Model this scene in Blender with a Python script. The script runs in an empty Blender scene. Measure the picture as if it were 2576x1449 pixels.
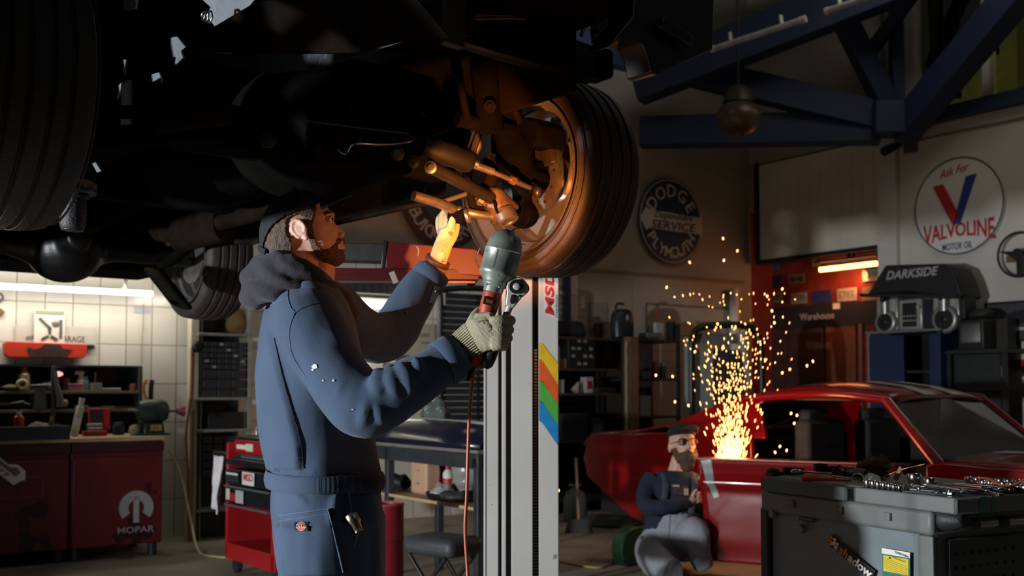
import bpy, bmesh, math, random
import numpy as np
from mathutils import Matrix, Vector
from mathutils.bvhtree import BVHTree
from mathutils import noise as mnoise

S = bpy.context.scene
COL = S.collection
R = math.radians
random.seed(7)

# ------------------------------------------------------------------ camera, exposure
PIT = R(2.7); FPX = 2700.0; PX0 = 1288.0; PY0 = 980 - FPX * math.tan(PIT); CAMZ = 1.27
cam = bpy.data.cameras.new('camera'); camo = bpy.data.objects.new('camera', cam); COL.objects.link(camo)
camo.location = (0, 0, CAMZ); camo.rotation_euler = (math.pi / 2 + PIT, 0, 0)
cam.sensor_fit = 'HORIZONTAL'; cam.sensor_width = 36.0; cam.lens = 36.0 * FPX / 2576
cam.shift_y = (PY0 - 724.5) / 2576
cam.clip_start = 0.05; cam.clip_end = 100
cam.dof.use_dof = True; cam.dof.focus_distance = 2.75; cam.dof.aperture_fstop = 4.6
S.camera = camo
S.view_settings.view_transform = 'Standard'; S.view_settings.look = 'None'
S.view_settings.gamma = 1.0; S.view_settings.use_curve_mapping = False
S.view_settings.exposure = 0.0

# ------------------------------------------------------------------ world and lights
w = bpy.data.worlds.new('world'); S.world = w; w.use_nodes = True
w.node_tree.nodes['Background'].inputs[0].default_value = (0.55, 0.62, 0.66, 1)
w.node_tree.nodes['Background'].inputs[1].default_value = 0.004

def lamp(name, kind, loc, energy, color, target=None, size=0.5, size_y=None, spot=None, blend=0.3, spread=None):
    l = bpy.data.lights.new(name, kind); l.energy = energy; l.color = color
    o = bpy.data.objects.new(name, l); COL.objects.link(o); o.location = loc
    if kind == 'AREA':
        l.size = size
        if size_y: l.shape = 'RECTANGLE'; l.size_y = size_y
        if spread: l.spread = R(spread)
    else:
        l.shadow_soft_size = size
    if kind == 'SPOT':
        l.spot_size = R(spot); l.spot_blend = blend
    if target is not None:
        d = Vector(target) - Vector(loc)
        o.rotation_euler = d.to_track_quat('-Z', 'Y').to_euler()
    return o

# the hard work light low at the left of the garage
lamp('work_light', 'SPOT', (-4.95, 0.75, 1.23), 1700, (0.92, 0.96, 1.0), (0.1, 4.1, 1.45), 0.10, spot=92, blend=0.5)
# unseen area lights added as weak ambient fill; the last from the camera side
lamp('fill_light', 'AREA', (3.6, 8.6, 6.0), 18, (1.0, 0.92, 0.80), (3.6, 8.9, 0), 1.6)
lamp('fill_light', 'AREA', (-1.5, 7.4, 6.0), 10, (0.95, 0.97, 1.0), (-1.5, 7.6, 0), 1.4)
lamp('fill_light', 'AREA', (2.2, 1.2, 4.2), 3.5, (0.90, 0.96, 1.0), (2.0, 4.5, 1.0), 0.9)

# ------------------------------------------------------------------ frames
A35 = R(35)
RF = Matrix.Rotation(A35, 4, 'Z')                 # room frame: u along the tool wall, w into it
UV = Vector((math.cos(A35), math.sin(A35), 0)); WV = Vector((-math.sin(A35), math.cos(A35), 0))
def ray(px, py):
    dx = px - PX0; dy = -(py - PY0)
    return Vector((dx, FPX * math.cos(PIT) - dy * math.sin(PIT), dy * math.cos(PIT) + FPX * math.sin(PIT)))
def at(px, py, Y):
    d = ray(px, py); t = Y / d.y; return Vector((d.x * t, Y, CAMZ + d.z * t))
def onplane(px, py, n, c):
    d = ray(px, py); t = (c - n.z * CAMZ) / d.dot(n); return Vector((d.x * t, d.y * t, CAMZ + d.z * t))
def rw(px, py, wv):                                # room coordinates of a point on plane w = const
    return RF.inverted() @ onplane(px, py, WV, wv)
def ru(px, py, uv):
    return RF.inverted() @ onplane(px, py, UV, uv)
def frame(o, x, z=(0, 0, 1)):
    x = Vector(x).normalized(); z = Vector(z); z = (z - x * z.dot(x)).normalized(); y = z.cross(x)
    M = Matrix((x, y, z)).transposed().to_4x4(); M.translation = Vector(o); return M

# ------------------------------------------------------------------ materials
def lin(h):
    if isinstance(h, str):
        h = h.lstrip('#'); c = [int(h[i:i + 2], 16) / 255 for i in (0, 2, 4)]
        return tuple((x / 12.92 if x <= 0.04045 else ((x + 0.055) / 1.055) ** 2.4) for x in c)
    return tuple(h)
def mat(name, col, rough=0.5, metal=0.0, var=0.15, scale=12.0, bump=0.0, bscale=60.0, col2=None, coat=0.0, fleck=None, sheen=0.0, spec=None, rvar=0.0):
    m = bpy.data.materials.new(name); m.use_nodes = True; nt = m.node_tree; N = nt.nodes; L = nt.links
    b = N['Principled BSDF']; c = lin(col)
    b.inputs['Roughness'].default_value = rough; b.inputs['Metallic'].default_value = metal
    if coat: b.inputs['Coat Weight'].default_value = coat; b.inputs['Coat Roughness'].default_value = 0.05
    if sheen: b.inputs['Sheen Weight'].default_value = sheen
    if spec is not None: b.inputs['Specular IOR Level'].default_value = spec
    tc = N.new('ShaderNodeTexCoord')
    n = N.new('ShaderNodeTexNoise'); n.inputs['Scale'].default_value = scale; n.inputs['Detail'].default_value = 6
    L.new(tc.outputs['Object'], n.inputs['Vector'])
    r = N.new('ShaderNodeValToRGB'); L.new(n.outputs['Fac'], r.inputs['Fac'])
    r.color_ramp.elements[0].position = 0.3; r.color_ramp.elements[1].position = 0.7
    lo = lin(col2) if col2 else tuple(x * (1 - var) for x in c)
    hi = c if col2 else tuple(min(1, x * (1 + var)) for x in c)
    r.color_ramp.elements[0].color = (*lo, 1); r.color_ramp.elements[1].color = (*hi, 1)
    out = r.outputs['Color']
    if rvar:
        mr = N.new('ShaderNodeMapRange'); L.new(n.outputs['Fac'], mr.inputs['Value'])
        mr.inputs['From Min'].default_value = 0.3; mr.inputs['From Max'].default_value = 0.7
        mr.inputs['To Min'].default_value = max(0, rough - rvar); mr.inputs['To Max'].default_value = min(1, rough + rvar)
        L.new(mr.outputs['Result'], b.inputs['Roughness'])
    if fleck:
        fc, fs, ft = fleck
        n2 = N.new('ShaderNodeTexNoise'); n2.inputs['Scale'].default_value = fs; n2.inputs['Detail'].default_value = 3
        L.new(tc.outputs['Object'], n2.inputs['Vector'])
        g = N.new('ShaderNodeMath'); g.operation = 'GREATER_THAN'; g.inputs[1].default_value = ft; L.new(n2.outputs['Fac'], g.inputs[0])
        mx = N.new('ShaderNodeMix'); mx.data_type = 'RGBA'; L.new(g.outputs[0], mx.inputs['Factor'])
        L.new(out, mx.inputs['A']); mx.inputs['B'].default_value = (*lin(fc), 1); out = mx.outputs['Result']
    L.new(out, b.inputs['Base Color'])
    if bump:
        n3 = N.new('ShaderNodeTexNoise'); n3.inputs['Scale'].default_value = bscale; n3.inputs['Detail'].default_value = 8
        L.new(tc.outputs['Object'], n3.inputs['Vector'])
        bp = N.new('ShaderNodeBump'); bp.inputs['Strength'].default_value = bump; bp.inputs['Distance'].default_value = 0.01
        L.new(n3.outputs['Fac'], bp.inputs['Height']); L.new(bp.outputs['Normal'], b.inputs['Normal'])
    return m
def emit(name, col, strength):
    m = bpy.data.materials.new(name); m.use_nodes = True; b = m.node_tree.nodes['Principled BSDF']
    b.inputs['Base Color'].default_value = (*lin(col), 1)
    b.inputs['Emission Color'].default_value = (*lin(col), 1); b.inputs['Emission Strength'].default_value = strength
    return m
def glass(name, col, rough=0.02, alpha=0.25):
    m = bpy.data.materials.new(name); m.use_nodes = True; nt = m.node_tree; N = nt.nodes; L = nt.links
    N.remove(N['Principled BSDF']); o = N['Material Output']
    t = N.new('ShaderNodeBsdfTransparent'); t.inputs[0].default_value = (*lin(col), 1)
    g = N.new('ShaderNodeBsdfGlossy'); g.inputs['Roughness'].default_value = rough; g.inputs[0].default_value = (0.9, 0.9, 0.9, 1)
    f = N.new('ShaderNodeFresnel'); f.inputs[0].default_value = 1.45
    ad = N.new('ShaderNodeMath'); ad.operation = 'ADD'; ad.inputs[1].default_value = alpha * 0.2; L.new(f.outputs[0], ad.inputs[0])
    mx = N.new('ShaderNodeMixShader'); L.new(ad.outputs[0], mx.inputs[0]); L.new(t.outputs[0], mx.inputs[1]); L.new(g.outputs[0], mx.inputs[2])
    L.new(mx.outputs[0], o.inputs['Surface']); return m

# ------------------------------------------------------------------ mesh builder
def circ(n, a0=0.0): return [(math.cos(a0 + 2 * math.pi * i / n), math.sin(a0 + 2 * math.pi * i / n)) for i in range(n)]
_txt = {}
def text_geo(s, bold=0.0, shear=0.0, spacing=1.0):
    k = (s, bold, shear, spacing)
    if k in _txt: return _txt[k]
    c = bpy.data.curves.new('lettering', 'FONT'); c.body = s; c.offset = bold; c.shear = shear; c.space_character = spacing
    c.resolution_u = 3
    o = bpy.data.objects.new('lettering', c); COL.objects.link(o)
    me = bpy.data.meshes.new_from_object(o.evaluated_get(bpy.context.evaluated_depsgraph_get()))
    V = [tuple(v.co) for v in me.vertices]; Fc = [tuple(p.vertices) for p in me.polygons]
    bpy.data.objects.remove(o); bpy.data.curves.remove(c); bpy.data.meshes.remove(me)
    xs = [v[0] for v in V]; ys = [v[1] for v in V]
    x0, x1, y0, y1 = min(xs), max(xs), min(ys), max(ys)
    V = [((v[0] - x0) / (x1 - x0) - 0.5, (v[1] - y0) / (y1 - y0) - 0.5) for v in V]
    _txt[k] = (V, Fc, (x1 - x0) / (y1 - y0)); return _txt[k]

class MB:
    def __init__(s): s.v = []; s.f = []
    def add(s, V, Fc, M=None):
        n = len(s.v)
        s.v += [tuple(M @ Vector(p)) for p in V] if M is not None else [tuple(p) for p in V]
        s.f += [tuple(i + n for i in q) for q in Fc]; return s
    def box(s, c, d, M=None, taper=1.0):
        x, y, z = (k / 2 for k in d); c = Vector(c)
        V = [Vector((a * x * (taper if k > 0 else 1), b * y * (taper if k > 0 else 1), k * z)) + c for k in (-1, 1) for b in (-1, 1) for a in (-1, 1)]
        return s.add(V, [(0, 2, 3, 1), (4, 5, 7, 6), (0, 1, 5, 4), (2, 6, 7, 3), (0, 4, 6, 2), (1, 3, 7, 5)], M)
    def bar(s, p0, p1, wd, h, up=(0, 0, 1), M=None):
        p0 = Vector(p0); p1 = Vector(p1); x = (p1 - p0); L = x.length; x.normalize()
        up = Vector(up)
        if abs(x.dot(up)) > 0.98: up = Vector((1, 0, 0))
        Fm = frame((p0 + p1) / 2, x, up)
        return s.box((0, 0, 0), (L, wd, h), (M @ Fm) if M is not None else Fm)
    def tube(s, pts, r, seg=10, closed=False, M=None, caps=True, flat=None, rfun=None):
        pts = [Vector(p) for p in pts]; n = len(pts)
        rr = r if isinstance(r, (list, tuple)) else [r] * n
        T = []
        for i in range(n):
            a = pts[(i - 1) % n] if (closed or i) else pts[0]; b = pts[(i + 1) % n] if (closed or i < n - 1) else pts[-1]
            d = (b - a); T.append(d.normalized() if d.length > 1e-9 else Vector((0, 0, 1)))
        up = Vector((0, 0, 1)) if abs(T[0].z) < 0.9 else Vector((1, 0, 0))
        nx = (up - T[0] * up.dot(T[0])).normalized(); V = []
        for i in range(n):
            nx = (nx - T[i] * nx.dot(T[i])).normalized(); ny = T[i].cross(nx)
            fx, fy = (flat if flat else (1, 1))
            for k, (a, b) in enumerate(circ(seg)):
                q = rfun(i / (n - 1 if not closed else n), 2 * math.pi * k / seg) if rfun else 1
                V.append(pts[i] + (nx * a * fx + ny * b * fy) * rr[i] * q)
        Fc = []
        for i in range(n if closed else n - 1):
            j = (i + 1) % n
            for k in range(seg):
                l = (k + 1) % seg; Fc.append((i * seg + k, i * seg + l, j * seg + l, j * seg + k))
        if caps and not closed:
            Fc.append(tuple(range(seg))[::-1]); Fc.append(tuple((n - 1) * seg + k for k in range(seg)))
        return s.add(V, Fc, M)
    def cyl(s, p0, p1, r0, r1=None, seg=16, M=None): return s.tube([p0, p1], [r0, r0 if r1 is None else r1], seg, M=M)
    def lathe(s, prof, M=None, seg=24, a0=0.0, a1=2 * math.pi, caps=True):
        full = abs(a1 - a0 - 2 * math.pi) < 1e-6; m = seg if full else seg + 1; V = []; Fc = []
        for r, z in prof:
            for k in range(m):
                t = a0 + (a1 - a0) * k / seg; V.append((r * math.cos(t), r * math.sin(t), z))
        for i in range(len(prof) - 1):
            for k in range(seg):
                l = (k + 1) % m; Fc.append((i * m + k, i * m + l, (i + 1) * m + l, (i + 1) * m + k))
        if full and caps:
            if prof[0][0] > 1e-6: Fc.append(tuple(range(m))[::-1])
            if prof[-1][0] > 1e-6: Fc.append(tuple((len(prof) - 1) * m + k for k in range(m)))
        return s.add(V, Fc, M)
    def prism(s, poly, z0, z1, M=None):
        n = len(poly); V = [(x, y, z0) for x, y in poly] + [(x, y, z1) for x, y in poly]
        return s.add(V, [tuple(range(n))[::-1], tuple(range(n, 2 * n))] + [(i, (i + 1) % n, n + (i + 1) % n, n + i) for i in range(n)], M)
    def ell(s, c, r, seg=16, rings=10, M=None):
        c = Vector(c); r = r if isinstance(r, (tuple, list)) else (r, r, r); V = [c + Vector((0, 0, -r[2]))]; Fc = []
        for i in range(1, rings):
            p = -math.pi / 2 + math.pi * i / rings
            for a, b in circ(seg): V.append(c + Vector((a * math.cos(p) * r[0], b * math.cos(p) * r[1], math.sin(p) * r[2])))
        V.append(c + Vector((0, 0, r[2]))); t = len(V) - 1
        for k in range(seg):
            l = (k + 1) % seg; Fc.append((0, 1 + l, 1 + k)); Fc.append((t, t - seg + k, t - seg + l))
            for i in range(rings - 2):
                Fc.append((1 + i * seg + k, 1 + i * seg + l, 1 + (i + 1) * seg + l, 1 + (i + 1) * seg + k))
        return s.add(V, Fc, M)
    def loft(s, rings, caps=True, M=None, closed=True):
        n = len(rings[0]); V = [p for r_ in rings for p in r_]; Fc = []
        for i in range(len(rings) - 1):
            for k in range(n if closed else n - 1):
                l = (k + 1) % n; Fc.append((i * n + k, i * n + l, (i + 1) * n + l, (i + 1) * n + k))
        if caps and closed: Fc += [tuple(range(n))[::-1], tuple((len(rings) - 1) * n + k for k in range(n))]
        return s.add(V, Fc, M)
    def grid(s, fn, nu, nv, M=None):
        V = [fn(i / nu, j / nv) for j in range(nv + 1) for i in range(nu + 1)]
        return s.add(V, [(j * (nu + 1) + i, j * (nu + 1) + i + 1, (j + 1) * (nu + 1) + i + 1, (j + 1) * (nu + 1) + i) for j in range(nv) for i in range(nu)], M)
    def torus(s, c, R0, r, M=None, seg=32, rs=8, a0=0.0, a1=2 * math.pi, ax='z'):
        full = abs(a1 - a0 - 2 * math.pi) < 1e-6; n = seg if full else seg + 1; pts = []
        for k in range(n):
            t = a0 + (a1 - a0) * k / seg; q = (R0 * math.cos(t), R0 * math.sin(t), 0)
            q = q if ax == 'z' else ((q[0], 0, q[1]) if ax == 'y' else (0, q[0], q[1])); pts.append(Vector(q) + Vector(c))
        return s.tube(pts, r, rs, closed=full, M=M)
    # flat lettering in the local XZ plane facing -Y (front), centred at c
    def text(s, st, c, wd, h, bold=0.0, shear=0.0, spacing=1.0, M=None, fn=None, th=0.002):
        V, Fc, _ = text_geo(st, bold, shear, spacing)
        out = []
        for a, b in V:
            x, z = a * wd, b * h
            if fn: x, z = fn(x, z)
            out.append((c[0] + x, c[1], c[2] + z))
        return s.add(out, Fc, M)
    def arctext(s, st, c, rad, ang0, ang1, h, bold=0.0, M=None, inward=False, sx=1.0):
        # letters one by one along an arc; angles in degrees measured counter-clockwise from +X
        n = len(st)
        for i, ch in enumerate(st):
            if ch == ' ': continue
            V, Fc, asp = text_geo(ch, bold)
            t = R(ang0 + (ang1 - ang0) * i / max(1, n - 1)); wd = min(h * asp, h * 1.05) * sx
            rot = t - math.pi / 2 if not inward else t + math.pi / 2
            cx, cz = c[0] + rad * math.cos(t), c[2] + rad * math.sin(t); co, si = math.cos(rot), math.sin(rot)
            s.add([(cx + a * wd * co - b * h * si, c[1], cz + a * wd * si + b * h * co) for a, b in V], Fc, M)
        return s

def tag(o, label=None, cat=None, group=None, kind=None):
    if label: o['label'] = label
    if cat: o['category'] = cat
    if group: o['group'] = group
    if kind: o['kind'] = kind
    return o
def obj(name, mb, m, parent=None, bevel=0.0, smooth=None, sub=0, solid=0.0, bseg=2, M=None):
    me = bpy.data.meshes.new(name); me.from_pydata(mb.v, [], mb.f); me.update()
    bm = bmesh.new(); bm.from_mesh(me); bmesh.ops.recalc_face_normals(bm, faces=bm.faces); bm.to_mesh(me); bm.free()
    if smooth is not None:
        for p in me.polygons: p.use_smooth = True
        if smooth < 179: me.set_sharp_from_angle(angle=R(smooth))
    me.materials.append(m)
    o = bpy.data.objects.new(name, me); COL.objects.link(o)
    if parent is not None: o.parent = parent
    if M is not None: o.matrix_local = M
    if solid:
        k = o.modifiers.new('thickness', 'SOLIDIFY'); k.thickness = solid; k.offset = 0
    if bevel:
        k = o.modifiers.new('bevel', 'BEVEL'); k.width = bevel; k.segments = bseg; k.limit_method = 'ANGLE'; k.angle_limit = R(35)
        k.harden_normals = False
        for p in me.polygons: p.use_smooth = True
        me.set_sharp_from_angle(angle=R(31))
    if sub:
        k = o.modifiers.new('subdiv', 'SUBSURF'); k.levels = sub; k.render_levels = sub
        for p in me.polygons: p.use_smooth = True
    return o
def thing(name, label, cat, M=None, group=None, kind=None):
    o = bpy.data.objects.new(name, None); COL.objects.link(o); o.empty_display_size = 0.1
    if M is not None: o.matrix_world = M
    return tag(o, label, cat, group, kind)
def solo(name, mb, m, label, cat, M=None, group=None, kind=None, **k):
    o = obj(name, mb, m, None, **k)
    if M is not None: o.matrix_world = M
    return tag(o, label, cat, group, kind)
def struct(name, mb, m, M=None, parent=None, **k):
    o = obj(name, mb, m, parent, **k)
    if M is not None: o.matrix_world = M
    if parent is None: o['kind'] = 'structure'
    return o
def dup(root, M=None, label=None, group=None):
    r = root.copy(); COL.objects.link(r)
    if M is not None: r.matrix_world = M
    if label: r['label'] = label
    if group: r['group'] = group
    for ch in list(root.children):
        c = ch.copy(); COL.objects.link(c); c.parent = r
        for g in list(ch.children):
            d = g.copy(); COL.objects.link(d); d.parent = c
    return r
def TR(x, y, z, rz=0.0): return Matrix.Translation((x, y, z)) @ Matrix.Rotation(rz, 4, 'Z')
def smooth_path(pts, n=6, closed=False):
    P = [Vector(p) for p in pts]; m = len(P); out = []
    rng = range(m if closed else m - 1)
    for i in rng:
        a = P[(i - 1) % m] if (closed or i) else P[0]; b = P[i]; c = P[(i + 1) % m]
        d = P[(i + 2) % m] if (closed or i < m - 2) else P[-1]
        for k in range(n):
            t = k / n
            out.append(0.5 * ((2 * b) + (c - a) * t + (2 * a - 5 * b + 4 * c - d) * t * t + (3 * b - a - 3 * c + d) * t ** 3))
    if not closed: out.append(P[-1])
    return out
def remesh(mb, voxel, smooth_it=4, fac=0.5):
    """one continuous surface from overlapping closed shells; gives back a plain MB"""
    me = bpy.data.meshes.new('tmp'); me.from_pydata(mb.v, [], mb.f); me.update()
    bm = bmesh.new(); bm.from_mesh(me); bmesh.ops.recalc_face_normals(bm, faces=bm.faces); bm.to_mesh(me); bm.free()
    o = bpy.data.objects.new('tmp', me); COL.objects.link(o)
    k = o.modifiers.new('r', 'REMESH'); k.mode = 'VOXEL'; k.voxel_size = voxel
    if smooth_it:
        k = o.modifiers.new('s', 'SMOOTH'); k.factor = fac; k.iterations = smooth_it
    bpy.context.view_layer.update()
    e = bpy.data.meshes.new_from_object(o.evaluated_get(bpy.context.evaluated_depsgraph_get()))
    out = MB(); out.v = [tuple(v.co) for v in e.vertices]; out.f = [tuple(p.vertices) for p in e.polygons]
    bpy.data.objects.remove(o); bpy.data.meshes.remove(me); bpy.data.meshes.remove(e)
    return out
def normals(mb):
    me = bpy.data.meshes.new('tmp'); me.from_pydata(mb.v, [], mb.f); me.update()
    n = [v.normal.copy() for v in me.vertices]; bpy.data.meshes.remove(me); return n
def displace(mb, fn):
    """fn(co, normal) -> distance along the normal"""
    nn = normals(mb)
    mb.v = [tuple(Vector(p) + n * fn(Vector(p), n)) for p, n in zip(mb.v, nn)]
    return mb
def bvh(mb): return BVHTree.FromPolygons([Vector(p) for p in mb.v], mb.f)
def sstep(a, b, x):
    t = max(0.0, min(1.0, (x - a) / (b - a))); return t * t * (3 - 2 * t)
# ================================================================== the room
def tile_mat(name, c1, c2, mortar, bw, bh, rough=0.22, ms=0.006):
    m = bpy.data.materials.new(name); m.use_nodes = True; nt = m.node_tree; N = nt.nodes; L = nt.links
    b = N['Principled BSDF']; tc = N.new('ShaderNodeTexCoord'); sx = N.new('ShaderNodeSeparateXYZ'); cx = N.new('ShaderNodeCombineXYZ')
    L.new(tc.outputs['Object'], sx.inputs[0])
    ad = N.new('ShaderNodeMath'); L.new(sx.outputs[0], ad.inputs[0]); L.new(sx.outputs[1], ad.inputs[1])
    L.new(ad.outputs[0], cx.inputs[0]); L.new(sx.outputs[2], cx.inputs[1])
    t = N.new('ShaderNodeTexBrick'); t.offset = 0; t.inputs['Scale'].default_value = 1.0; t.inputs['Brick Width'].default_value = bw
    t.inputs['Row Height'].default_value = bh; t.inputs['Mortar Size'].default_value = ms; t.inputs['Mortar Smooth'].default_value = 0.3
    t.inputs['Color1'].default_value = (*lin(c1), 1); t.inputs['Color2'].default_value = (*lin(c2), 1); t.inputs['Mortar'].default_value = (*lin(mortar), 1)
    L.new(cx.outputs[0], t.inputs['Vector'])
    n = N.new('ShaderNodeTexNoise'); n.inputs['Scale'].default_value = 1.3; n.inputs['Detail'].default_value = 6; L.new(tc.outputs['Object'], n.inputs['Vector'])
    mp = N.new('ShaderNodeMapRange'); L.new(n.outputs['Fac'], mp.inputs['Value']); mp.inputs['To Min'].default_value = 0.72; mp.inputs['To Max'].default_value = 1.15
    mx = N.new('ShaderNodeMix'); mx.data_type = 'RGBA'; mx.blend_type = 'MULTIPLY'; mx.inputs['Factor'].default_value = 1
    L.new(t.outputs['Color'], mx.inputs['A']); L.new(mp.outputs['Result'], mx.inputs['B']); L.new(mx.outputs['Result'], b.inputs['Base Color'])
    b.inputs['Roughness'].default_value = rough
    bp = N.new('ShaderNodeBump'); bp.inputs['Strength'].default_value = 0.35; bp.inputs['Distance'].default_value = 0.004; bp.invert = True
    L.new(t.outputs['Fac'], bp.inputs['Height'])
    n2 = N.new('ShaderNodeTexNoise'); n2.inputs['Scale'].default_value = 9; n2.inputs['Detail'].default_value = 2; L.new(tc.outputs['Object'], n2.inputs['Vector'])
    b2 = N.new('ShaderNodeBump'); b2.inputs['Strength'].default_value = 0.12; b2.inputs['Distance'].default_value = 0.02
    L.new(n2.outputs['Fac'], b2.inputs['Height']); L.new(bp.outputs['Normal'], b2.inputs['Normal'])
    L.new(b2.outputs['Normal'], b.inputs['Normal']); return m

PLASTER = mat('plaster', '989387', 0.75, var=0.10, scale=2.0, bump=0.12, bscale=35)
TILE = tile_mat('wall_tile', 'd8d2c6', 'cdc7ba', '9a9284', 0.215, 0.33)
TILE2 = tile_mat('wall_panel', '9c978c', '958f84', '77726a', 1.25, 0.86, 0.5)
FLOOR = mat('concrete', '8d8272', 0.55, var=0.25, scale=1.6, bump=0.15, bscale=25, fleck=('6a6052', 2.2, 0.64), rvar=0.15)
SIDING = mat('siding', 'd2ccba', 0.55, var=0.06, scale=3)
DKFRAME = mat('dark_steel', '23262a', 0.5, 0.3)
BLUEBEAM = mat('blue_paint', '1e2d4e', 0.6, var=0.12, scale=3)
WHITEPAINT = mat('white_paint', 'c9c6bd', 0.45, var=0.06, scale=4, fleck=('8a8478', 30, 0.70))
REDWALL = mat('red_wall', '6e2318', 0.7, var=0.25, scale=4)
CEIL = mat('ceiling', '8b887f', 0.9, var=0.08, scale=1)
CHROME = mat('chrome', 'd8d8da', 0.14, 1.0, var=0.04)
STEEL = mat('steel', '8e9194', 0.32, 1.0, var=0.12, scale=20)
BLACK = mat('black_plastic', '121314', 0.45, var=0.2)
RUBBER = mat('rubber', '161616', 0.8, var=0.25, scale=8)
WOOD = mat('wood', '8a6846', 0.65, var=0.22, scale=5, bump=0.1)
PLYWOOD = mat('plywood', 'b59d78', 0.6, var=0.15, scale=6)
WHITEINK = mat('white_ink', 'e6e4de', 0.6, var=0.03)
BLACKINK = mat('black_ink', '17181a', 0.6, var=0.03)
REDINK = mat('red_ink', 'b3231f', 0.55, var=0.05)
PAPER = mat('paper', 'd8d2c2', 0.8, var=0.06, scale=8)

struct('floor', MB().box((2.5, 1.5, -0.05), (17, 16.0, 0.1)), FLOOR, RF)
struct('ceiling', MB().box((2.5, 1.5, 6.75), (17, 16.0, 0.1)), CEIL, RF)
struct('wall_left', MB().box((2.5, 9.42, 3.35), (17, 0.22, 6.7)), PLASTER, RF)
# tiled dado: glossy tile up to the seam where the plaster begins
struct('trim_1', MB().box((1.75, 9.305, 1.30), (11.3, 0.012, 2.60)), TILE, RF)
struct('trim_2', MB().box((8.74, 9.304, 1.30), (2.68, 0.014, 2.60)), TILE2, RF)
struct('trim_3', MB().box((8.5, 9.295, 2.61), (3.1, 0.02, 0.03)), mat('grey_trim', '6f6c64', 0.6), RF)
# right wall: lower wall with the sign, upper wall round the window, reveal and the siding over the warehouse door
TOPZ = 4.08; WE = 7.27
struct('wall_right', MB().box((10.26, (WE - 5.5) / 2, TOPZ / 2), (0.30, WE + 5.5, TOPZ)), mat('right_plaster', 'c9c5bb', 0.7, var=0.08, scale=1.6, bump=0.1, bscale=30), RF)
wu = MB(); wu.box((10.3, 8.3, 5.4), (0.24, 2.05, 2.62)); wu.box((10.3, 1.0, 6.45), (0.24, 13, 0.5))
wu.box((10.3, 7.2, 5.15), (0.24, 0.3, 2.15))
struct('wall_right_upper', wu, PLASTER, RF)
struct('wall_side', MB().box((10.45, 9.36, 1.75), (0.5, 0.1, 3.5)), REDWALL, RF)
# siding panel over the doorway
sd = MB()
z0, z1 = 2.88, 4.06; n = 12
for i in range(n):
    a = 7.30 + (9.10 - 7.30) * i / n; b = 7.30 + (9.10 - 7.30) * (i + 1) / n
    sd.box((10.17, (a + b) / 2 - 0.006, (z0 + z1) / 2), (0.04, b - a - 0.004, z1 - z0)); sd.box((10.15, b, (z0 + z1) / 2), (0.012, 0.022, z1 - z0))
struct('trim_4', sd, SIDING, RF)
struct('trim_5', MB().box((10.16, 9.15, 3.47), (0.07, 0.05, 1.25)).box((10.16, 8.2, z0 - 0.03), (0.09, 1.9, 0.05)), DKFRAME, RF)
struct('trim_6', MB().box((10.08, 7.20, 2.02), (0.08, 0.24, 4.04)), WHITEPAINT, RF)
# ledge beam along the top of the right wall
struct('trim_7', MB().box((10.07, 2.2, TOPZ + 0.06), (0.16, 10.0, 0.14)), mat('teal_beam', '1f3a52', 0.5), RF)
struct('trim_8', MB().box((10.10, 2.2, TOPZ - 0.14), (0.03, 10.0, 0.02)), mat('thin_conduit', '77746c', 0.5), RF)
# window into the upper office
zb, zt = 4.2, 6.2
win = MB(); wy = lambda px: ru(px, 150, 10.2).y
for x0_, x1_ in ((2266, 2318), (2478, 2497), (2640, 2660)): win.box((10.2, (wy(x0_) + wy(x1_)) / 2, 5.2), (.12, wy(x0_) - wy(x1_), 2.0))
win.box((10.2, (wy(2318) + wy(2640)) / 2, zb - .02), (.1, wy(2318) - wy(2640), .05)); win.box((10.2, (wy(2318) + wy(2640)) / 2, zt), (.1, wy(2318) - wy(2640), .08))
wo = struct('window_1', win, WHITEPAINT, RF)
PANE = glass('window_glass', 'c8ccb0')
for x0_, x1_ in ((2318, 2478), (2497, 2640)): o = obj('pane', MB().box((10.2, (wy(x0_) + wy(x1_)) / 2, 5.2), (.008, wy(x0_) - wy(x1_), 1.98)), PANE, wo)
struct('trim_13', MB().box((10.32, (wy(2318) + wy(2400)) / 2, 5.3), (.02, wy(2318) - wy(2400), 1.9)).box((10.45, (wy(2380) + wy(2480)) / 2, 5.5), (.02, wy(2380) - wy(2480), 1.5)), mat('office_curtain', '1c2a1e', .8, var=.3, scale=5), RF)
OFFICE = mat('office_wall', 'aaa684', 0.8, var=0.08, scale=2)
struct('wall_office', MB().box((11.9, 4.6, 5.2), (0.1, 4.2, 2.4)).box((11.1, 6.75, 5.2), (1.6, 0.1, 2.4)).box((11.1, 4.6, 4.06), (1.8, 4.2, 0.08)), OFFICE, RF)
lamp('office_lamp', 'AREA', RF @ Vector((11.0, 4.3, 6.1)), 16, (1.0, 0.95, 0.68), RF @ Vector((11.6, 4.6, 4.6)), 0.6)
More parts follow.
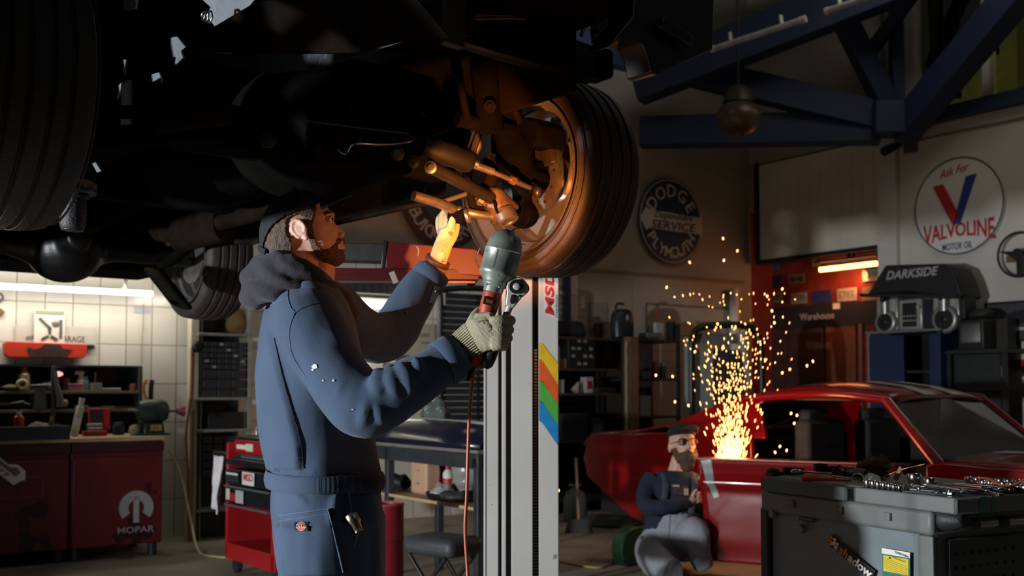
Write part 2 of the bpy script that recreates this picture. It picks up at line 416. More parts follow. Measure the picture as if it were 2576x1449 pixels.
# office furniture seen as dark shapes behind the glass
ob = MB(); ob.ell((10.75, 5.6, 4.35), (0.12, 0.30, 0.24)); ob.ell((10.75, 5.1, 4.3), (0.12, 0.26, 0.19)); ob.box((10.75, 5.35, 4.13), (0.2, 0.9, 0.06))
solo('office_chair', ob, BLACK, 'dark rounded chair back behind the upper office window', 'chair', RF, smooth=60)
rl = MB(); rl.box((11.0, 4.75, 4.62), (0.05, 1.0, 0.22))
t = solo('desk_screen', rl, mat('screen_olive', '3a3a22', 0.6), 'low dark slatted desk screen behind the upper office window', 'screen', RF)
sl = MB(); [sl.box((10.965, 4.45 + 0.17 * k, 4.62), (0.006, 0.03, 0.15)) for k in range(4)]
obj('slat', sl, mat('slat_light', 'c8bc70', 0.6), t)
lg = MB(); lg.box((11.0, 4.3, 4.36), (0.05, 0.04, 0.52)); lg.box((11.0, 5.2, 4.36), (0.05, 0.04, 0.52)); obj('leg', lg, BLACK, t)
# warehouse doorway: lit red room with plates, door leaf and signs
UI = 10.62                                          # the red back wall stands a little behind the doorway
def ri(px, py, du=0.0): return ru(px, py, UI - du)
struct('wall_back', MB().box((UI + 0.06, 8.2, 1.75), (0.1, 2.6, 3.5)), mat('red_wall2', '7c2a1a', 0.75, var=0.3, scale=5), RF)
def doorbox(name, x0, y0, x1, y1, m, du=0.02, th=0.04, kind=True):
    a = ri(x0, y0, du); b = ri(x1, y1, du)
    o = MB().box((UI - du, (a.y + b.y) / 2, (a.z + b.z) / 2), (th, abs(a.y - b.y), abs(a.z - b.z)))
    return struct(name, o, m, RF, bevel=0.004)
doorbox('trim_9', 1912, 778, 2230, 812, mat('lintel', '1c1614', 0.7), 0.04)
doorbox('door_1', 1938, 815, 2078, 1300, mat('door_brown', '3a1d16', 0.7, var=0.5, scale=7), 0.03)
doorbox('door_2', 2079, 815, 2160, 1300, mat('door_orange', '6a381c', 0.65, var=0.15), 0.03)
doorbox('trim_11', 2162, 815, 2176, 1300, mat('door_edge', '7a4a38', 0.6), 0.05)
doorbox('trim_10', 1913, 815, 1936, 1300, mat('door_post', '8c6a58', 0.6), 0.06)
doorbox('trim_12', 2068, 628, 2235, 646, mat('red_beam', '9a3a1c', 0.7, var=0.2, scale=20), 0.10, 0.10)
lamp('heater_light', 'AREA', RF @ (ri(2130, 690, 0.28)), 5.0, (1.0, 0.36, 0.12), RF @ ri(2060, 760), 0.5, 0.06)
def MR(px, py, du=0.06): return RF @ Matrix.Translation(ri(px, py, du)) @ Matrix.Rotation(R(-90), 4, 'Z')
t = thing('warehouse_sign', 'hand-lettered sign over the storeroom doorway', 'sign', MR(2055, 795, 0.065))
obj('board', MB().box((0, 0.004, 0), (0.62, 0.008, 0.13)), mat('sign_dark', '1a1512', 0.8), t)
obj('lettering', MB().text('Warehouse', (0, -0.004, 0), 0.52, 0.085), mat('chalk', 'b5aaa0', 0.8), t)
# number plates on the red wall: colour, characters, ink
PL = [(1947, 665, 44, 34, '4c6470', '', '2c3a44', 'faded blue plate at the top left of the red wall'),
      (1948, 708, 48, 32, '23253a', '', '4a4c60', 'dark navy plate below the faded blue plate'),
      (2004, 702, 52, 28, '6c6a62', 'M', '44423c', 'worn grey plate beside the dark navy plate'),
      (1948, 749, 50, 30, '8d9088', '3EB', '2f6a4a', 'white plate with green characters at the left end of the lower row'),
      (2010, 750, 52, 30, '8d8a80', '5E78N', '4a6a58', 'pale plate with green characters next to the navy one'),
      (2068, 746, 58, 34, '262c5c', '', '50588a', 'navy blue plate in the middle of the lower row'),
      (2131, 741, 58, 34, '9c978a', 'K7WX', '5a5650', 'white plate with dark characters in the lower row'),
      (2195, 738, 58, 34, '7a6a4a', '', '5a4a32', 'tan plate partly behind the black canopy'),
      (2192, 692, 50, 30, 'a09c90', 'NHR', '4a3a36', 'white plate right under the glowing heater'),
      (2065, 655, 55, 28, 'b9b6a4', 'U', '26261f', 'white plate with a black horseshoe beside the heater')]
for px, py, wpx, hpx, c, tx, ink, lb in PL:
    sc = 12.3 / FPX
    t = thing('number_plate', lb, 'plate', MR(px, py, 0.03), 'plates on the red wall')
    obj('plate', MB().box((0, 0, 0), (wpx * sc * 1.07, 0.006, hpx * sc)), mat('plate_' + c, c, 0.5, var=0.12, scale=15), t, bevel=0.002)
    if tx == 'U':
        obj('emblem', MB().torus((0, -0.006, 0.0), 0.04, 0.010, None, 24, 6, R(-215), R(35), 'y'), mat('plate_ink' + c, ink, 0.6), t)
    elif tx:
        obj('lettering', MB().text(tx, (0, -0.006, 0), wpx * sc * 0.85, hpx * sc * 0.6, 0.01), mat('plate_ink' + c, ink, 0.6), t)
solo('notice', MB().box((0, 0, 0), (0.10, 0.004, 0.07)), PAPER, 'small pale paper note above the warehouse sign', 'note', MR(2104, 770, 0.06))
# glowing infrared heater over the doorway
t = thing('infrared_heater', 'glowing orange infrared tube heater over the storeroom doorway', 'heater', RF @ Matrix.Translation(ru(2140, 670, 10.28)) @ Matrix.Rotation(R(-90), 4, 'Z'))
GLOW = emit('heater_glow', (1.0, 0.33, 0.09), 9.0)
for k in range(17):
    obj('element', MB().box((-0.42 + 0.047 * k, 0, 0), (0.040, 0.05, 0.055)), GLOW, t, bevel=0.008)
obj('reflector', MB().box((-0.04, 0.07, 0.03), (0.86, 0.02, 0.12)).box((-0.04, 0.0, 0.085), (0.86, 0.16, 0.02)), DKFRAME, t)
obj('bracket', MB().bar((-0.04, 0.02, 0.08), (-0.04, 0.02, 0.32), 0.03, 0.03), DKFRAME, t)

# ------------------------------------------------------------------ blue roof truss
def beam(name, p0, p1, wd, h, parent):
    return obj(name, MB().bar(p0, p1, wd, h), BLUEBEAM, parent, bevel=0.012)
tr = thing('roof_truss', 'dark blue steel truss of thick beams meeting above the corner', 'truss', TR(0, 0, 0)); tr['kind'] = 'structure'
N0 = at(2235, 300, 11.25)
beam('beam', at(1612, 334, 12.0), at(2215, 322, 11.3), 0.25, 0.33, tr)
beam('brace', at(1440, 108, 11.8), N0, 0.22, 0.30, tr)
beam('strut', at(2090, -20, 11.1), at(2240, 282, 11.2), 0.18, 0.22, tr)
beam('strut', at(2252, -60, 11.3), at(2257, 300, 11.25), 0.15, 0.13, tr)
beam('brace', at(2265, 335, 11.2), at(2610, -80, 9.6), 0.26, 0.30, tr)
beam('rafter', at(1600, 215, 11.6), at(2420, -110, 10.2), 0.25, 0.42, tr)
beam('brace', at(2190, 130, 11.35), at(2330, -60, 11.0), 0.12, 0.13, tr)
beam('gusset', at(2195, 300, 11.15), at(2300, 300, 11.1), 0.30, 0.34, tr)
TUBEOFF = mat('tube_off', 'aeb0b4', 0.35)
for k, (a, b) in enumerate((((1798, 122), (2012, 52)), ((2086, 26), (2230, -22)))):
    t = thing('fluorescent_tube', ['unlit white tube lamp under the blue rafter, the one nearer the hanging globe', 'unlit white tube lamp high on the blue rafter, cut by the picture top'][k], 'lamp', TR(0, 0, 0), 'unlit tubes under the rafter')
    p, q = at(*a, 10.55 - 0.6 * k), at(*b, 10.0 - 0.5 * k)
    obj('tube', MB().cyl(p, q, 0.03), TUBEOFF, t, smooth=40)
    obj('end_cap', MB().cyl(q, q + (q - p).normalized() * 0.06, 0.035).cyl(p, p - (q - p).normalized() * 0.04, 0.035), WHITEPAINT, t)
    obj('bracket', MB().bar(p.lerp(q, .2), p.lerp(q, .2) + Vector((0, .05, .12)), .03, .03).bar(p.lerp(q, .8), p.lerp(q, .8) + Vector((0, .05, .12)), .03, .03), WHITEPAINT, t)
# hanging globe lamp
c = at(1858, 292, 10.6)
t = thing('globe_lamp', 'unlit brown globe lamp hanging in front of the blue beam', 'lamp', Matrix.Translation(c))
obj('globe', MB().ell((0, 0, -0.02), (0.225, 0.225, 0.185), 24, 14), mat('brown_glass', '4d3a2c', 0.35, var=0.35, scale=14, bump=0.4, bscale=25), t, smooth=80)
obj('collar', MB().lathe([(0.16, 0.13), (0.13, 0.24), (0.08, 0.3), (0.02, 0.32)], None, 20), mat('brown_metal', '3a322b', 0.5, .3), t, smooth=40)
obj('rod', MB().cyl((0, 0, 0.3), (0, 0, 1.6), 0.012), DKFRAME, t)
# security camera and junction box on the right wall
t = thing('security_camera', 'small black security camera at the top corner of the white wall', 'camera', RF @ Matrix.Translation(ru(2252, 374, 10.0)))
obj('body', MB().cyl((-0.02, 0, 0.02), (-0.16, 0.03, -0.05), 0.045, 0.05), BLACK, t, smooth=40); obj('bracket', MB().cyl((0.11, 0, 0.06), (0, 0, 0.0), 0.02), BLACK, t)
solo('junction_box', MB().box((0, 0, 0), (0.06, 0.14, 0.14)), mat('box_grey', '4a4a4a', 0.6), 'grey junction box beside the security camera', 'electrical box', RF @ Matrix.Translation(ru(2290, 368, 10.07)), bevel=0.01)

# ------------------------------------------------------------------ wall signs
def WL(px, py, w0=9.27):      # frame on the left wall: local x right, -y towards the room
    p = rw(px, py, w0); return RF @ Matrix.Translation(p)
def WR(px, py, u0=10.09):     # frame on the right wall: local x to the right in the picture, -y towards the room
    p = ru(px, py, u0); return RF @ Matrix.Translation(p) @ Matrix.Rotation(R(-90), 4, 'Z')
NAVY = mat('sign_navy', '1d2b45', 0.4, var=0.08); CREAM = mat('sign_cream', 'b9b9ae', 0.5, var=0.05)
r = 0.51
t = thing('round_sign', 'round navy service sign with a pale arrow banner on the left wall', 'sign', WL(1687, 557))
dm = Matrix.Rotation(R(90), 4, 'X')
obj('disc', MB().lathe([(0.0, -0.012), (r - 0.01, -0.012), (r, 0), (r, 0.012), (0, 0.012)], dm, 64), NAVY, t, smooth=30)
obj('rim', MB().torus((0, -0.014, 0), r - 0.02, 0.006, None, 64, 6, ax='y'), CREAM, t)
ar = MB().prism([(-0.5, 0.0), (-0.40, 0.14), (-0.36, 0.11), (0.46, 0.08), (0.50, 0.14), (0.50, -0.17), (0.46, -0.12), (-0.36, -0.11), (-0.40, -0.14)], -0.022, -0.014, dm @ Matrix.Scale(-1, 4, (0, 0, 1)))
obj('banner', ar, CREAM, t)
le = MB(); le.arctext('DODGE', (0, -0.018, 0), 0.36, 148, 32, 0.15, 0.012); le.arctext('PLYMOUTH', (0, -0.018, 0), 0.37, 213, 327, 0.13, 0.012, inward=True)
obj('lettering', le, CREAM, t)
le = MB(); le.text('Dependable', (0.03, -0.026, 0.05), 0.62, 0.10, 0.004, 0.35); le.text('SERVICE', (0.03, -0.026, -0.055), 0.72, 0.10, 0.015, 0.2)
obj('lettering', le, mat('sign_ink', '1d2b45', 0.5), t)

r = 0.51
SW = mat('sign_white', 'd6d4cf', 0.35, var=0.03); BLUEINK = mat('blue_ink', '1d3f7c', 0.5, var=0.04)
t = thing('round_sign', 'round white motor oil sign with a red and blue V on the right wall', 'sign', WR(2411, 518))
obj('disc', MB().lathe([(0.0, -0.012), (r - 0.01, -0.012), (r, 0), (r, 0.012), (0, 0.012)], dm, 64), SW, t, smooth=30)
obj('rim', MB().torus((0, -0.014, 0), r - 0.012, 0.008, None, 64, 6, ax='y'), mat('sign_rim', '2a3338', 0.5), t)
def ppoly(poly, y0=-0.02, y1=-0.014): return MB().add([(x, y0, z) for x, z in poly] + [(x, y1, z) for x, z in poly], [tuple(range(len(poly))), tuple(range(2 * len(poly) - 1, len(poly) - 1, -1))] + [(i, (i + 1) % len(poly), len(poly) + (i + 1) % len(poly), len(poly) + i) for i in range(len(poly))])
obj('emblem', ppoly([(-0.28, 0.24), (-0.16, 0.25), (0.02, -0.10), (-0.05, -0.19), (-0.06, -0.19)]), REDINK, t)
obj('emblem', ppoly([(0.10, 0.29), (0.22, 0.30), (0.03, -0.18), (-0.05, -0.19), (-0.04, -0.14)]), BLUEINK, t)
le = MB()
le.text('VALVOLINE', (0.0, -0.02, -0.285), 0.80, 0.20, 0.02, fn=lambda x, z: (x, z * (0.72 + 1.1 * (x / 0.45) ** 2 * 0.5) - 0.04 * (1 - (x / 0.45) ** 2) * -1))
le.text('Ask For', (-0.03, -0.02, 0.375), 0.34, 0.085, 0.003, 0.35, fn=lambda x, z: (x, z + 0.12 * x))
obj('lettering', le, REDINK, t)
le = MB(); le.text('MOTOR OIL', (-0.01, -0.02, -0.415), 0.34, 0.07, 0.006); obj('lettering', le, BLUEINK, t)

MAROON = mat('sign_maroon', '4c2622', 0.5, var=0.1)
t = thing('round_sign', 'round maroon sign half hidden behind the red lift arm', 'sign', WL(1118, 500))
obj('disc', MB().lathe([(0.0, -0.012), (0.50, -0.012), (0.51, 0), (0.51, 0.012), (0, 0.012)], dm, 48), MAROON, t, smooth=30)
obj('emblem', MB().lathe([(0, -0.004), (0.27, -0.004), (0.27, 0.004), (0, 0.004)], Matrix.Translation((0, -0.016, 0)) @ dm, 32), mat('sign_teal', '3c4c4a', 0.5), t)
le = MB(); le.arctext('BUICK SERVICE', (0, -0.018, 0), 0.385, 206, 350, 0.13, 0.008, inward=True); obj('lettering', le, CREAM, t)
# ================================================================== left side: work bench under the tube lamp
def place(px, py, w0): return rw(px, py, w0)
DRED = mat('cabinet_red', '62191f', 0.45, var=0.18, scale=3, fleck=('300e13', 3.5, 0.62))
DNAVY = mat('shelf_navy', '1c2632', 0.6, var=0.15, scale=5)
DGREY = mat('bench_grey', '2c333a', 0.5, 0.2, var=0.15)
TUBE = emit('tube_glow', (1.0, 0.97, 0.86), 9.0)
# --- tube lamp over the bench
a = rw(383, 739, 9.02); b = rw(-420, 692, 9.02)
t = thing('fluorescent_tube', 'long lit tube lamp over the red work bench', 'lamp', RF)
obj('tube', MB().cyl((b.x, 9.02, a.z), (a.x, 9.02, a.z), 0.022), TUBE, t, smooth=40)
obj('hanger', MB().cyl((a.x - 0.22, 9.03, a.z), (a.x - 0.22, 9.03, a.z + 0.55), 0.012), WHITEPAINT, t)
obj('bracket', MB().bar((a.x - 0.22, 9.03, a.z + 0.03), (a.x - 0.22, 9.29, a.z + 0.03), 0.03, 0.02), WHITEPAINT, t)
lamp('bench_glow', 'AREA', RF @ Vector(((a.x + b.x) / 2 + 0.45, 8.93, a.z + 0.0)), 9.5, (1.0, 0.95, 0.84), RF @ Vector(((a.x + b.x) / 2 + 0.45, 9.3, a.z - 0.35)), 2.0, 0.05)
# --- cabinets
WF = 8.36; u0 = rw(-330, 1250, WF).x; u1 = rw(177, 1250, WF).x; u2 = rw(412, 1250, WF).x; ZB = 0.10; ZT = 0.88
def cabinet(ua, ub, label):
    t = thing('bench_cabinet', label, 'cabinet', RF, 'red cabinets under the bench'); m = (ua + ub) / 2; L = ub - ua
    obj('body', MB().box((m, WF + 0.36, (ZB + ZT) / 2), (L - 0.01, 0.68, ZT - ZB)), DRED, t, bevel=0.008)
    obj('door', MB().box((m, WF + 0.01, ZB + 0.33), (L - 0.03, 0.03, 0.66)), DRED, t, bevel=0.008)
    obj('rail', MB().box((m, WF + 0.005, ZT - 0.045), (L - 0.01, 0.035, 0.075)), mat('rail_red', '3c1519', 0.5), t, bevel=0.006)
    for s_ in (ua + 0.06, ub - 0.06):
        for w_ in (WF + 0.08, WF + 0.62): obj('leg', MB().cyl((s_, w_, 0.0), (s_, w_, ZB + 0.01), 0.035), DGREY, t, smooth=40)
    return t
t = cabinet(u0, u1, 'dark red bench cabinet at the left with a plaque and a pressed label')
fr = [obj('frame_line', MB().bar((rw(x0, y0, WF - .008).x, WF - .008, rw(x0, y0, WF - .008).z), (rw(x1, y1, WF - .008).x, WF - .008, rw(x1, y1, WF - .008).z), .004, .006), mat('faded_pink', '8a4a50', 0.6), t) for x0, y0, x1, y1 in ((-80, 1204, 108, 1200), (-80, 1258, 108, 1249), (108, 1200, 108, 1249))]
t = cabinet(u1, u2, 'dark red bench cabinet with a white horseshoe emblem and lettering')
M = RF @ Matrix.Translation(rw(343, 1277, WF - 0.012)); em = MB()
k = 7.95 / FPX
em.lathe([(0.058, -0.002), (0.128, -0.002), (0.128, 0.002), (0.058, 0.002), (0.058, -0.002)], dm, 40, R(-38), R(218))
em2 = MB().box((0, 0, -0.012), (0.042, 0.004, 0.20))
e1 = obj('emblem', em, mat('decal_grey', '9c9f9f', 0.6, var=0.08), t); e1.matrix_local = RF.inverted() @ M
e1 = obj('emblem', em2, mat('decal_grey2', 'a2a5a5', 0.6, var=0.08), t); e1.matrix_local = RF.inverted() @ M
lt = obj('lettering', MB().text('MOPAR', (0.0, -0.002, -0.165), 0.27, 0.048, 0.008), mat('decal_ink', '9a9da0', 0.6), t); lt.matrix_local = RF.inverted() @ M
# white diecut plaque stuck on the left door
t = thing('car_plaque', 'white cut-out plaque of a little car on the left red door', 'plaque', RF @ Matrix.Translation(rw(22, 1178, WF - 0.012)) @ Matrix.Rotation(R(38), 4, 'Y'))
obj('plate', ppoly([(-0.16, -0.06), (0.10, -0.075), (0.12, -0.03), (0.14, 0.0), (0.10, 0.05), (0.03, 0.055), (-0.02, 0.02), (-0.16, 0.03)], -0.004, 0.0), WHITEINK, t)
obj('print', ppoly([(-0.10, -0.01), (0.07, -0.02), (0.085, 0.02), (0.04, 0.035), (0.0, 0.01), (-0.10, 0.015)], -0.007, -0.005), mat('print_grey', '6a6e74', 0.6), t)
obj('lettering', MB().text('77', (-0.01, -0.006, -0.045), 0.09, 0.03, 0.01), BLACKINK, t)
# --- worktop and the dark tray on it
solo('worktop', MB().box(((u0 + u2) / 2, WF + 0.42, 0.895), (u2 - u0, 0.86, 0.03)), PLYWOOD, 'pale plywood worktop along the red cabinets', 'worktop', RF, bevel=0.004)
t = thing('parts_tray', 'wide dark steel tray on the left half of the worktop', 'tray', RF)
us = rw(176, 1090, WF - 0.02).x
obj('body', MB().box(((u0 + us) / 2, WF + 0.22, 0.935), (us - u0, 0.48, 0.05)), DGREY, t, bevel=0.006)
obj('rim', MB().box(((u0 + us) / 2, WF - 0.015, 0.955), (us - u0, 0.02, 0.10)).box((us - 0.01, WF + 0.22, 0.955), (0.02, 0.46, 0.10)), DGREY, t, bevel=0.004)
# --- shelf unit
SW0 = 9.0; ue = rw(357, 1000, SW0).x; um = rw(134, 1000, SW0).x; zt = rw(200, 921, SW0).z; z1s = rw(200, 983, SW0).z; z2s = rw(200, 1029, SW0).z
t = thing('bench_shelf', 'dark navy shelf unit standing on the work bench', 'shelf', RF)
obj('back_panel', MB().box(((u0 + ue) / 2, 9.28, (0.91 + zt) / 2), (ue - u0, 0.015, zt - 0.91)), DNAVY, t)
for nm, z in (('shelf', z1s - 0.012), ('shelf', z2s - 0.012)):
    obj(nm, MB().box(((u0 + ue) / 2, 9.14, z), (ue - u0, 0.28, 0.024)), mat('shelf_edge', '6f6552', 0.6, var=.2, scale=9), t, bevel=0.003)
for u_ in (u0 + .02, um, ue - 0.012):
    obj('upright', MB().box((u_, 9.14, (0.91 + zt) / 2), (0.03, 0.28, zt - 0.91)), mat('upright_grey', '454a4c', 0.6), t, bevel=0.003)
obj('top_board', MB().box(((u0 + ue) / 2, 9.15, zt), (ue - u0, 0.27, 0.016)), DNAVY, t)

# --- small things: a bottle/can builder used for everything that stands on shelves
_cm = {}
def cm(c, rough=0.5, metal=0.0):
    k = (c, rough, metal)
    if k not in _cm: _cm[k] = mat('col_' + c, c, rough, metal, var=0.10, scale=18)
    return _cm[k]
def vessel(name, label, cat, p, r, h, c, cap=None, neck=0.5, capc='d8d6d0', group=None, base=RF, rough=0.4, metal=0.0, band=None):
    t = thing(name, label, cat, base @ Matrix.Translation(p), group)
    b = h * (0.78 if cap else 1.0)
    prof = [(r * 0.94, 0), (r, 0.01 * h + 0.002), (r, b * 0.85), (r * (neck if cap else 0.96), b), ((r * neck) if cap else r * 0.9, b)]
    obj('body', MB().lathe(prof, None, 18), cm(c, rough, metal), t, smooth=40)
    if cap: obj('cap', MB().lathe([(r * neck * 1.08, b * 0.98), (r * neck * 1.08, h * 0.97), (r * neck * 0.9, h)], None, 16), cm(capc), t, smooth=40)
    if band: obj('label_band', MB().lathe([(r * 1.015, b * 0.25), (r * 1.015, b * 0.65)], None, 18), cm(band), t, smooth=40)
    return t
def box_item(name, label, cat, p, d, c, rz=0.0, lid=None, group=None, base=RF, bevel=0.004, face=None):
    t = thing(name, label, cat, base @ Matrix.Translation(p) @ Matrix.Rotation(rz, 4, 'Z'), group)
    obj('body', MB().box((0, 0, d[2] / 2), d), cm(c), t, bevel=bevel)
    if lid: obj('lid', MB().box((0, 0, d[2] + 0.006), (d[0] * 1.04, d[1] * 1.04, 0.012)), cm(lid), t, bevel=0.003)
    if face: obj('label_patch', MB().box((0, -d[1] / 2 - 0.001, d[2] * 0.5), (d[0] * 0.7, 0.002, d[2] * 0.5)), cm(face), t)
    return t
def S1(px, w0=9.06): q = rw(px, 980, w0); return (q.x, w0, z1s)
def S2(px, w0=9.06): q = rw(px, 1020, w0); return (q.x, w0, z2s)
def S3(px, w0=8.95, z=0.91): q = rw(px, 1080, w0); return (q.x, w0, z)
# top shelf
solo('dish', MB().lathe([(0.02, 0), (0.07, 0.02), (0.075, 0.03), (0.05, 0.04), (0.015, 0.055), (0, 0.06)], None, 20), cm('6a5c44'), 'brown covered dish at the left end of the top shelf', 'dish', RF @ Matrix.Translation(S1(24)), smooth=50)
t = vessel('jug', 'cream jug with an orange cap on the top shelf', 'jug', S1(60), 0.045, 0.19, 'b8a57c', True, 0.55, 'c0631f')
t = thing('tape_roll', 'cream tape roll lying at the edge of the top shelf', 'tape', RF @ Matrix.Translation((S1(52)[0], 9.01, z1s + 0.048)))
obj('roll', MB().torus((0, 0, 0), 0.03, 0.017, None, 24, 8, ax='y'), cm('a8997a'), t, smooth=60)
obj('core', MB().torus((0, 0, 0), 0.014, 0.005, None, 24, 8, ax='y'), cm('5a4630'), t, smooth=60)
solo('brush_block', MB().box((0, 0, 0.025), (0.10, 0.06, 0.05)), cm('9a8a66'), 'beige block brush beside the tape roll', 'brush', RF @ Matrix.Translation(S1(83)), bevel=0.012)
t = thing('cloth_bundle', 'white and red rolled cloth near the shelf divider', 'cloth', RF @ Matrix.Translation(S1(111)))
obj('cloth', MB().tube([(-0.06, 0, 0.03), (-0.02, 0, 0.035), (0.03, 0, 0.04), (0.055, 0, 0.045)], [0.02, 0.028, 0.033, 0.04], 12), cm('c9c4c0', 0.9), t, smooth=70)
obj('stripe', MB().tube([(-0.03, 0, 0.034), (-0.015, 0, 0.036)], [0.0285, 0.0305], 12, caps=False), cm('a8302c', 0.9), t, smooth=70)
t = thing('signal_lamp', 'small pink glowing lamp in the right half of the top shelf', 'lamp', RF @ Matrix.Translation((S1(151)[0], 9.2, z1s)))
obj('body', MB().box((0, 0, 0.06), (0.09, 0.05, 0.13)), cm('3a1a20'), t, bevel=0.005)
obj('bulb', MB().ell((0, -0.03, 0.135), (0.045, 0.02, 0.022)), emit('pink_glow', (1.0, 0.35, 0.38), 1.6), t, smooth=80)
vessel('oil_can', 'dark red can with a pale rim under the pink lamp', 'can', S1(165), 0.035, 0.10, '5a2a2c', None)
box_item('flat_box', 'flat pink box beside the dark red can', 'box', S1(187), (0.11, 0.08, 0.045), 'a8606a', lid='b8767c')
t = vessel('spray_bottle', 'white spray bottle on the top shelf', 'bottle', S1(203), 0.032, 0.13, 'd9d7d2', True, 0.5, 'd9d7d2'); obj('trigger_head', MB().box((-0.012, 0, 0.145), (0.07, 0.03, 0.03)), cm('d9d7d2'), t, bevel=0.008)
vessel('bottle', 'squat pale blue bottle beside the white spray bottle', 'bottle', S1(213), 0.033, 0.115, '86a6b4', True, 0.6, '9ab4bc')
t = vessel('round_tin', 'grey round tin with a stem standing out of it', 'tin', S1(239), 0.055, 0.065, '77756a'); obj('stem', MB().cyl((0, 0, 0.06), (0, 0, 0.15), 0.007), cm('8a887e'), t)
solo('tool_pouch', MB().box((0, 0, 0.012), (0.17, 0.08, 0.024)), cm('8d887c', 0.8), 'flat pale tool pouch lying on the top shelf', 'pouch', RF @ Matrix.Translation(S1(275)), bevel=0.009)
solo('red_disc', MB().lathe([(0, -0.006), (0.10, -0.006), (0.10, 0.006), (0, 0.006)], dm, 28), cm('4a2020'), 'dull red disc leaning at the back of the top shelf', 'disc', RF @ Matrix.Translation((S1(279)[0], 9.262, z1s + 0.1)), smooth=40)
vessel('cup', 'small tan cup at the right end of the top shelf', 'cup', S1(334), 0.033, 0.06, '9a6a44')
# middle shelf
t = vessel('bucket', 'grey plastic bucket with a pale rim on the middle shelf', 'bucket', S2(96), 0.07, 0.19, '4a5054', rough=0.6)
obj('rim', MB().torus((0, 0, 0.19), 0.071, 0.006, None, 28, 6), cm('8a8d8c'), t, smooth=60)
t = thing('chisel', 'wood-handled chisel lying on the middle shelf', 'chisel', RF @ Matrix.Translation(S2(20)))
obj('handle', MB().tube([(-0.07, 0, 0.045), (0.03, 0, 0.04)], [0.010, 0.012], 10), cm('b59a62'), t, smooth=50); obj('blade', MB().box((0.08, 0, 0.035), (0.1, 0.02, 0.006)), STEEL, t)
t = thing('rag', 'dark rag hanging over the shelf divider', 'rag', RF @ Matrix.Translation((um + 0.03, 8.985, z2s)))
obj('cloth', MB().tube(smooth_path([(-0.02, 0, 0.30), (-0.01, -0.005, 0.2), (0.012, -0.01, 0.1), (0.02, -0.01, 0.02)], 5), [0.012 + 0.0012 * i for i in range(16)], 8), cm('54524a', 0.9), t, smooth=70)
obj('knot', MB().ell((0.055, -0.005, 0.05), (0.022, 0.02, 0.03)), cm('8a7a6a', 0.9), t, smooth=70)
for i, (px, c, L, r) in enumerate(((205, 'c8c4b8', 0.10, 0.016), (232, 'a8a49a', 0.18, 0.008), (272, 'b8b6b0', 0.11, 0.011), (292, '7a7c80', 0.13, 0.009), (325, '9a8860', 0.15, 0.008))):
    lb = ['thick white tube end on the middle shelf', 'thin pale rod lying left of the ribbed tube', 'ribbed pale tube lying mid-shelf', 'grey rod lying beside the ribbed tube', 'brown rod at the right end of the middle shelf'][i]
    q = S2(px); solo('rod', MB().cyl((-L / 2, 0, r), (L / 2, 0, r), r), cm(c), lb, 'rod', RF @ Matrix.Translation((q[0], q[1], q[2])), 'rods on the middle shelf', smooth=40)
# bench surface
t = vessel('blow_torch', 'orange gas canister torch on the dark tray', 'torch', (S3(47, 8.62)[0], 8.62, 0.962), 0.036, 0.155, 'c4572a', True, 0.45, 'c8c8c4', rough=0.35)
obj('burner', MB().tube(smooth_path([(0, 0, 0.15), (0, 0, 0.185), (0.03, 0, 0.20), (0.07, 0, 0.19)], 4), 0.014, 10).tube([(-0.06, 0, 0.2), (0.03, 0, 0.2)], [0.012, 0.028], 10), BLACK, t, smooth=50)
solo('pile_of_rags', displace(MB().ell((0, 0, 0.05), (0.10, 0.07, 0.055), 20, 12), lambda c, n: 0.02 * mnoise.noise(c * 22)), cm('5f5a48', 0.9), 'grey brown heap of cloth behind the dark tray', 'rag', RF @ Matrix.Translation(S3(100, 8.9)), smooth=60)
box_item('plate_stack', 'pale flat box under the grey brown cloth', 'box', S3(100, 8.76, 0.962), (0.19, 0.05, 0.03), '77756c')
vessel('bottle', 'thin dark bottle with a gold band on the bench', 'bottle', S3(128, 8.9), 0.018, 0.15, '2a2c28', True, 0.6, '6a6654', band='9a8444')
vessel('nut', 'small pale metal cap on the corner of the dark tray', 'cap', (S3(132, 8.55)[0], 8.55, 0.962), 0.018, 0.03, 'a9aaa8')
box_item('wood_scrap', 'low reddish wood block behind the torch', 'block', S3(20, 8.9), (0.13, 0.06, 0.04), '5c3a2c')
t = thing('sealant_bottle', 'tall white bottle leaning on the pale worktop', 'bottle', RF @ Matrix.Translation(S3(186, 8.70)) @ Matrix.Rotation(R(11), 4, 'Y'))
obj('body', MB().box((0, 0, 0.12), (0.055, 0.05, 0.24)), cm('c6c4bc'), t, bevel=0.016); obj('label_patch', MB().box((-0.002, -0.0255, 0.10), (0.05, 0.002, 0.09)), cm('e2e0da'), t); obj('cap', MB().cyl((0, 0, 0.23), (0, 0, 0.30), 0.018, 0.024), cm('cfcdc6'), t, smooth=40)
t = thing('drill_case', 'open red drill bit case standing on the worktop', 'case', RF @ Matrix.Translation(S3(238, 8.72)))
obj('base', MB().box((0, 0, 0.02), (0.17, 0.09, 0.04)), cm('b01f28'), t, bevel=0.006)
obj('lid', MB().box((0, 0, 0), (0.16, 0.02, 0.17), Matrix.Translation((0.045, 0.05, 0.13)) @ Matrix.Rotation(R(-14), 4, 'X')), cm('b8242c'), t, bevel=0.006)
obj('lid_window', MB().box((-0.02, -0.012, 0.02), (0.10, 0.004, 0.10), Matrix.Translation((0.045, 0.05, 0.13)) @ Matrix.Rotation(R(-14), 4, 'X')), cm('3a2226'), t)
for k, z in enumerate((0.055, 0.085)): obj('bit_row', MB().box((0, -0.01 + 0.02 * k, z), (0.11, 0.03, 0.022)), cm('b0b6b6', 0.3, 0.6), t, bevel=0.004)
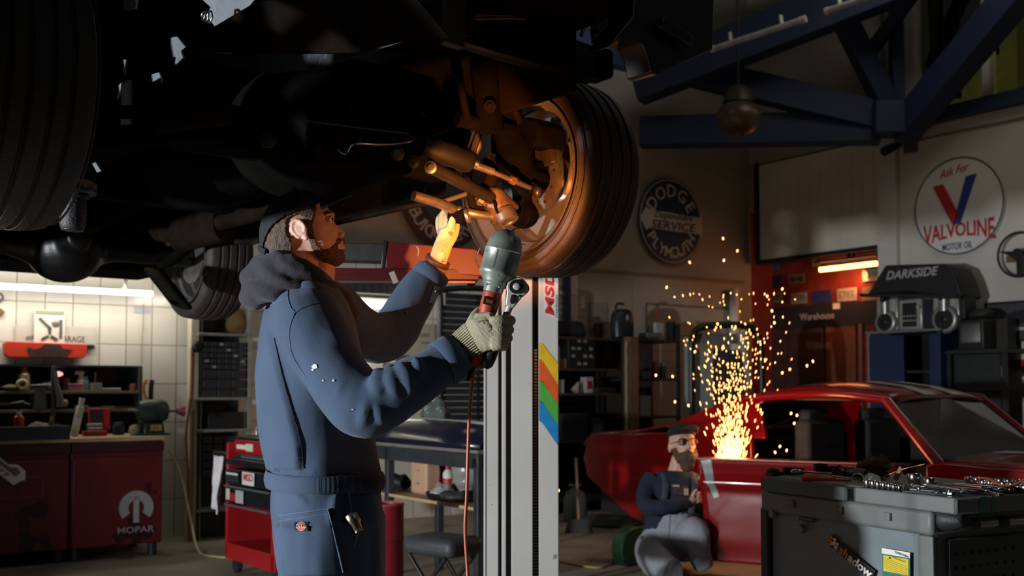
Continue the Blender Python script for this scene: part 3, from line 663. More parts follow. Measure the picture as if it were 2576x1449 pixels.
vessel('jar', 'dark ribbed jar on the worktop left of the grinder', 'jar', S3(298, 8.8), 0.045, 0.10, '2c3238', True, 0.8, '3a4248')
solo('ball_of_string', displace(MB().ell((0, 0, 0.042), 0.045), lambda c, n: 0.006 * mnoise.noise(c * 60)), cm('8a8266', 0.9), 'dusty ball of string under the grinder', 'string', RF @ Matrix.Translation(S3(338, 8.62)), smooth=70)
# bench grinder
t = thing('bench_grinder', 'dark green bench grinder at the right end of the worktop', 'grinder', RF @ Matrix.Translation((rw(383, 1090, 8.62).x, 8.62, 0.91)))
GR = mat('grinder_green', '2c3a38', 0.35, 0.2, var=0.2)
obj('motor', MB().lathe([(0.02, -0.12), (0.075, -0.11), (0.092, -0.06), (0.092, 0.07), (0.07, 0.11), (0.02, 0.12)], Matrix.Translation((0, 0, 0.19)) @ Matrix.Rotation(R(90), 4, 'Y'), 22), GR, t, smooth=40)
obj('base', MB().box((0, 0, 0.05), (0.17, 0.13, 0.10), taper=0.85), GR, t, bevel=0.01)
obj('foot', MB().box((0, 0, 0.008), (0.24, 0.16, 0.016)), GR, t, bevel=0.004)
obj('name_plate', MB().box((0.01, -0.066, 0.06), (0.085, 0.004, 0.045)), cm('a5884a'), t); obj('lettering', MB().text('GTX', (0.01, -0.07, 0.06), 0.05, 0.026, .01), BLACKINK, t)
obj('shaft', MB().cyl((0.10, 0, 0.19), (0.20, 0, 0.19), 0.012).cyl((-0.19, 0, 0.20), (-0.10, 0, 0.19), 0.010), STEEL, t, smooth=40)
obj('wire_cup', MB().lathe([(0.0, 0), (0.022, 0.0), (0.045, 0.05), (0.05, 0.06), (0.0, 0.05)], Matrix.Translation((0.19, 0, 0.19)) @ Matrix.Rotation(R(90), 4, 'Y'), 18), cm('6a2a2e'), t, smooth=40)
# saw hanging at the shelf end
t = thing('hand_saw', 'orange-handled saw hanging at the end of the navy shelf', 'saw', RF @ Matrix.Translation((ue + 0.03, 8.98, 1.22)))
obj('handle', MB().tube(smooth_path([(0, 0, 0.13), (-0.022, 0, 0.09), (-0.02, 0, 0.03), (0.0, 0, -0.03)], 4), 0.012, 8), cm('b5632a'), t, smooth=60)
obj('blade', MB().add([(0, -.001, -.02), (0.03, -.001, -.02), (0.065, -.001, -.27), (0.03, -.001, -.27), (0, .001, -.02), (0.03, .001, -.02), (0.065, .001, -.27), (0.03, .001, -.27)], [(0, 1, 2, 3), (7, 6, 5, 4), (0, 4, 5, 1), (1, 5, 6, 2), (2, 6, 7, 3), (3, 7, 4, 0)]), cm('2c3436', 0.4, 0.4), t)
solo('black_strap', MB().tube(smooth_path([(0.065, 0, 0.13), (0.055, -.01, 0.05), (0.06, 0, -0.1), (0.085, 0, -0.27)], 5), [0.02] * 16, 8, flat=(1, 0.35)), cm('1c2024', 0.7), 'black strap hanging beside the orange saw', 'strap', RF @ Matrix.Translation((ue + 0.03, 9.05, 1.22)), smooth=60)
# wall above the bench: strip sign, blister pack, red tin box
t = thing('banner_strip', 'pale banner strip with grey capital letters over the bench', 'banner', RF @ Matrix.Translation(rw(135, 846, 9.285)))
obj('strip', MB().box((0.02, 0, 0), (0.62, 0.004, 0.165)), mat('strip_grey', 'b9b4a8', 0.5, var=.03), t)
obj('lettering', MB().text('#R', (-0.175, -0.004, -0.02), 0.08, 0.045, 0.012, 0.15), cm('4a4842'), t); obj('lettering', MB().text('ARAGE', (0.155, -0.004, -0.02), 0.175, 0.05, 0.012), cm('4a4842'), t)
t = thing('blister_pack', 'clear blister pack with metal fittings hanging over the red tin box', 'pack', RF @ Matrix.Translation(rw(125, 822, 9.26)))
obj('card', MB().box((0, 0.005, 0), (0.235, 0.006, 0.27)), mat('blister', 'd8d6c8', 0.15, var=.05, bump=0.5, bscale=16), t, bevel=0.004)
obj('header', MB().box((0, 0.0, 0.115), (0.22, 0.006, 0.03)), cm('8f8f74'), t)
sp = MB(); [sp.prism([(-0.008, 0.01), (0.008, 0.01), (0.012, 0.06), (0, 0.075), (-0.012, 0.06)], -0.004, 0.004, Matrix.Translation((0, -0.006, -0.07)) @ dm @ Matrix.Rotation(R(a_), 4, 'Z')) for a_ in (0, 120, 240)]
obj('fitting', sp, cm('6a665c', 0.3, 0.5), t); obj('fitting', MB().bar((-0.08, -0.004, 0.07), (0.01, -0.004, -0.02), .012, .018), cm('77736a', .3, .4), t)
obj('fitting', MB().bar((0.085, -0.004, 0.06), (0.085, -0.004, -0.09), .01, .02), cm('77736a', .3, .4), t); obj('fitting', MB().ell((0.045, -0.004, 0.03), (0.03, 0.01, 0.03)), cm('8a867c', .3, .4), t)
t = thing('tin_sign_box', 'red tin box with a black car print on the wall over the shelf', 'box', RF @ Matrix.Translation(rw(113, 881, 9.22)))
obj('body', MB().prism([(-0.30, -0.045), (-0.27, -0.063), (0.28, -0.063), (0.31, -0.04), (0.31, 0.055), (-0.29, 0.063), (-0.31, 0.045)], -0.05, 0.05, dm), mat('tin_red', 'c43a25', 0.4, var=.08), t, bevel=0.006)
cp = ppoly([(-0.12, -0.055), (-0.14, -0.005), (-0.05, 0.015), (-0.01, 0.048), (0.10, 0.045), (0.13, 0.012), (0.20, 0.005), (0.17, -0.03), (0.16, -0.055)], -0.054, -0.051)
obj('print', cp, mat('print_black', '3c2422', 0.5, var=.25, scale=30), t); obj('print', MB().lathe([(0, -.001), (0.02, -.001), (0.02, .001), (0, .001)], Matrix.Translation((-0.125, -0.053, 0.0)) @ dm, 16), cm('3c3436'), t)
solo('marker_pen', MB().cyl((0, 0, 0), (0.10, 0, 0), 0.013), BLACK, 'black marker behind the right end of the red tin box', 'marker', RF @ Matrix.Translation(rw(205, 870, 9.26)), smooth=40)
t = thing('wall_bracket', 'round metal bracket cut by the left picture edge', 'bracket', RF @ Matrix.Translation(rw(-4, 748, 9.27)))
obj('ring', MB().torus((0, 0, 0), 0.035, 0.007, None, 24, 6, ax='y'), cm('5a5650', .4, .5), t, smooth=60); obj('bolt', MB().cyl((0, 0.02, 0), (0, -0.02, 0), 0.012), STEEL, t)
solo('brass_hook', MB().box((0, 0, 0), (0.05, 0.03, 0.055), Matrix.Rotation(R(40), 4, 'Y')), cm('6a5a34', .4, .5), 'small brass hook on the tiles at the left picture edge', 'hook', RF @ Matrix.Translation(rw(0, 786, 9.27)), bevel=0.004)
solo('paper_note', MB().box((0, 0, 0), (0.14, 0.003, 0.055)), cm('9c9ca6'), 'pale grey paper label on the tile below the tube lamp end', 'note', RF @ Matrix.Translation(rw(358, 780, 9.294)))
# white post with pipe, alarm bell
WPX = 9.0
t = thing('white_post', 'pale square post with rusty pipe beside the drawer rack', 'post', RF)
pp = rw(487, 1100, WPX); obj('post', MB().box((pp.x, WPX, 1.45), (0.10, 0.10, 2.9)), mat('post_cream', 'c4b79e', 0.5, var=.1, scale=3), t, bevel=0.006)
obj('pipe', MB().tube(smooth_path([(pp.x - 0.045, WPX - 0.06, 1.62), (pp.x - 0.05, WPX - 0.06, 1.2), (pp.x - 0.085, WPX - 0.06, 0.9), (pp.x - 0.06, WPX - .06, 0.5), (pp.x - 0.05, WPX - 0.06, 0.0)], 5), 0.012, 8), cm('8a5a40'), t, smooth=50)
obj('pipe', MB().tube([(pp.x - 0.01, WPX - 0.06, 1.1), (pp.x - 0.015, WPX - 0.06, 0.0)], 0.014, 8), cm('b5a684'), t, smooth=50)
obj('valve', MB().ell((pp.x - 0.01, WPX - 0.08, 1.63), (0.045, 0.03, 0.05)), BLACK, t, smooth=60)
t = thing('hanging_cable', 'thin cord hanging down the tiles from the tube lamp', 'cord', RF)
obj('cord', MB().tube(smooth_path([(rw(362, 744, 9.28).x, 9.28, 2.0), (rw(361, 800, 9.28).x, 9.28, 1.85), (rw(358, 850, 9.28).x, 9.28, 1.7), (rw(356, 920, 9.28).x, 9.28, 1.5)], 4), 0.004, 6), cm('8a857a'), t)
t = thing('floor_cable', 'pale cable trailing from the post down across the floor', 'cable', RF)
fl = lambda px, py: RF.inverted() @ onplane(px, py, Vector((0, 0, 1)), 0.012)
obj('cable', MB().tube(smooth_path([rw(425, 1130, 8.95), rw(455, 1195, 8.9), rw(478, 1300, 8.7), fl(500, 1385), fl(540, 1400), fl(600, 1402), fl(680, 1400)], 5), 0.008, 6), cm('b5a880'), t, smooth=60)
# drawer rack
DW = 8.95; dl = rw(505, 900, DW).x; dr = rw(622, 900, DW).x
t = thing('drawer_rack', 'tall grey rack of small drawers behind the mechanic', 'rack', RF)
DRW = mat('drawer_grey', '33383c', 0.35, var=.15, scale=9)
zt_ = rw(560, 842, DW).z; zb_ = rw(560, 997, DW).z; zs = rw(560, 1000, DW).z
obj('frame', MB().box((dl - .01, DW + .1, 1.0), (0.02, 0.24, 2.0)).box(((dl + dr) / 2, DW + .21, 1.0), (dr - dl, 0.02, 2.0)), mat('rack_dark', '22272b', 0.5), t)
obj('post', MB().box((dr + 0.025, DW + .02, 1.0), (0.04, 0.06, 2.05)), mat('rack_post', '9a958a', 0.5), t, bevel=.004)
for z in (zt_, zs - .01, zs - .28, 0.25): obj('shelf', MB().box(((dl + dr) / 2, DW + .1, z), (dr - dl + .06, 0.26, 0.024)), mat('rack_shelf', '8a8880', 0.5), t, bevel=.003)
zz = zt_ - 0.06
for r_ in range(8):
    h = 0.048 if r_ < 5 else 0.082; nc = 6 if r_ < 5 else 3; zz -= h
    for c_ in range(nc):
        wd = (dr - dl - 0.03) / nc; u_ = dl + .015 + wd * (c_ + .5)
        d_ = obj('drawer', MB().box((u_, DW + 0.05, zz + h / 2), (wd - .006, 0.14, h - .006)), DRW, t, bevel=.004)
        if r_ < 5 and (r_ * 7 + c_ * 3) % 5 == 1: obj('label_patch', MB().box((u_, DW - 0.022, zz + h / 2), (wd * .5, 0.003, h * .4)), cm('9aa0a0'), d_)
for r_ in range(5):
    for c_ in range(4):
        wd = (dr - dl - 0.03) / 4; obj('bin', MB().box((dl + .015 + wd * (c_ + .5), DW + .05, zs - .36 - .07 * r_), (wd - .01, .14, .058), taper=1.05), DRW, t, bevel=.004)
box_item('storage_crate', 'dark crate on the middle shelf of the drawer rack', 'crate', ((dl + dr) / 2 + .02, DW + .08, zs - .265), (0.32, 0.2, 0.14), '1d2227')
solo('burlap_sack', displace(MB().ell((0, 0, 0.10), (0.10, 0.08, 0.12), 18, 12), lambda c, n: 0.02 * mnoise.noise(c * 14)), cm('7d6238', 0.9), 'brown sack on top of the drawer rack', 'sack', RF @ Matrix.Translation((dr - 0.06, DW + .1, zt_ + .012)), smooth=70)

# ================================================================== red tool cart behind the mechanic
CM = frame((-2.0, 7.54, 0), (0.61, -0.79, 0)) @ Matrix.Diagonal((1.26, 1, 1, 1))
CRED = mat('cart_red', '96181b', 0.35, var=.08, scale=5); CBLK = mat('cart_black', '15171a', 0.4, var=.2)
t = thing('tool_cart', 'red wheeled tool cart with black drawers behind the mechanic', 'tool cart', CM)
L = 0.62; D = 0.42
obj('side_panel', MB().box((0.01, D / 2, 0.50), (0.025, D, 0.80)), CRED, t, bevel=.004)
obj('side_panel', MB().box((L - .015, D / 2, 0.50), (0.05, D, 0.80)), CRED, t, bevel=.004)
obj('bottom_panel', MB().box((L / 2, D / 2, 0.155), (L, D, 0.11)), CRED, t, bevel=.004)
obj('back_panel', MB().box((L / 2, D - .01, 0.5), (L - .02, .02, .7)), mat('cart_inside', '2a0d10', .6), t)
obj('drawer', MB().box((L / 2, D / 2 - .01, 0.67), (L - .06, D, 0.105)), CBLK, t, bevel=.006)
obj('drawer', MB().box((L / 2, D / 2 - .01, 0.545), (L - .06, D, 0.105)), CBLK, t, bevel=.006)
obj('drawer_rail', MB().box((L / 2, -0.02, 0.605), (L - .06, .02, .014)).box((L / 2, -0.02, 0.478), (L - .06, .02, .014)), cm('6a6c6c', .4, .5), t)
obj('top_tray', MB().box((L / 2, D / 2, 0.77), (L + .02, D, 0.05)), CBLK, t, bevel=.008)
obj('side_shelf', MB().box((-0.14, D / 2, 0.81), (0.30, D * .8, 0.025)), CBLK, t, bevel=.006)
obj('sticker', MB().box((0.13, -0.025, 0.675), (0.17, .002, .07)), cm('2a2a2c'), t); obj('sticker', MB().box((0.13, -0.027, 0.693), (0.15, .002, .014)), cm('c9c9c6'), t)
s_ = obj('sticker', MB().box((0.34, -0.025, 0.675), (0.15, .002, .085)), cm('c9c9c6'), t); obj('lettering', MB().text('MSD', (0.345, -0.029, 0.685), 0.12, 0.05, .015), REDINK, s_)
obj('sticker', MB().box((0.075, -0.025, 0.55), (0.05, .002, .075)), cm('b9b6b0'), t); obj('sticker', MB().box((0.145, -0.025, 0.535), (0.07, .002, .05)), cm('9a2024'), t); obj('sticker', MB().box((0.23, -0.025, 0.545), (0.10, .002, .085)), cm('9da09e'), t)
for x in (0.06, L - .06):
    for y in (0.06, D - .06):
        c_ = obj('caster', MB().lathe([(0.01, -0.02), (0.05, -0.018), (0.055, 0), (0.05, 0.018), (0.01, 0.02)], Matrix.Translation((x, y, .055)) @ Matrix.Diagonal((.8, 1, 1, 1)) @ dm, 18), RUBBER, t, smooth=40); obj('fork', MB().box((x, y, 0.085), (0.03, 0.05, 0.05)), STEEL, c_)
t = thing('tool_box', 'red tool box with pale stickers on top of the red cart', 'tool box', CM)
obj('body', MB().box((0.33, D / 2, 0.875), (0.60, 0.34, 0.095)), CRED, t, bevel=.008); obj('lid', MB().box((0.33, D / 2, 0.935), (0.58, 0.34, 0.03)), CBLK, t, bevel=.008)
obj('sticker', MB().box((0.14, 0.038, 0.875), (0.14, .002, .03)), cm('d0cbb8'), t); obj('sticker', MB().box((0.24, 0.037, 0.875), (0.09, .002, .05)), cm('c9c4b0'), t); obj('sticker', MB().box((0.44, 0.038, 0.865), (0.07, .002, .05)), cm('d0cbc8'), t)
obj('handle', MB().tube(smooth_path([(0.03, D / 2, 0.93), (0.03, D / 2, 0.99), (0.08, D / 2, 1.0), (0.14, D / 2, 0.985), (0.14, D / 2, .94)], 4), 0.012, 8), cm('9a9a98', .4, .4), t, smooth=50)
box_item('black_case', 'low black case with labels lying under the red tool box', 'case', (0.36, 0.16, 0.797), (0.50, 0.30, 0.03), '1b1c20', base=CM, face='4a4c52')
solo('white_rag', displace(MB().grid(lambda a, b: Vector((-0.10 + 0.11 * (a - .5) * (1 - .35 * b * b), -0.012 + 0.02 * math.sin(a * 9 + b * 3), 0.80 - 0.36 * b - .05 * a * b)), 12, 20), lambda c, n: 0.012 * mnoise.noise(c * 13)), cm('c8c4c4', .9), 'crumpled white rag hanging from the side shelf of the red cart', 'rag', CM, smooth=80, solid=.006)
solo('coiled_hose', MB().torus((0.42, 0.22, 0.222), 0.06, 0.009, None, 24, 8).torus((0.44, 0.22, 0.236), 0.055, 0.009, None, 24, 8), cm('8a7468'), 'coiled brown hose in the bottom of the red cart', 'hose', CM, smooth=70)
# ================================================================== steel work table right of the mechanic
TM = frame(at(1201, 1137, 6.45) * Vector((1, 1, 0)) if False else Vector((at(1201, 1137, 6.45).x, 6.45, 0)), (-0.574, 0.819, 0), (0, 0, 1)) @ Matrix.Scale(1, 4)
# local x: away along the table, local y: towards the camera side (negative = into the table depth)
TGREY = mat('table_grey', '3c4146', 0.45, 0.4, var=.2); TTOP = mat('table_top', '77736a', 0.5, var=.2, scale=5)
t = thing('steel_table', 'grey steel work table with a lower wooden shelf right of the mechanic', 'table', TM)
L = 2.3; Dp = 0.46
obj('table_top', MB().box((L / 2, -Dp / 2, 0.895), (L, Dp, 0.02)), TTOP, t, bevel=.003)
obj('apron', MB().box((L / 2, -0.02, 0.835), (L, 0.03, 0.09)), TGREY, t, bevel=.003)
obj('apron', MB().box((0.02, -Dp / 2, 0.835), (0.03, Dp, 0.09)), TGREY, t, bevel=.003)
for x in (0.03, L * .5, L - .03):
    for y in (-0.03, -Dp + .03): obj('leg', MB().box((x, y, 0.44), (0.05, 0.05, 0.88)), TGREY, t, bevel=.004)
obj('lower_shelf', MB().box((L / 2, -Dp / 2, 0.55), (L - .06, Dp - .03, 0.02)), PLYWOOD, t, bevel=.003)
obj('connector', MB().box((0.03, 0.0, 0.83), (0.035, 0.02, 0.05)), BLACK, t)
TI = TM.inverted()
def tl(px, py, Y): return TI @ at(px, py, Y)
def tz(px, z, ydep):       # point on the table at height z, ydep behind the front edge, under picture column px
    n = TM.to_3x3() @ Vector((0, 1, 0)); c = n.dot(TM.translation) - ydep
    d = ray(px, 1200); tt = c / (d.x * n.x + d.y * n.y); p = TI @ Vector((d.x * tt, d.y * tt, z)); return p
def TT(px, z, ydep, rz=0.0): return TM @ Matrix.Translation(tz(px, z, ydep)) @ Matrix.Rotation(rz + math.pi, 4, 'Z')
t = thing('wooden_case', 'pale wooden case standing on the lower shelf of the steel table', 'case', TT(1055, 0.56, 0.16))
obj('body', MB().box((0, 0.05, 0.135), (0.21, 0.12, 0.27)), mat('case_wood', 'c09a7e', 0.6, var=.06, scale=4), t, bevel=.018); obj('latch', MB().box((0.0, -0.012, 0.075), (0.035, 0.006, 0.01)), cm('8a6a54'), t)
obj('latch', MB().box((0.0, -0.012, 0.16), (0.035, 0.006, 0.006)), cm('9a7a60'), t)
box_item('red_board', 'dark red panel behind the wooden case on the lower shelf', 'panel', tz(1105, 0.56, 0.36), (0.26, 0.02, 0.27), '4a1a1c', base=TM)
t = vessel('sauce_bottle', 'white and red squeeze bottle beside the wooden case', 'bottle', tz(1127, 0.56, 0.30), 0.035, 0.22, 'd6d2cc', True, 0.5, 'a82226', base=TM, band='b03030')
t = thing('drip_tray', 'black plastic drip tray full of scraps on the lower shelf', 'tray', TT(1130, 0.562, 0.14))
obj('tray', MB().loft([[Vector((a * (.23 + k * .03), .05 + b * (.15 + k * .02), k * .035)) for a, b in circ(28)] for k in (0, 1)], caps=False).prism([(a * .23, .05 + b * .15) for a, b in circ(28)], 0, .006), BLACK, t, smooth=40, solid=.005)
solo('crumpled_foil', displace(MB().ell((0, 0, 0.03), (0.08, 0.06, 0.05), 24, 14), lambda c, n: .03 * mnoise.noise(c * 25)), cm('b9bab6', .35, .3), 'crumpled pale foil in the black drip tray', 'foil', TT(1112, 0.575, 0.14), smooth=30)
solo('grey_part', displace(MB().ell((0, 0, 0.02), (0.12, 0.07, 0.03), 24, 12), lambda c, n: .015 * mnoise.noise(c * 20)), cm('4a4b48', .5, .3), 'dull grey car part in the black drip tray', 'car part', TT(1140, 0.575, 0.10), smooth=40)
solo('plastic_bag', displace(MB().ell((0, 0, 0.12), (0.11, 0.09, 0.14), 28, 18), lambda c, n: .035 * mnoise.noise(c * 12) + .012 * mnoise.noise(c * 38)), mat('bag', '8f8d86', 0.25, var=.12, scale=9), 'crumpled pale plastic bag at the end of the lower shelf', 'bag', TT(1172, 0.562, 0.3), smooth=50)
solo('dark_bundle', displace(MB().ell((0, 0, 0.05), (0.12, 0.08, 0.06), 20, 12), lambda c, n: .025 * mnoise.noise(c * 18)), cm('202326', .6), 'dark bundle of rags at the far end of the lower shelf', 'rag', TT(1000, 0.56, 0.2), smooth=60)
# dark blue body panel on the table, black louvre panel behind it
bp = MB(); bp.loft([[Vector((x, -0.24 + 0.22 * math.cos(a) * w_, 0.905 + h_ * math.sin(a))) for a in [math.pi * k / 14 for k in range(15)]] for x, w_, h_ in ((0.02, .95, .13), (0.5, 1, .16), (1.1, 1, .17), (1.8, .9, .15))], closed=False)
t = thing('body_panel', 'dark blue car body panel with a pale trim strip lying on the steel table', 'car panel', TM)
obj('panel', bp, mat('panel_blue', '161c2c', 0.25, var=.1, coat=.4), t, smooth=80, solid=.01)
obj('trim_strip', MB().bar((0.03, -0.20, 1.05), (1.75, -0.20, 1.075), 0.02, 0.03), cm('b5b6b8', .35, .5), t, bevel=.004)
p0 = rw(1104, 726, 8.6); p1 = rw(1330, 1085, 8.6)
t = thing('louvre_panel', 'black slatted car window louvre panel standing behind the steel table', 'louvre', RF @ Matrix.Translation((p0.x, 8.6, p1.z - .12)))
wd = p1.x - p0.x; ht = p0.z - p1.z + .12
obj('frame', MB().tube(smooth_path([(0.02, 0, 0), (0.02, 0, ht * .86), (0.10, 0, ht), (wd - .1, 0, ht), (wd, 0, ht * .86), (wd, 0, 0)], 5), 0.03, 8), cm('1b2128', .4), t, smooth=60)
lv = MB(); ns = 24
for k in range(ns): lv.box((wd / 2, 0.01, ht * (k + .5) / ns * .98), (wd * (.96 if k < ns - 2 else .85), 0.012, ht / ns * .9), Matrix.Rotation(0, 4, 'X'))
obj('slat', lv, cm('262d34', .3), t)
obj('rib', MB().box((wd * .42, -0.012, ht * .5), (0.02, .02, ht * .95)), cm('14181c'), t)
for k in (0, 1): obj('stand', MB().box((0.05 + (wd - .1) * k, 0.05, -(p1.z - .12) / 2), (0.05, 0.05, p1.z - .12)), TGREY, t)
solo('clear_bag', displace(MB().ell((0, 0, 0.06), (0.15, 0.07, 0.085), 24, 14), lambda c, n: .03 * mnoise.noise(c * 16)), mat('clear_bag', '5c6460', 0.15, var=.3, scale=14), 'crumpled clear bag on the dark blue body panel', 'bag', TM @ Matrix.Translation(tz(1095, 1.06, 0.3)), smooth=50)
# posters on the tiles behind the mechanic's arms
def wallposter(name, label, cat, x0, y0, x1, y1, m, w0=9.285):
    a = rw(x0, y0, w0); b = rw(x1, y1, w0)
    t = thing(name, label, cat, RF @ Matrix.Translation(((a.x + b.x) / 2, w0, (a.z + b.z) / 2)))
    W_, H_ = abs(b.x - a.x), abs(a.z - b.z)
    obj('sheet', MB().box((0, 0, 0), (W_, 0.004, H_)), m, t); return t, W_, H_
t, W_, H_ = wallposter('poster', 'pale poster dated 1971 between the arms of the mechanic', 'poster', 1010, 812, 1094, 906, mat('poster_cream', '9a9686', 0.7, var=.05))
obj('lettering', MB().text('1971', (0.20 * W_, -.004, .17 * H_), .26 * W_, .11 * H_, .01), cm('2c2c28'), t); obj('lettering', MB().text('Deville', (0.2 * W_, -.004, -.02 * H_), .26 * W_, .08 * H_), cm('5a584e'), t)
t, W_, H_ = wallposter('flag', 'small striped flag with a grey star field hung on the tiles', 'flag', 995, 893, 1105, 945, cm('b8b4a6', .8))
for k in range(4): obj('stripe', MB().box((0.12 * W_, -.003, H_ * (.38 - .25 * k)), (.76 * W_, .003, H_ * .12)), cm('c4502c', .8), t)
obj('star_field', MB().box((-.34 * W_, -.004, 0.1 * H_), (.32 * W_, .004, H_ * .8)), mat('star_field', '4a4a50', .8, var=.6, scale=60), t)
t, W_, H_ = wallposter('poster', 'cream sheet with a dark mark seen under the raised sleeve', 'poster', 930, 880, 996, 985, cm('c8c2b0', .8))
obj('print', MB().ell((0.1 * W_, -.003, 0.1 * H_), (.12 * W_, .003, .2 * H_)), cm('6a6452', .8), t)
# second tube lamp and grey corrugated hood behind the arms
a = rw(760, 760, 9.05); b = rw(985, 772, 9.05)
t = thing('fluorescent_tube', 'short lit tube lamp seen between the mechanic and his raised arm', 'lamp', RF)
obj('tube', MB().cyl((a.x, 9.05, a.z), (b.x, 9.05, a.z), 0.024), TUBE, t, smooth=40)
obj('fixture', MB().box(((a.x + b.x) / 2, 9.12, a.z + .05), (b.x - a.x, .10, .05)), WHITEPAINT, t)
obj('bracket', MB().box(((a.x + b.x) / 2, 9.22, a.z + .05), (.06, .16, .04)), DKFRAME, t)
lamp('tube_wall_light', 'AREA', RF @ Vector(((a.x + b.x) / 2, 8.95, a.z - .05)), 4.0, (1.0, 0.95, 0.84), RF @ Vector(((a.x + b.x) / 2 + .4, 9.3, a.z - .6)), 0.8, 0.05)
a = rw(700, 700, 9.05); b = rw(1005, 745, 9.05)
hd = MB(); n = 30
for k in range(n): hd.box((a.x + (b.x - a.x) * (k + .5) / n, 9.1 + .008 * (k % 2), (a.z + b.z) / 2), ((b.x - a.x) / n, 0.36, a.z - b.z))
solo('corrugated_hood', hd, cm('34393a', .6), 'grey corrugated hood on the wall above the short tube lamp', 'hood', RF)
# red drum, black folding stool
t = thing('red_drum', 'tall slim red steel drum beside the knee of the mechanic', 'drum', TR(at(966, 1300, 6.3).x, 6.3, 0))
zt_ = at(980, 1272, 6.2).z
obj('body', MB().lathe([(0.108, 0), (0.115, 0.01), (0.115, zt_ * .33), (0.12, zt_ * .345), (0.115, zt_ * .36), (0.115, zt_ * .66), (0.12, zt_ * .675), (0.115, zt_ * .69), (0.115, zt_), (0.10, zt_ - .004), (0.10, zt_ - .12), (0, zt_ - .12)], None, 28), mat('drum_red', '7c1a22', .45, var=.18, scale=6), t, smooth=40)
obj('rim', MB().torus((0, 0, zt_), 0.112, .007, None, 32, 6), cm('a04a4a'), t, smooth=60)
sx = at(1113, 1400, 5.75)
t = thing('folding_stool', 'black padded folding stool in front of the steel table', 'stool', TR(sx.x, 5.75, 0, R(-38)))
z = at(1113, 1352, 5.7).z
obj('seat', MB().box((0, 0, z - .045), (0.36, 0.27, .10)), mat('stool_pad', '33363a', .55, var=.15, scale=14), t, bevel=.04, bseg=4)
for s_ in (-1, 1):
    obj('leg', MB().tube(smooth_path([(.15 * s_, -.13, 0.01), (.04 * s_, -.12, .2), (-.13 * s_, -.12, z - .09)], 4), .012, 8), BLACK, t, smooth=50)
    obj('leg', MB().tube(smooth_path([(.15 * s_, .13, 0.01), (.04 * s_, .12, .2), (-.13 * s_, .12, z - .09)], 4), .012, 8), BLACK, t, smooth=50)
obj('crossbar', MB().tube([(.15, -.13, .02), (.15, .13, .02)], .011, 8), BLACK, t); obj('crossbar', MB().tube([(-.15, -.13, .02), (-.15, .13, .02)], .011, 8), BLACK, t)

# ================================================================== shelving along the left wall, right of the lift post
SHD = mat('shelf_dark', '23221f', .6, var=.25, scale=5)
W1 = 8.75
def sb(px, py, w0=W1): return rw(px, py, w0)
uA = sb(1395, 900).x; uB = sb(1575, 900).x; uC = sb(1712, 900).x
zs_ = [sb(1500, y).z for y in (852, 930, 992, 1110)]
t = thing('storage_shelving', 'dark shelving full of boxes along the wall left of the timber post', 'shelving', RF)
for z in zs_ + [0.12]: obj('shelf', MB().box(((uA + uB) / 2, W1 + .25, z), (uB - uA, .48, .025)), mat('shelf_brown', '3a2c24', .6, var=.3), t, bevel=.003)
for u_ in (uA, uB - .02):
    for w_ in (W1 + .02, W1 + .47): obj('post', MB().box((u_, w_, zs_[0] / 2 + .1), (.04, .04, zs_[0] + .2)), SHD, t)
obj('back_panel', MB().box(((uA + uB) / 2, W1 + .49, zs_[0] / 2), (uB - uA, .01, zs_[0])), cm('1d2024'), t)
zr = [sb(1650, y).z for y in (857, 955, 1050)]
t = thing('storage_shelving', 'dark shelving with cans along the wall right of the timber post', 'shelving', RF)
for z in zr + [.12]: obj('shelf', MB().box(((uB + uC) / 2 + .03, W1 + .25, z), (uC - uB - .06, .48, .025)), SHD, t, bevel=.003)
for u_ in (uB + .05, uC - .02):
    for w_ in (W1 + .02, W1 + .47): obj('post', MB().box((u_, w_, zr[0] / 2 + .1), (.035, .035, zr[0] + .2)), SHD, t)
obj('back_panel', MB().box(((uB + uC) / 2, W1 + .49, zr[0] / 2), (uC - uB, .01, zr[0])), cm('3a342a', .8), t)
pt = sb(1588, 950, 8.62)
t = thing('timber_post', 'brown timber post with a rope hanging down its left side', 'post', RF)
zt_ = sb(1588, 848, 8.62).z
obj('post', MB().box((pt.x, 8.62, zt_ / 2), (.13, .10, zt_)), mat('timber', '6a4a34', .7, var=.25, scale=4, bump=.2), t, bevel=.006)
obj('rope', MB().tube([(pt.x - .10, 8.58, zt_ - .05 - k * .1) for k in range(int(zt_ / .1))], .016, 8, rfun=lambda a, b: 1 + .25 * math.sin(a * 160 + b)), cm('8a7c66', .9), t, smooth=60)
# things on the shelves
box_item('parts_organizer', 'dark organizer with pale labelled drawers on the second shelf', 'organizer', (sb(1478, 880).x, W1 + .2, zs_[1] + .013), (.36, .22, .33), '16191b', base=RF)
org = bpy.data.objects['parts_organizer']
for r_ in range(4):
    for c_ in range(4): 
        if (r_ + c_ * 2) % 3: obj('label_patch', MB().box((-.12 + .08 * c_, -.112, .05 + .08 * r_), (.045, .003, .03)), cm('8d8a7e'), org)
box_item('cardboard_box', 'small worn cardboard box at the left end of the second shelf', 'box', (sb(1425, 880).x, W1 + .15, zs_[1] + .013), (.13, .15, .10), '6a5a44', base=RF)
box_item('paint_box', 'white and red carton on the third shelf', 'carton', (sb(1499, 960).x, W1 + .15, zs_[2] + .013), (.10, .1, .17), 'a8a098', base=RF, face='7a2428')
box_item('white_carton', 'small white carton near the lift post on the third shelf', 'carton', (sb(1421, 975).x, W1 + .1, zs_[2] + .013), (.075, .08, .14), 'a3a39c', base=RF)
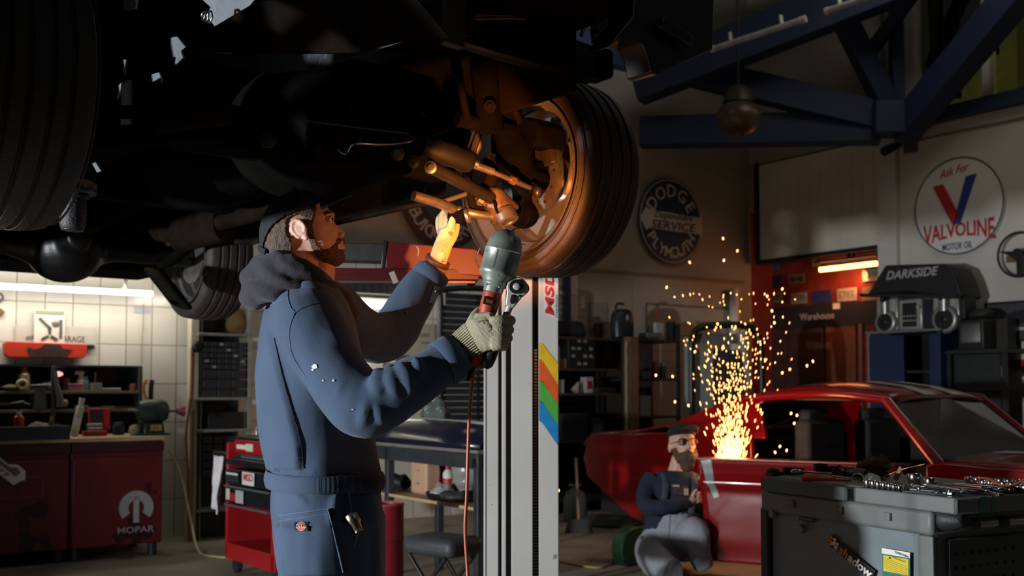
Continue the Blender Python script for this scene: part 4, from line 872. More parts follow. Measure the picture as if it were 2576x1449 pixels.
solo('paper_cone', MB().lathe([(.05, 0), (.01, .11)], Matrix.Rotation(R(28), 4, 'Y'), 14), cm('a39c88', .8), 'pale paper cone lying on the third shelf', 'cone', RF @ Matrix.Translation((sb(1464, 970).x, W1 + .12, zs_[2] + .03)), smooth=50)
box_item('long_tray', 'long dark tray at the right of the third shelf', 'tray', (sb(1530, 985).x, W1 + .12, zs_[2] + .013), (.26, .2, .06), '191a1c', base=RF)
box_item('blue_bin', 'dark blue bin on the lowest visible shelf', 'bin', (sb(1450, 1080).x, W1 + .15, zs_[3] + .013), (.34, .26, .28), '1c2530', base=RF)
box_item('green_kit', 'dark green kit box beside the blue bin', 'box', (sb(1512, 1080).x, W1 + .15, zs_[3] + .013), (.16, .2, .22), '1d2b28', base=RF, face='3a5c48')
vessel('jar', 'cloudy jar on the right shelving next to the post', 'jar', (sb(1620, 940).x, W1 + .1, zr[1] + .013), .05, .18, '4a4844', True, .8, '77756c', base=RF)
vessel('spray_can', 'dark red spray can on the right shelving', 'can', (sb(1665, 940).x, W1 + .1, zr[1] + .013), .04, .19, '7a3a34', True, .7, '9a5a50', base=RF)
vessel('spray_can', 'black spray can with a pale cap on the right shelving', 'can', (sb(1686, 940).x, W1 + .12, zr[1] + .013), .036, .18, '2a2826', True, .7, '77736a', base=RF)
box_item('canister', 'pale green square canister on the lower right shelf', 'canister', (sb(1632, 1020).x, W1 + .12, zr[2] + .013), (.15, .14, .22), '7c8a84', base=RF)
box_item('red_crate', 'dark red crate on the floor shelf beside the canister', 'crate', (sb(1672, 1080).x, W1 + .12, .133), (.26, .22, .4), '4a1c18', base=RF)
box_item('white_dispenser', 'white upright dispenser on the top of the right shelving', 'dispenser', (sb(1682, 830).x, W1 + .2, zr[0] + .013), (.12, .12, .20), 'a8a69e', base=RF)
box_item('black_speaker', 'narrow black upright speaker beside the white dispenser', 'speaker', (sb(1703, 830).x, W1 + .1, zr[0] + .013), (.06, .1, .21), '1a1b1c', base=RF)
solo('plastic_tub', MB().box((0, 0, .04), (.2, .15, .08), taper=.85), cm('54605a', .3), 'pale green plastic tub with a shiny lid on the right shelving', 'tub', RF @ Matrix.Translation((sb(1655, 845).x, W1 + .15, zr[0] + .013)), bevel=.01)
solo('black_toolbag', MB().box((0, 0, .09), (.42, .2, .18), taper=.8), cm('191b20', .7), 'long dark tool bag on the top left shelf', 'bag', RF @ Matrix.Translation((sb(1465, 830).x, W1 + .25, zs_[0] + .013)), bevel=.05)
solo('steel_flask', MB().cyl((0, 0, 0), (0, 0, .22), .028), CHROME, 'shiny steel tube standing beside the lift post', 'tube', RF @ Matrix.Translation((sb(1409, 845).x, W1 + .05, zs_[1] + .013)), smooth=40)
t = thing('jerry_can', 'black fuel canister with a bent spout standing on the timber post shelf', 'canister', RF @ Matrix.Translation((sb(1568, 840).x, W1 + .02, zs_[0] + .013)))
obj('body', MB().loft([[Vector((a * x_ * (abs(a) ** -.35 if a else 1), b * y_ * (abs(b) ** -.35 if b else 1), z_)) for a, b in circ(28, .01)] for x_, y_, z_ in ((.10, .07, 0), (.13, .085, .015), (.135, .085, .16), (.12, .08, .26), (.08, .06, .31), (.06, .05, .315))]), cm('22282a', .35), t, smooth=50)
obj('spout', MB().tube(smooth_path([(-.09, 0, .22), (-.085, 0, .34), (-.05, 0, .375), (.03, 0, .37)], 5), .013, 8), BLACK, t, smooth=60)
obj('label_patch', MB().box((0, -.087, .22), (.02, .004, .05)), cm('b0b4b2'), t)
# charts, pipes on that wall
t, W_, H_ = wallposter('chart', 'faded paper chart with a dark frame line on the wall behind the shelving', 'chart', 1625, 764, 1866, 850, mat('chart_grey', 'a19c90', .8, var=.05))
obj('frame', MB().box((0, -.004, H_ / 2), (W_, .012, .018)).box((-W_ / 2, -.004, 0), (.012, .012, H_)), cm('4c4a44'), t)
solo('blue_pipe', MB().box((0, 0, 0), (.075, .05, 1.0)), BLUEBEAM, 'blue vertical pipe on the wall beside the lift post', 'pipe', RF @ Matrix.Translation(rw(1426, 760, 9.25)))
solo('wall_paper', MB().box((0, 0, 0), (.26, .004, .34)), cm('77736a', .8), 'dim paper sheet pinned left of the fuel canister', 'paper', RF @ Matrix.Translation(rw(1505, 800, 9.285)))
t = thing('down_pipe', 'pale drain pipes in the corner next to the doorway', 'pipe', RF)
for k, px in enumerate((1884, 1900)): p = rw(px, 900, 9.2); obj('pipe', MB().cyl((p.x - .25, 9.2, .0), (p.x - .25, 9.2, 2.5 - .5 * k), .06), WHITEPAINT, t, smooth=40)
# broom, gas bottle, stand
gx = onplane(1447, 1312, Vector((0, 0, 1)), 0)
t = thing('gas_bottle', 'small grey gas bottle on the floor left of the red car', 'gas bottle', TR(gx.x, gx.y, 0))
obj('body', MB().lathe([(.10, 0), (.115, .02), (.115, .22), (.09, .28), (.04, .31), (.03, .33)], None, 24), cm('5d6866', .5), t, smooth=50)
obj('valve', MB().cyl((0, 0, .32), (0, 0, .38), .022).bar((-.05, 0, .37), (.05, 0, .37), .02, .02), cm('3a4040', .4, .5), t); obj('collar', MB().torus((0, 0, .35), .06, .006, None, 24, 6), cm('8a908c'), t)
gx = onplane(1530, 1318, Vector((0, 0, 1)), 0)
solo('floor_pan', MB().lathe([(.30, 0), (.32, .02), (.22, .07), (.05, .09), (0, .09)], None, 30), cm('3c4240', .5), 'round grey pan on the floor behind the gas bottle', 'pan', TR(gx.x, gx.y, 0), smooth=50)
t = thing('broom', 'broom with a wooden handle leaning by the shelving', 'broom', TR(*(at(1456, 1200, 9.6) * Vector((1, 1, 0)))))
obj('handle', MB().cyl((0, 0, .12), (-.02, .05, .66), .014), WOOD, t); obj('brush', MB().box((0, -.01, .06), (.26, .06, .12), taper=.7), cm('3a3c3c', .9), t)
solo('extension_cable', MB().tube(smooth_path([onplane(x, y, Vector((0, 0, 1)), .01) for x, y in ((1392, 1408), (1440, 1419), (1500, 1428), (1530, 1420), (1550, 1395), (1556, 1350))], 6), .008, 6), cm('a08c5c'), 'pale yellow cable curving over the floor to the green grinder stand', 'cable', smooth=60)
# bent tube hoop with pale panel
HM = frame(at(1740, 1000, 10.6) * Vector((1, 1, 0)), (0.94, 0.34, 0))
HI = HM.inverted()
t = thing('tube_frame', 'black bent tube frame with a pale panel standing behind the red car', 'frame', HM)
k = 10.6 / FPX; X1 = 180 * k / .90; zt_ = at(1740, 822, 10.6).z
obj('tube', MB().tube(smooth_path([(0, 0, 0), (0, 0, zt_ - .35), (.02, 0, zt_ - .12), (.13, 0, zt_), (X1 - .12, .02, zt_ + .02), (X1, 0, zt_ - .15), (X1 + .02, 0, zt_ - .45), (X1 + .02, 0, 0)], 6), .035, 10), cm('181a1a', .4), t, smooth=60)
obj('side_rail', MB().box((-.055, 0, zt_ / 2 - .05), (.035, .05, zt_ - .1)), cm('8d938e', .4, .3), t, bevel=.006)
obj('panel', MB().box((.16, .06, zt_ / 2 - .1), (.22, .02, zt_ - .26)), cm('8a8f88', .5), t); obj('panel', MB().box((.46, .07, zt_ / 2 - .1), (.38, .02, zt_ - .24)), cm('3a3b38', .5), t)
obj('top_sheet', MB().box((.32, .05, zt_ - .11), (.55, .02, .10)), cm('6a6c66', .6), t)
obj('hose', MB().tube(smooth_path([(.55, -.05, zt_ - .05), (.57, -.07, zt_ - .3), (.62, -.06, zt_ - .55)], 5), [.07, .055, .05, .045, .04, .035, .03, .03, .03, .025, .02], 10), cm('8f9088', .7), t, smooth=60)

# ================================================================== right wall: blue cabinet, stereo, screen, picture, wheel
def rframe(px, py, u0): return RF @ Matrix.Translation(ru(px, py, u0)) @ Matrix.Rotation(R(-90), 4, 'Z')
def loc(M, px, py, u0): return M.inverted() @ onplane(px, py, UV, u0)
U0 = 9.55
CB = rframe(2182, 835, U0); CB.translation.z = 0
q0 = loc(CB, 2182, 835, U0); q1 = loc(CB, 2362, 836, U0); H_ = q0.z; W_ = q1.x
CBL = mat('cabinet_blue', '14264c', .4, var=.12); 
t = thing('blue_cabinet', 'tall dark blue cabinet with an open dark bay behind the red car', 'cabinet', CB)
obj('side_panel', MB().box((.012, .25, H_ / 2), (.03, .5, H_)), cm('8a8172'), t); obj('side_panel', MB().box((W_, .25, H_ / 2), (.03, .5, H_)), CBL, t)
obj('back_panel', MB().box((W_ / 2, .49, H_ / 2), (W_, .02, H_)), cm('0e1218'), t); obj('top_board', MB().box((W_ / 2, .25, H_ - .012), (W_ + .05, .52, .024)), cm('6d7070', .5), t, bevel=.004)
obj('door', MB().box((W_ * .27, .01, H_ / 2 - .02), (W_ * .50, .025, H_ - .06)), CBL, t, bevel=.004); obj('door', MB().box((W_ * .93, .01, H_ / 2 - .02), (W_ * .13, .025, H_ - .06)), CBL, t, bevel=.004)
for z in (.5, 1.0, 1.45): obj('shelf', MB().box((W_ * .70, .25, z), (W_ * .34, .46, .02)), cm('23282c'), t)
# stereo: two horn speakers, a centre unit
SIL = mat('silver', 'a9aaa2', .35, .6, var=.08)
ST = rframe(2190, 828, U0); sc_ = 11.0 / FPX
def speaker(px0, px1, lab):
    a = loc(ST, px0, 828, U0); b = loc(ST, px1, 740, U0); w_ = b.x - a.x; h_ = b.z - a.z; z0_ = H_ + .001
    M = ST.copy(); M.translation.z = H_; M = M @ Matrix.Translation((a.x + w_ / 2, .10, 0))
    t = thing('stereo_speaker', lab, 'speaker', M, 'silver stereo speakers')
    obj('cabinet', MB().box((0, .10, h_ / 2), (w_, .24, h_)), SIL, t, bevel=.02)
    obj('woofer', MB().torus((0, -.03, h_ * .27), w_ * .36, .035, None, 32, 10, ax='y'), SIL, t, smooth=60); obj('cone', MB().lathe([(0, .03), (w_ * .30, .0), (w_ * .34, -.02), (w_ * .34, .02), (0, .02)], Matrix.Translation((0, -.045, h_ * .27)) @ dm, 28), BLACK, t, smooth=40)
    obj('horn_tube', MB().cyl((0, -.035, h_ * .52), (0, -.035, h_ * .95), w_ * .20), mat('silver_tube', 'b5b6b0', .25, .8), t, smooth=40); obj('tweeter', MB().ell((0, -.04, h_ * .96), (w_ * .17, .08, w_ * .17)), BLACK, t, smooth=60)
speaker(2192, 2246, 'silver stereo speaker on the blue cabinet, left of the stereo unit'); speaker(2334, 2402, 'silver stereo speaker on the blue cabinet, right of the stereo unit')
a = loc(ST, 2250, 828, U0); b = loc(ST, 2307, 745, U0); w_ = b.x - a.x; h_ = b.z - a.z
M = ST.copy(); M.translation.z = H_; M = M @ Matrix.Translation((a.x + w_ / 2, .10, 0))
t = thing('stereo_unit', 'silver stereo centre unit between the two speakers', 'stereo', M)
obj('body', MB().box((0, .1, h_ / 2), (w_, .24, h_)), SIL, t, bevel=.015); obj('front_panel', MB().box((-.01, -.022, h_ * .6), (w_ * .62, .006, h_ * .55)), BLACK, t, bevel=.003)
obj('tape_deck', MB().box((-.01, -.022, h_ * .2), (w_ * .6, .006, h_ * .18)), BLACK, t); obj('knob', MB().cyl((w_ * .38, -.02, h_ * .72), (w_ * .38, -.045, h_ * .72), .022), CHROME, t, smooth=40)
for k in range(4): obj('button', MB().box((-.07 + .04 * k, -.028, h_ * .45), (.022, .006, .014)), cm('a8a8a0'), t)
solo('black_case', MB().box((0, .12, h_ * .45), (.10, .2, h_ * .9)), cm('101826'), 'narrow dark blue box between the stereo unit and the right speaker', 'box', ST @ Matrix.Translation((loc(ST, 2320, 828, U0).x, .08, H_ - ST.translation.z)), bevel=.006)
# black canopy with lettering
CN = rframe(2305, 700, U0 + .05)
g = lambda px, py: loc(CN, px, py, U0 + .05)
pts = [g(x, y) for x, y in ((2190, 742), (2222, 690), (2236, 668), (2382, 664), (2400, 672), (2414, 700), (2428, 744), (2420, 752), (2300, 735))]
t = thing('car_spoiler', 'black moulded hood with white slanted lettering above the stereo', 'hood', CN)
obj('shell', MB().prism([(p.x, p.z) for p in pts], -.06, .30, dm @ Matrix.Scale(-1, 4, (0, 0, 1))), mat('shell_black', '16171a', .5, var=.15), t, bevel=.015)
obj('lip', MB().bar(g(2185, 744) + Vector((0, -.10, 0)), g(2426, 748) + Vector((0, -.10, .0)), .12, .035), mat('shell_black2', '1d1e21', .5), t, bevel=.01)
obj('side_flap', MB().box(g(2426, 770) + Vector((-.03, .1, 0)), (.07, .2, .25)), cm('1d2123'), t, bevel=.01)
c_ = g(2303, 688); le = MB().text('DARKSIDE', (c_.x, -.064, c_.z), 138 * sc_ * 1.07, 22 * sc_, .02, .28); obj('lettering', le, cm('a5a5a0', .6), t)
# screen on a small table
TV = rframe(2425, 880, 9.5)
g = lambda px, py: loc(TV, px, py, 9.5)
zt_ = TV.translation.z; TB = TV.copy(); TB.translation.z = 0
t = thing('side_table', 'dark side table under the old television', 'table', TB)
a = g(2376, 880).x; b = g(2534, 880).x
obj('table_top', MB().box(((a + b) / 2, .25, zt_ - .02), (b - a, .5, .04)), cm('1a1b1c'), t, bevel=.005)
obj('front_panel', MB().box((a + .27, .1, zt_ / 2 - .02), (.50, .03, zt_ - .05)), cm('1f2626', .6), t)
for x in (a + .03, b - .05):
    for y in (.04, .46): obj('leg', MB().box((x, y, zt_ / 2 - .02), (.04, .04, zt_ - .04)), BLACK, t)
for k, (px, c, h_, r_) in enumerate(((2470, '8d8468', .22, .025), (2505, '7d8a8c', .1, .02))):
    vessel('bottle', ['tall murky glass bottle under the side table top', 'short pale glass beside the murky bottle'][k], 'bottle', (g(px, 900).x, .12, zt_ - .36 + .1 * k), r_, h_, c, base=TB)
obj('shelf', MB().box(((a + b) / 2 + .25, .25, zt_ - .375), (.5, .46, .02)), cm('2a2620'), t)
M = TB.copy(); M.translation.z = zt_; M = M @ Matrix.Translation((g(2425, 850).x, .12, 0))
t = thing('television', 'small old black television with a grey screen', 'television', M)
obj('case', MB().box((0, .14, .15), (.29, .30, .30)), BLACK, t, bevel=.02); obj('screen', MB().box((0.005, -.012, .165), (.21, .01, .19)), mat('screen_grey', '2e3335', .12, var=.06), t, bevel=.01); obj('stand', MB().box((0, .1, .005), (.32, .26, .012)), BLACK, t)
box_item('wooden_cabinet', 'dim brown wooden cabinet behind the television', 'cabinet', (g(2468, 860).x, .40, zt_), (.15, .16, .30), '2e2a24', base=TB)
solo('dark_helmet', displace(MB().ell((0, 0, .05), (.16, .1, .06)), lambda c, n: .02 * mnoise.noise(c * 20)), cm('1b1e1e', .6), 'dark lumpy pile on top of the television', 'cloth', M @ Matrix.Translation((.0, .14, .30)), smooth=50)
# picture, steering wheel, red stripe
M = rframe(2558, 808, 10.07); g = lambda px, py: loc(M, px, py, 10.07)
t = thing('framed_picture', 'black framed dark photograph of a car on the right wall', 'picture', M)
obj('frame', MB().box((0, 0, .19), (.66, .03, .022)).box((0, 0, -.19), (.66, .03, .022)).box((-.32, 0, 0), (.022, .03, .40)).box((.32, 0, 0), (.022, .03, .40)), BLACK, t)
obj('print', MB().box((0, .006, 0), (.62, .008, .36)), mat('print_grey2', '3c4042', .5, var=.1), t); obj('print', ppoly([(-.25, .0), (-.02, .10), (.25, .14), (.28, .02), (-.05, -.04), (-.22, -.04)], .0, .002), cm('16181a'), t)
obj('print', MB().box((.1, .0, -.075), (.26, .004, .03)), cm('c0b8ac'), t)
M = rframe(2563, 640, 10.0)
t = thing('steering_wheel', 'black thin-rimmed steering wheel hung on the right wall', 'steering wheel', M)
obj('rim', MB().torus((0, 0, 0), .215, .013, None, 40, 8, ax='y'), BLACK, t, smooth=60); obj('hub', MB().lathe([(0, -.03), (.05, -.02), (.06, .03), (0, .03)], dm, 20), BLACK, t, smooth=40)
obj('spoke', ppoly([(-.21, .05), (-.05, .035), (.05, .035), (.21, .05), (.21, .03), (.06, -.02), (-.06, -.02)], -.006, .006), BLACK, t); obj('spoke', MB().box((0, 0, -.11), (.05, .012, .2)), BLACK, t)
obj('badge', MB().box((-.09, .01, -.035), (.09, .004, .07)), cm('7a5226'), t); obj('mount', MB().cyl((0, .0, 0), (0, .1, 0), .02), BLACK, t)
solo('red_wall_stripe', MB().box((0, 0, 0), (.7, .006, .085)), cm('8a2026'), 'red stripe painted on the lower right wall', 'stripe', rframe(2580, 915, 10.095))
# ================================================================== the car on the lift
AX = Vector((0.77, 0.638, 0)).normalized(); RR = Vector((-AX.y, AX.x, 0))
CWH = at(1378, 450, 3.72)                                # centre of the front wheel by the mechanic's hand
VO = CWH - AX * 0.79
VM = frame(VO, AX); VI = VM.inverted()                  # local x across the car, y to its tail, z up; origin on the front axle
def V(px, py, Y): return VI @ at(px, py, Y)
def VZ(px, py, z): return VI @ onplane(px, py, Vector((0, 0, 1)), VO.z + z)
GRIME = mat('under_grime', '0b0a09', 0.9, 0.0, var=.5, scale=7, bump=.3, bscale=30, spec=.03)
GRIME2 = mat('under_brown', '120d08', 0.85, 0.0, var=.5, scale=9, bump=.3, bscale=40, spec=.06)
UMET = mat('under_metal', '4a4c4e', 0.38, 0.8, var=.35, scale=14, bump=.15)
UBLUE = mat('under_blue', '161d22', 0.45, 0.5, var=.3, scale=9, bump=.15)
BARE = mat('bare_metal', '8d8984', 0.36, 0.85, var=.3, scale=22, bump=.12)
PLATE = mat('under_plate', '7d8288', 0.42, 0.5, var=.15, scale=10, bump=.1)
car = thing('lifted_car', 'dark car raised overhead on the lift, seen from below', 'car', VM)
TIRE = mat('tire_rubber', '29231d', 0.66, var=.3, scale=16, bump=.25, bscale=70)
SLOTH = mat('hole_black', '0a0908', .7)
ALLOY = mat('alloy', 'b8b2aa', 0.27, 0.85, var=.12, scale=9)
def tire_mesh(Rt, wd, Rb, grooves=True):
    h = wd / 2; tr = []
    for k in range(41):                                   # tread with four grooves
        x = -h * .82 + 2 * h * .82 * k / 40; rr = Rt - 0.010 * (abs(x) / (h * .82)) ** 3
        if grooves and any(abs(x - g_ * h) < 0.0055 for g_ in (-.52, -.17, .17, .52)): rr -= 0.010
        tr.append((rr, x))
    prof = [(Rb, -h * .72), (Rb + .012, -h * .84), (Rb + .03, -h * .93), ((Rb + Rt) / 2, -h), (Rt - .035, -h * .97), (Rt - .018, -h * .90)] + tr + \
           [(Rt - .018, h * .90), (Rt - .035, h * .97), ((Rb + Rt) / 2, h), (Rb + .03, h * .93), (Rb + .012, h * .84), (Rb, h * .72)]
    return MB().lathe(prof, Matrix.Rotation(R(90), 4, 'Y'), 96, caps=False)
def wheel(x, y, side, z=0.0, Rt=0.345, wd=0.262, detail=True, cam_=0.0):
    """a wheel part: the rim carries the tyre and the brake as sub-parts; side=+1 when its outer face looks along +x"""
    M = Matrix.Translation((x, y, z)) @ (Matrix.Rotation(math.pi, 4, 'Z') if side < 0 else Matrix())
    Q = Matrix.Rotation(R(90), 4, 'Y'); Rb = Rt * 0.745
    rim = MB().lathe([(Rb + .012, -.128), (Rb + .012, -.120), (Rb - .004, -.112), (Rb - .008, -.09), (Rb - .022, -.06), (Rb - .028, .02), (Rb - .010, .07), (Rb - .004, .09), (Rb + .012, .112), (Rb + .012, .122), (Rb - .012, .116), (Rb - .024, .07), (Rb - .042, .05), (Rb - .042, .0), (Rb - .030, -.015), (Rb - .030, -.06), (Rb - .016, -.072), (Rb - .018, -.10), (Rb - .004, -.112), (Rb + .012, -.128)], Q, 72, caps=False)
    n = 10
    for k in range(n):
        a0 = 2 * math.pi * k / n
        T = Matrix.Rotation(a0, 4, 'X')
        rim.box((0.055, 0, Rb * .54), (0.028, 0.046, Rb * .84), T, taper=1.25)
    rim.lathe([(0, .03), (.075, .03), (.085, .045), (.07, .07), (0, .07)], Q, 36)
    o = obj('wheel', rim, ALLOY, car, smooth=35, M=M)
    obj('tire', tire_mesh(Rt, wd, Rb), TIRE, o, smooth=38)
    if detail:
        obj('lettering_ring', MB().torus((-wd * .495, 0, 0), (Rb + Rt) / 2 + .02, .003, None, 72, 6, ax='x').torus((-wd * .47, 0, 0), Rb + .03, .003, None, 72, 6, ax='x'), TIRE, o, smooth=60)
    obj('brake_disc', MB().lathe([(.07, -.085), (.150, -.085), (.150, -.062), (.07, -.062), (.06, .03), (0, .03)], Q, 48), BARE, o, smooth=35)
    for k in range(28 if detail else 0):
        T = Matrix.Rotation(2 * math.pi * k / 28, 4, 'X'); obj('disc_hole', MB().cyl((-.0868, 0, .105 + .024 * (k % 2)), (-.083, 0, .105 + .024 * (k % 2)), .0052, None, 10, T), SLOTH, o)
    return o
wf = wheel(0.79, 0, 1)
wheel(-0.99, 0.0, -1); wheel(0.77, 2.80, 1, -0.01, detail=False); wheel(-0.77, 2.80, -1, -0.01, detail=False)
Q = Matrix.Rotation(R(90), 4, 'Y')
# --- brake caliper, knuckle, hub on the inside of the near wheel (car coordinates)
cx = 0.70
cal = MB(); 
for k in range(9):
    a0 = R(55 + 10 * k); cal.box((cx - .01, .150 * math.cos(a0), .150 * math.sin(a0)), (.13, .07, .075), None)
obj('brake_caliper', remesh(cal, .008, 6), GRIME, car, smooth=60)
kn = MB(); kn.ell((cx - .01, 0, 0), (.055, .075, .075)).tube(smooth_path([(cx, .01, .17), (cx - .02, .015, .08), (cx - .03, 0, -.06), (cx - .035, -.015, -.14)], 4), .034, 12)
kn.tube([(cx, 0, .0), (cx - .01, -.10, .01)], [.04, .028], 10).ell((cx - .035, -.015, -.145), (.055, .055, .045)); kn.tube([(cx - .02, 0.04, .05), (cx - .03, .13, .04)], [.04, .03], 10)
kn.ell((cx - .07, -.01, .05), (.05, .085, .10)).tube([(cx - .07, 0, .1), (cx - .10, .02, .3)], [.06, .05], 14).tube([(cx - .05, -.05, -.02), (cx - .03, -.12, -.05)], [.05, .035], 12)
obj('knuckle', remesh(kn, .009, 5), GRIME, car, smooth=60)
ds = MB().lathe([(.05, 0), (.138, 0), (.146, .008), (.148, .012), (.06, .006)], Matrix.Translation((cx - .012, 0, 0)) @ Q, 40, R(120), R(262)); obj('dust_shield', ds, mat('shield_metal', '2c241d', .6, .3, var=.4, scale=20), car, smooth=40, solid=.003)
# --- arms and rods laid between points seen in the picture
Yw = 3.5
def rod(name, pts, r, m, seg=12, **k):
    return obj(name, MB().tube(smooth_path([V(*p) for p in pts], 4) if len(pts) > 2 else [V(*p) for p in pts], r, seg, **k), m, car, smooth=50)
rod('tie_rod', [(1186, 412, 3.36), (1240, 432, 3.40)], .0125, BARE); rod('tie_rod', [(1236, 431, 3.40), (1352, 480, 3.50)], .0085, BARE)
rod('lock_nut', [(1284, 451, 3.435), (1296, 456, 3.445)], .014, mat('brass_nut', 'b09468', .35, .8), 6)
rod('clamp', [(1192, 408, 3.365), (1200, 412, 3.37)], .018, STEEL); rod('tie_rod_end', [(1335, 470, 3.49), (1362, 484, 3.51)], .020, GRIME)
obj('ball_joint', MB().ell(V(1352, 482, 3.48), (.016, .016, .02)).tube([V(1352, 484, 3.48), V(1352, 495, 3.48)], [.012, .010], 6), UMET, car, smooth=60)
rod('rack_boot', [(1050, 362, 3.22), (1110, 382, 3.27), (1180, 408, 3.35)], .036, mat('boot_rubber', '0b0b0c', .5, var=.2), 18, rfun=lambda a, b: 1 + .22 * math.sin(a * 75))
rod('rack_housing', [(900, 330, 3.10), (1055, 362, 3.22)], .042, GRIME)
rod('strut_rod', [(1080, 418, 3.24), (1238, 500, 3.42)], .019, mat('rod_metal', '34302c', .32, .7, var=.25, scale=25))
rod('lower_arm', [(1040, 492, 3.30), (1105, 512, 3.36), (1150, 532, 3.41)], .016, BARE)
rod('lower_arm', [(1150, 528, 3.40), (1205, 540, 3.42), (1270, 548, 3.46)], .014, BARE)
rod('cross_link', [(1098, 512, 3.37), (1172, 488, 3.42)], .008, BARE)
obj('arm_bush', MB().torus((0, 0, 0), .017, .008, Matrix.Translation(V(1176, 543, 3.39)) @ frame((0, 0, 0), (.3, .3, .1), (.5, -.8, .2)), 24, 8), BARE, car, smooth=60)
rod('arm_bracket', [(1135, 540, 3.42), (1172, 545, 3.40)], .026, GRIME)
lj = MB(); lj.tube([V(1245, 505, 3.46), V(1275, 545, 3.46)], [.045, .055], 18).ell(V(1240, 500, 3.46), (.04, .05, .04)); obj('lower_joint', remesh(lj, .008, 4), mat('joint_metal', '6a5a4c', .5, .6, var=.4, scale=20, bump=.3), car, smooth=60)
jm = frame(V(1278, 551, 3.42), (1, .2, 0), VI.to_3x3() @ Vector((.05, -.62, -.78)).normalized())
obj('joint_cap', MB().lathe([(0, .0), (.012, .002), (.03, .0), (.034, .006), (.034, -.03), (0, -.03)], jm, 28), BARE, car, smooth=30)
obj('joint_clip', MB().torus((0, 0, 0.006), .028, .003, jm, 24, 6).bar((-.006, 0, .008), (.006, 0, .008), .004, .006, M=jm), BARE, car)
obj('bump_stop', MB().torus((0, 0, 0), .018, .005, Matrix.Translation(V(1248, 520, 3.40)) @ frame((0, 0, 0), (.3, .3, .1), (.5, -.8, .2)), 20, 8), GRIME, car, smooth=60)
rod('bracket', [(1180, 470, 3.42), (1190, 520, 3.44), (1215, 530, 3.46)], .014, GRIME2); rod('bracket', [(1215, 475, 3.44), (1200, 505, 3.44)], .012, BARE); rod('bracket', [(1208, 512, 3.43), (1212, 505, 3.43)], .018, BARE, 6)
rod('bracket', [(1230, 400, 3.48), (1238, 440, 3.47), (1226, 470, 3.46)], .022, GRIME2)
rod('shock_absorber', [(1215, 130, 3.50), (1235, 330, 3.50)], .045, GRIME); rod('upper_arm', [(1150, 300, 3.45), (1290, 330, 3.55)], .025, GRIME); rod('brake_hose', [(1275, 165, 3.5), (1290, 260, 3.5), (1310, 310, 3.5)], .012, GRIME2); rod('brake_hose', [(1150, 150, 3.4), (1165, 250, 3.4), (1178, 300, 3.4)], .012, GRIME2)
# sheet-metal lip shining over the hub
for k, (px, py, Y, r_) in enumerate(((1000, 386, 3.16, .021), (1040, 406, 3.19, .019), (1083, 421, 3.22, .019), (676, 352, 2.98, .022), (553, 338, 2.92, .021), (1232, 268, 3.44, .020), (524, 190, 2.8, .008), (879, 272, 3.05, .009))):
    n_ = (VI.to_3x3() @ (Vector((0, 0, CAMZ)) - at(px, py, Y)).normalized()); bm_ = frame(V(px, py, Y), n_.orthogonal(), n_)
    o = obj('bolt', MB().lathe([(0, .012), (r_ * .5, .012), (r_ * .55, .004), (r_, .003), (r_ * 1.05, -.004), (r_ * .9, -.02), (r_ * .9, -.05), (0, -.05)], bm_, 20), mat('bolt_metal', '4a5052', .3, .8, var=.2) if k < 5 else GRIME2, car, smooth=40)
rod('brake_line', [(850, 375, 3.0), (870, 386, 3.0), (890, 362, 3.02), (960, 363, 3.06), (1025, 358, 3.10), (1045, 345, 3.14)], .0035, CHROME, 6)
rod('brake_line', [(742, 300, 2.95), (880, 318, 3.02), (1030, 336, 3.10)], .003, UMET, 6)
rod('sway_bar', [(820, 566, 3.55), (900, 548, 3.58), (1030, 520, 3.50), (1130, 500, 3.45)], .009, GRIME2)
rod('coil_spring', [(380, 290, 2.75), (570, 272, 2.85)], .05, GRIME2, 14, rfun=lambda a, b: 1 + .2 * math.sin(a * 60)); rod('steering_link', [(180, 285, 2.66), (300, 282, 2.72), (380, 285, 2.76)], .018, GRIME2); rod('lower_arm', [(170, 355, 2.68), (330, 342, 2.76), (560, 332, 2.92)], .03, GRIME)
# --- body, frame rails, cross members
bd = MB()
bd.box((0, 2.25, .33), (1.50, 2.95, .14)); bd.box((0, 3.55, .15), (1.55, .5, .42)); bd.box((0, .78, .55), (1.5, .05, .55)); bd.box((0, 0, .84), (1.6, 1.7, .04)); bd.box((.30, -.2, .47), (.55, 1.0, .2))
obj('floor_pan', bd, GRIME, car, bevel=.02)
obj('transmission_tunnel', remesh(MB().ell((0, .95, .12), (.22, .55, .18)).ell((0, .25, .09), (.26, .34, .22)).box((0, .12, 0), (.34, .42, .16)).tube([(0, 1.3, .1), (0, 2.7, .03)], .05, 14), .018, 5), GRIME, car, smooth=60)
for s_ in (-1, 1):
    obj('frame_rail', MB().box((.46 * s_, 1.9, .13), (.11, 2.9, .17)), GRIME, car, bevel=.01)
    obj('sill', MB().box((.80 * s_, 1.55, .12 if s_ > 0 else .06), (.11, 1.75 if s_ > 0 else 2.0, .20 if s_ > 0 else .36)), mat('sill_black', '101010', .5, var=.3), car, bevel=.015)  # left sill deepened to block the work light from the underside
    obj('body_side', MB().box((.86 * s_, 1.55, .45), (.04, 2.0, .5)).box((.84 * s_, 3.25, .4), (.05, .6, .55)), mat('side_paint', '0e0e10', .3), car, bevel=.01)
    if s_ > 0: obj('inner_fender', MB().box((.52 * s_, .05, .42), (.02, .95, .5)), GRIME2, car)
obj('cross_member', MB().box((0, .18, .03), (.95, .16, .13)), GRIME, car, bevel=.02)
obj('cross_member', MB().box((0, 1.35, .02), (1.0, .10, .06)), GRIME, car, bevel=.015)
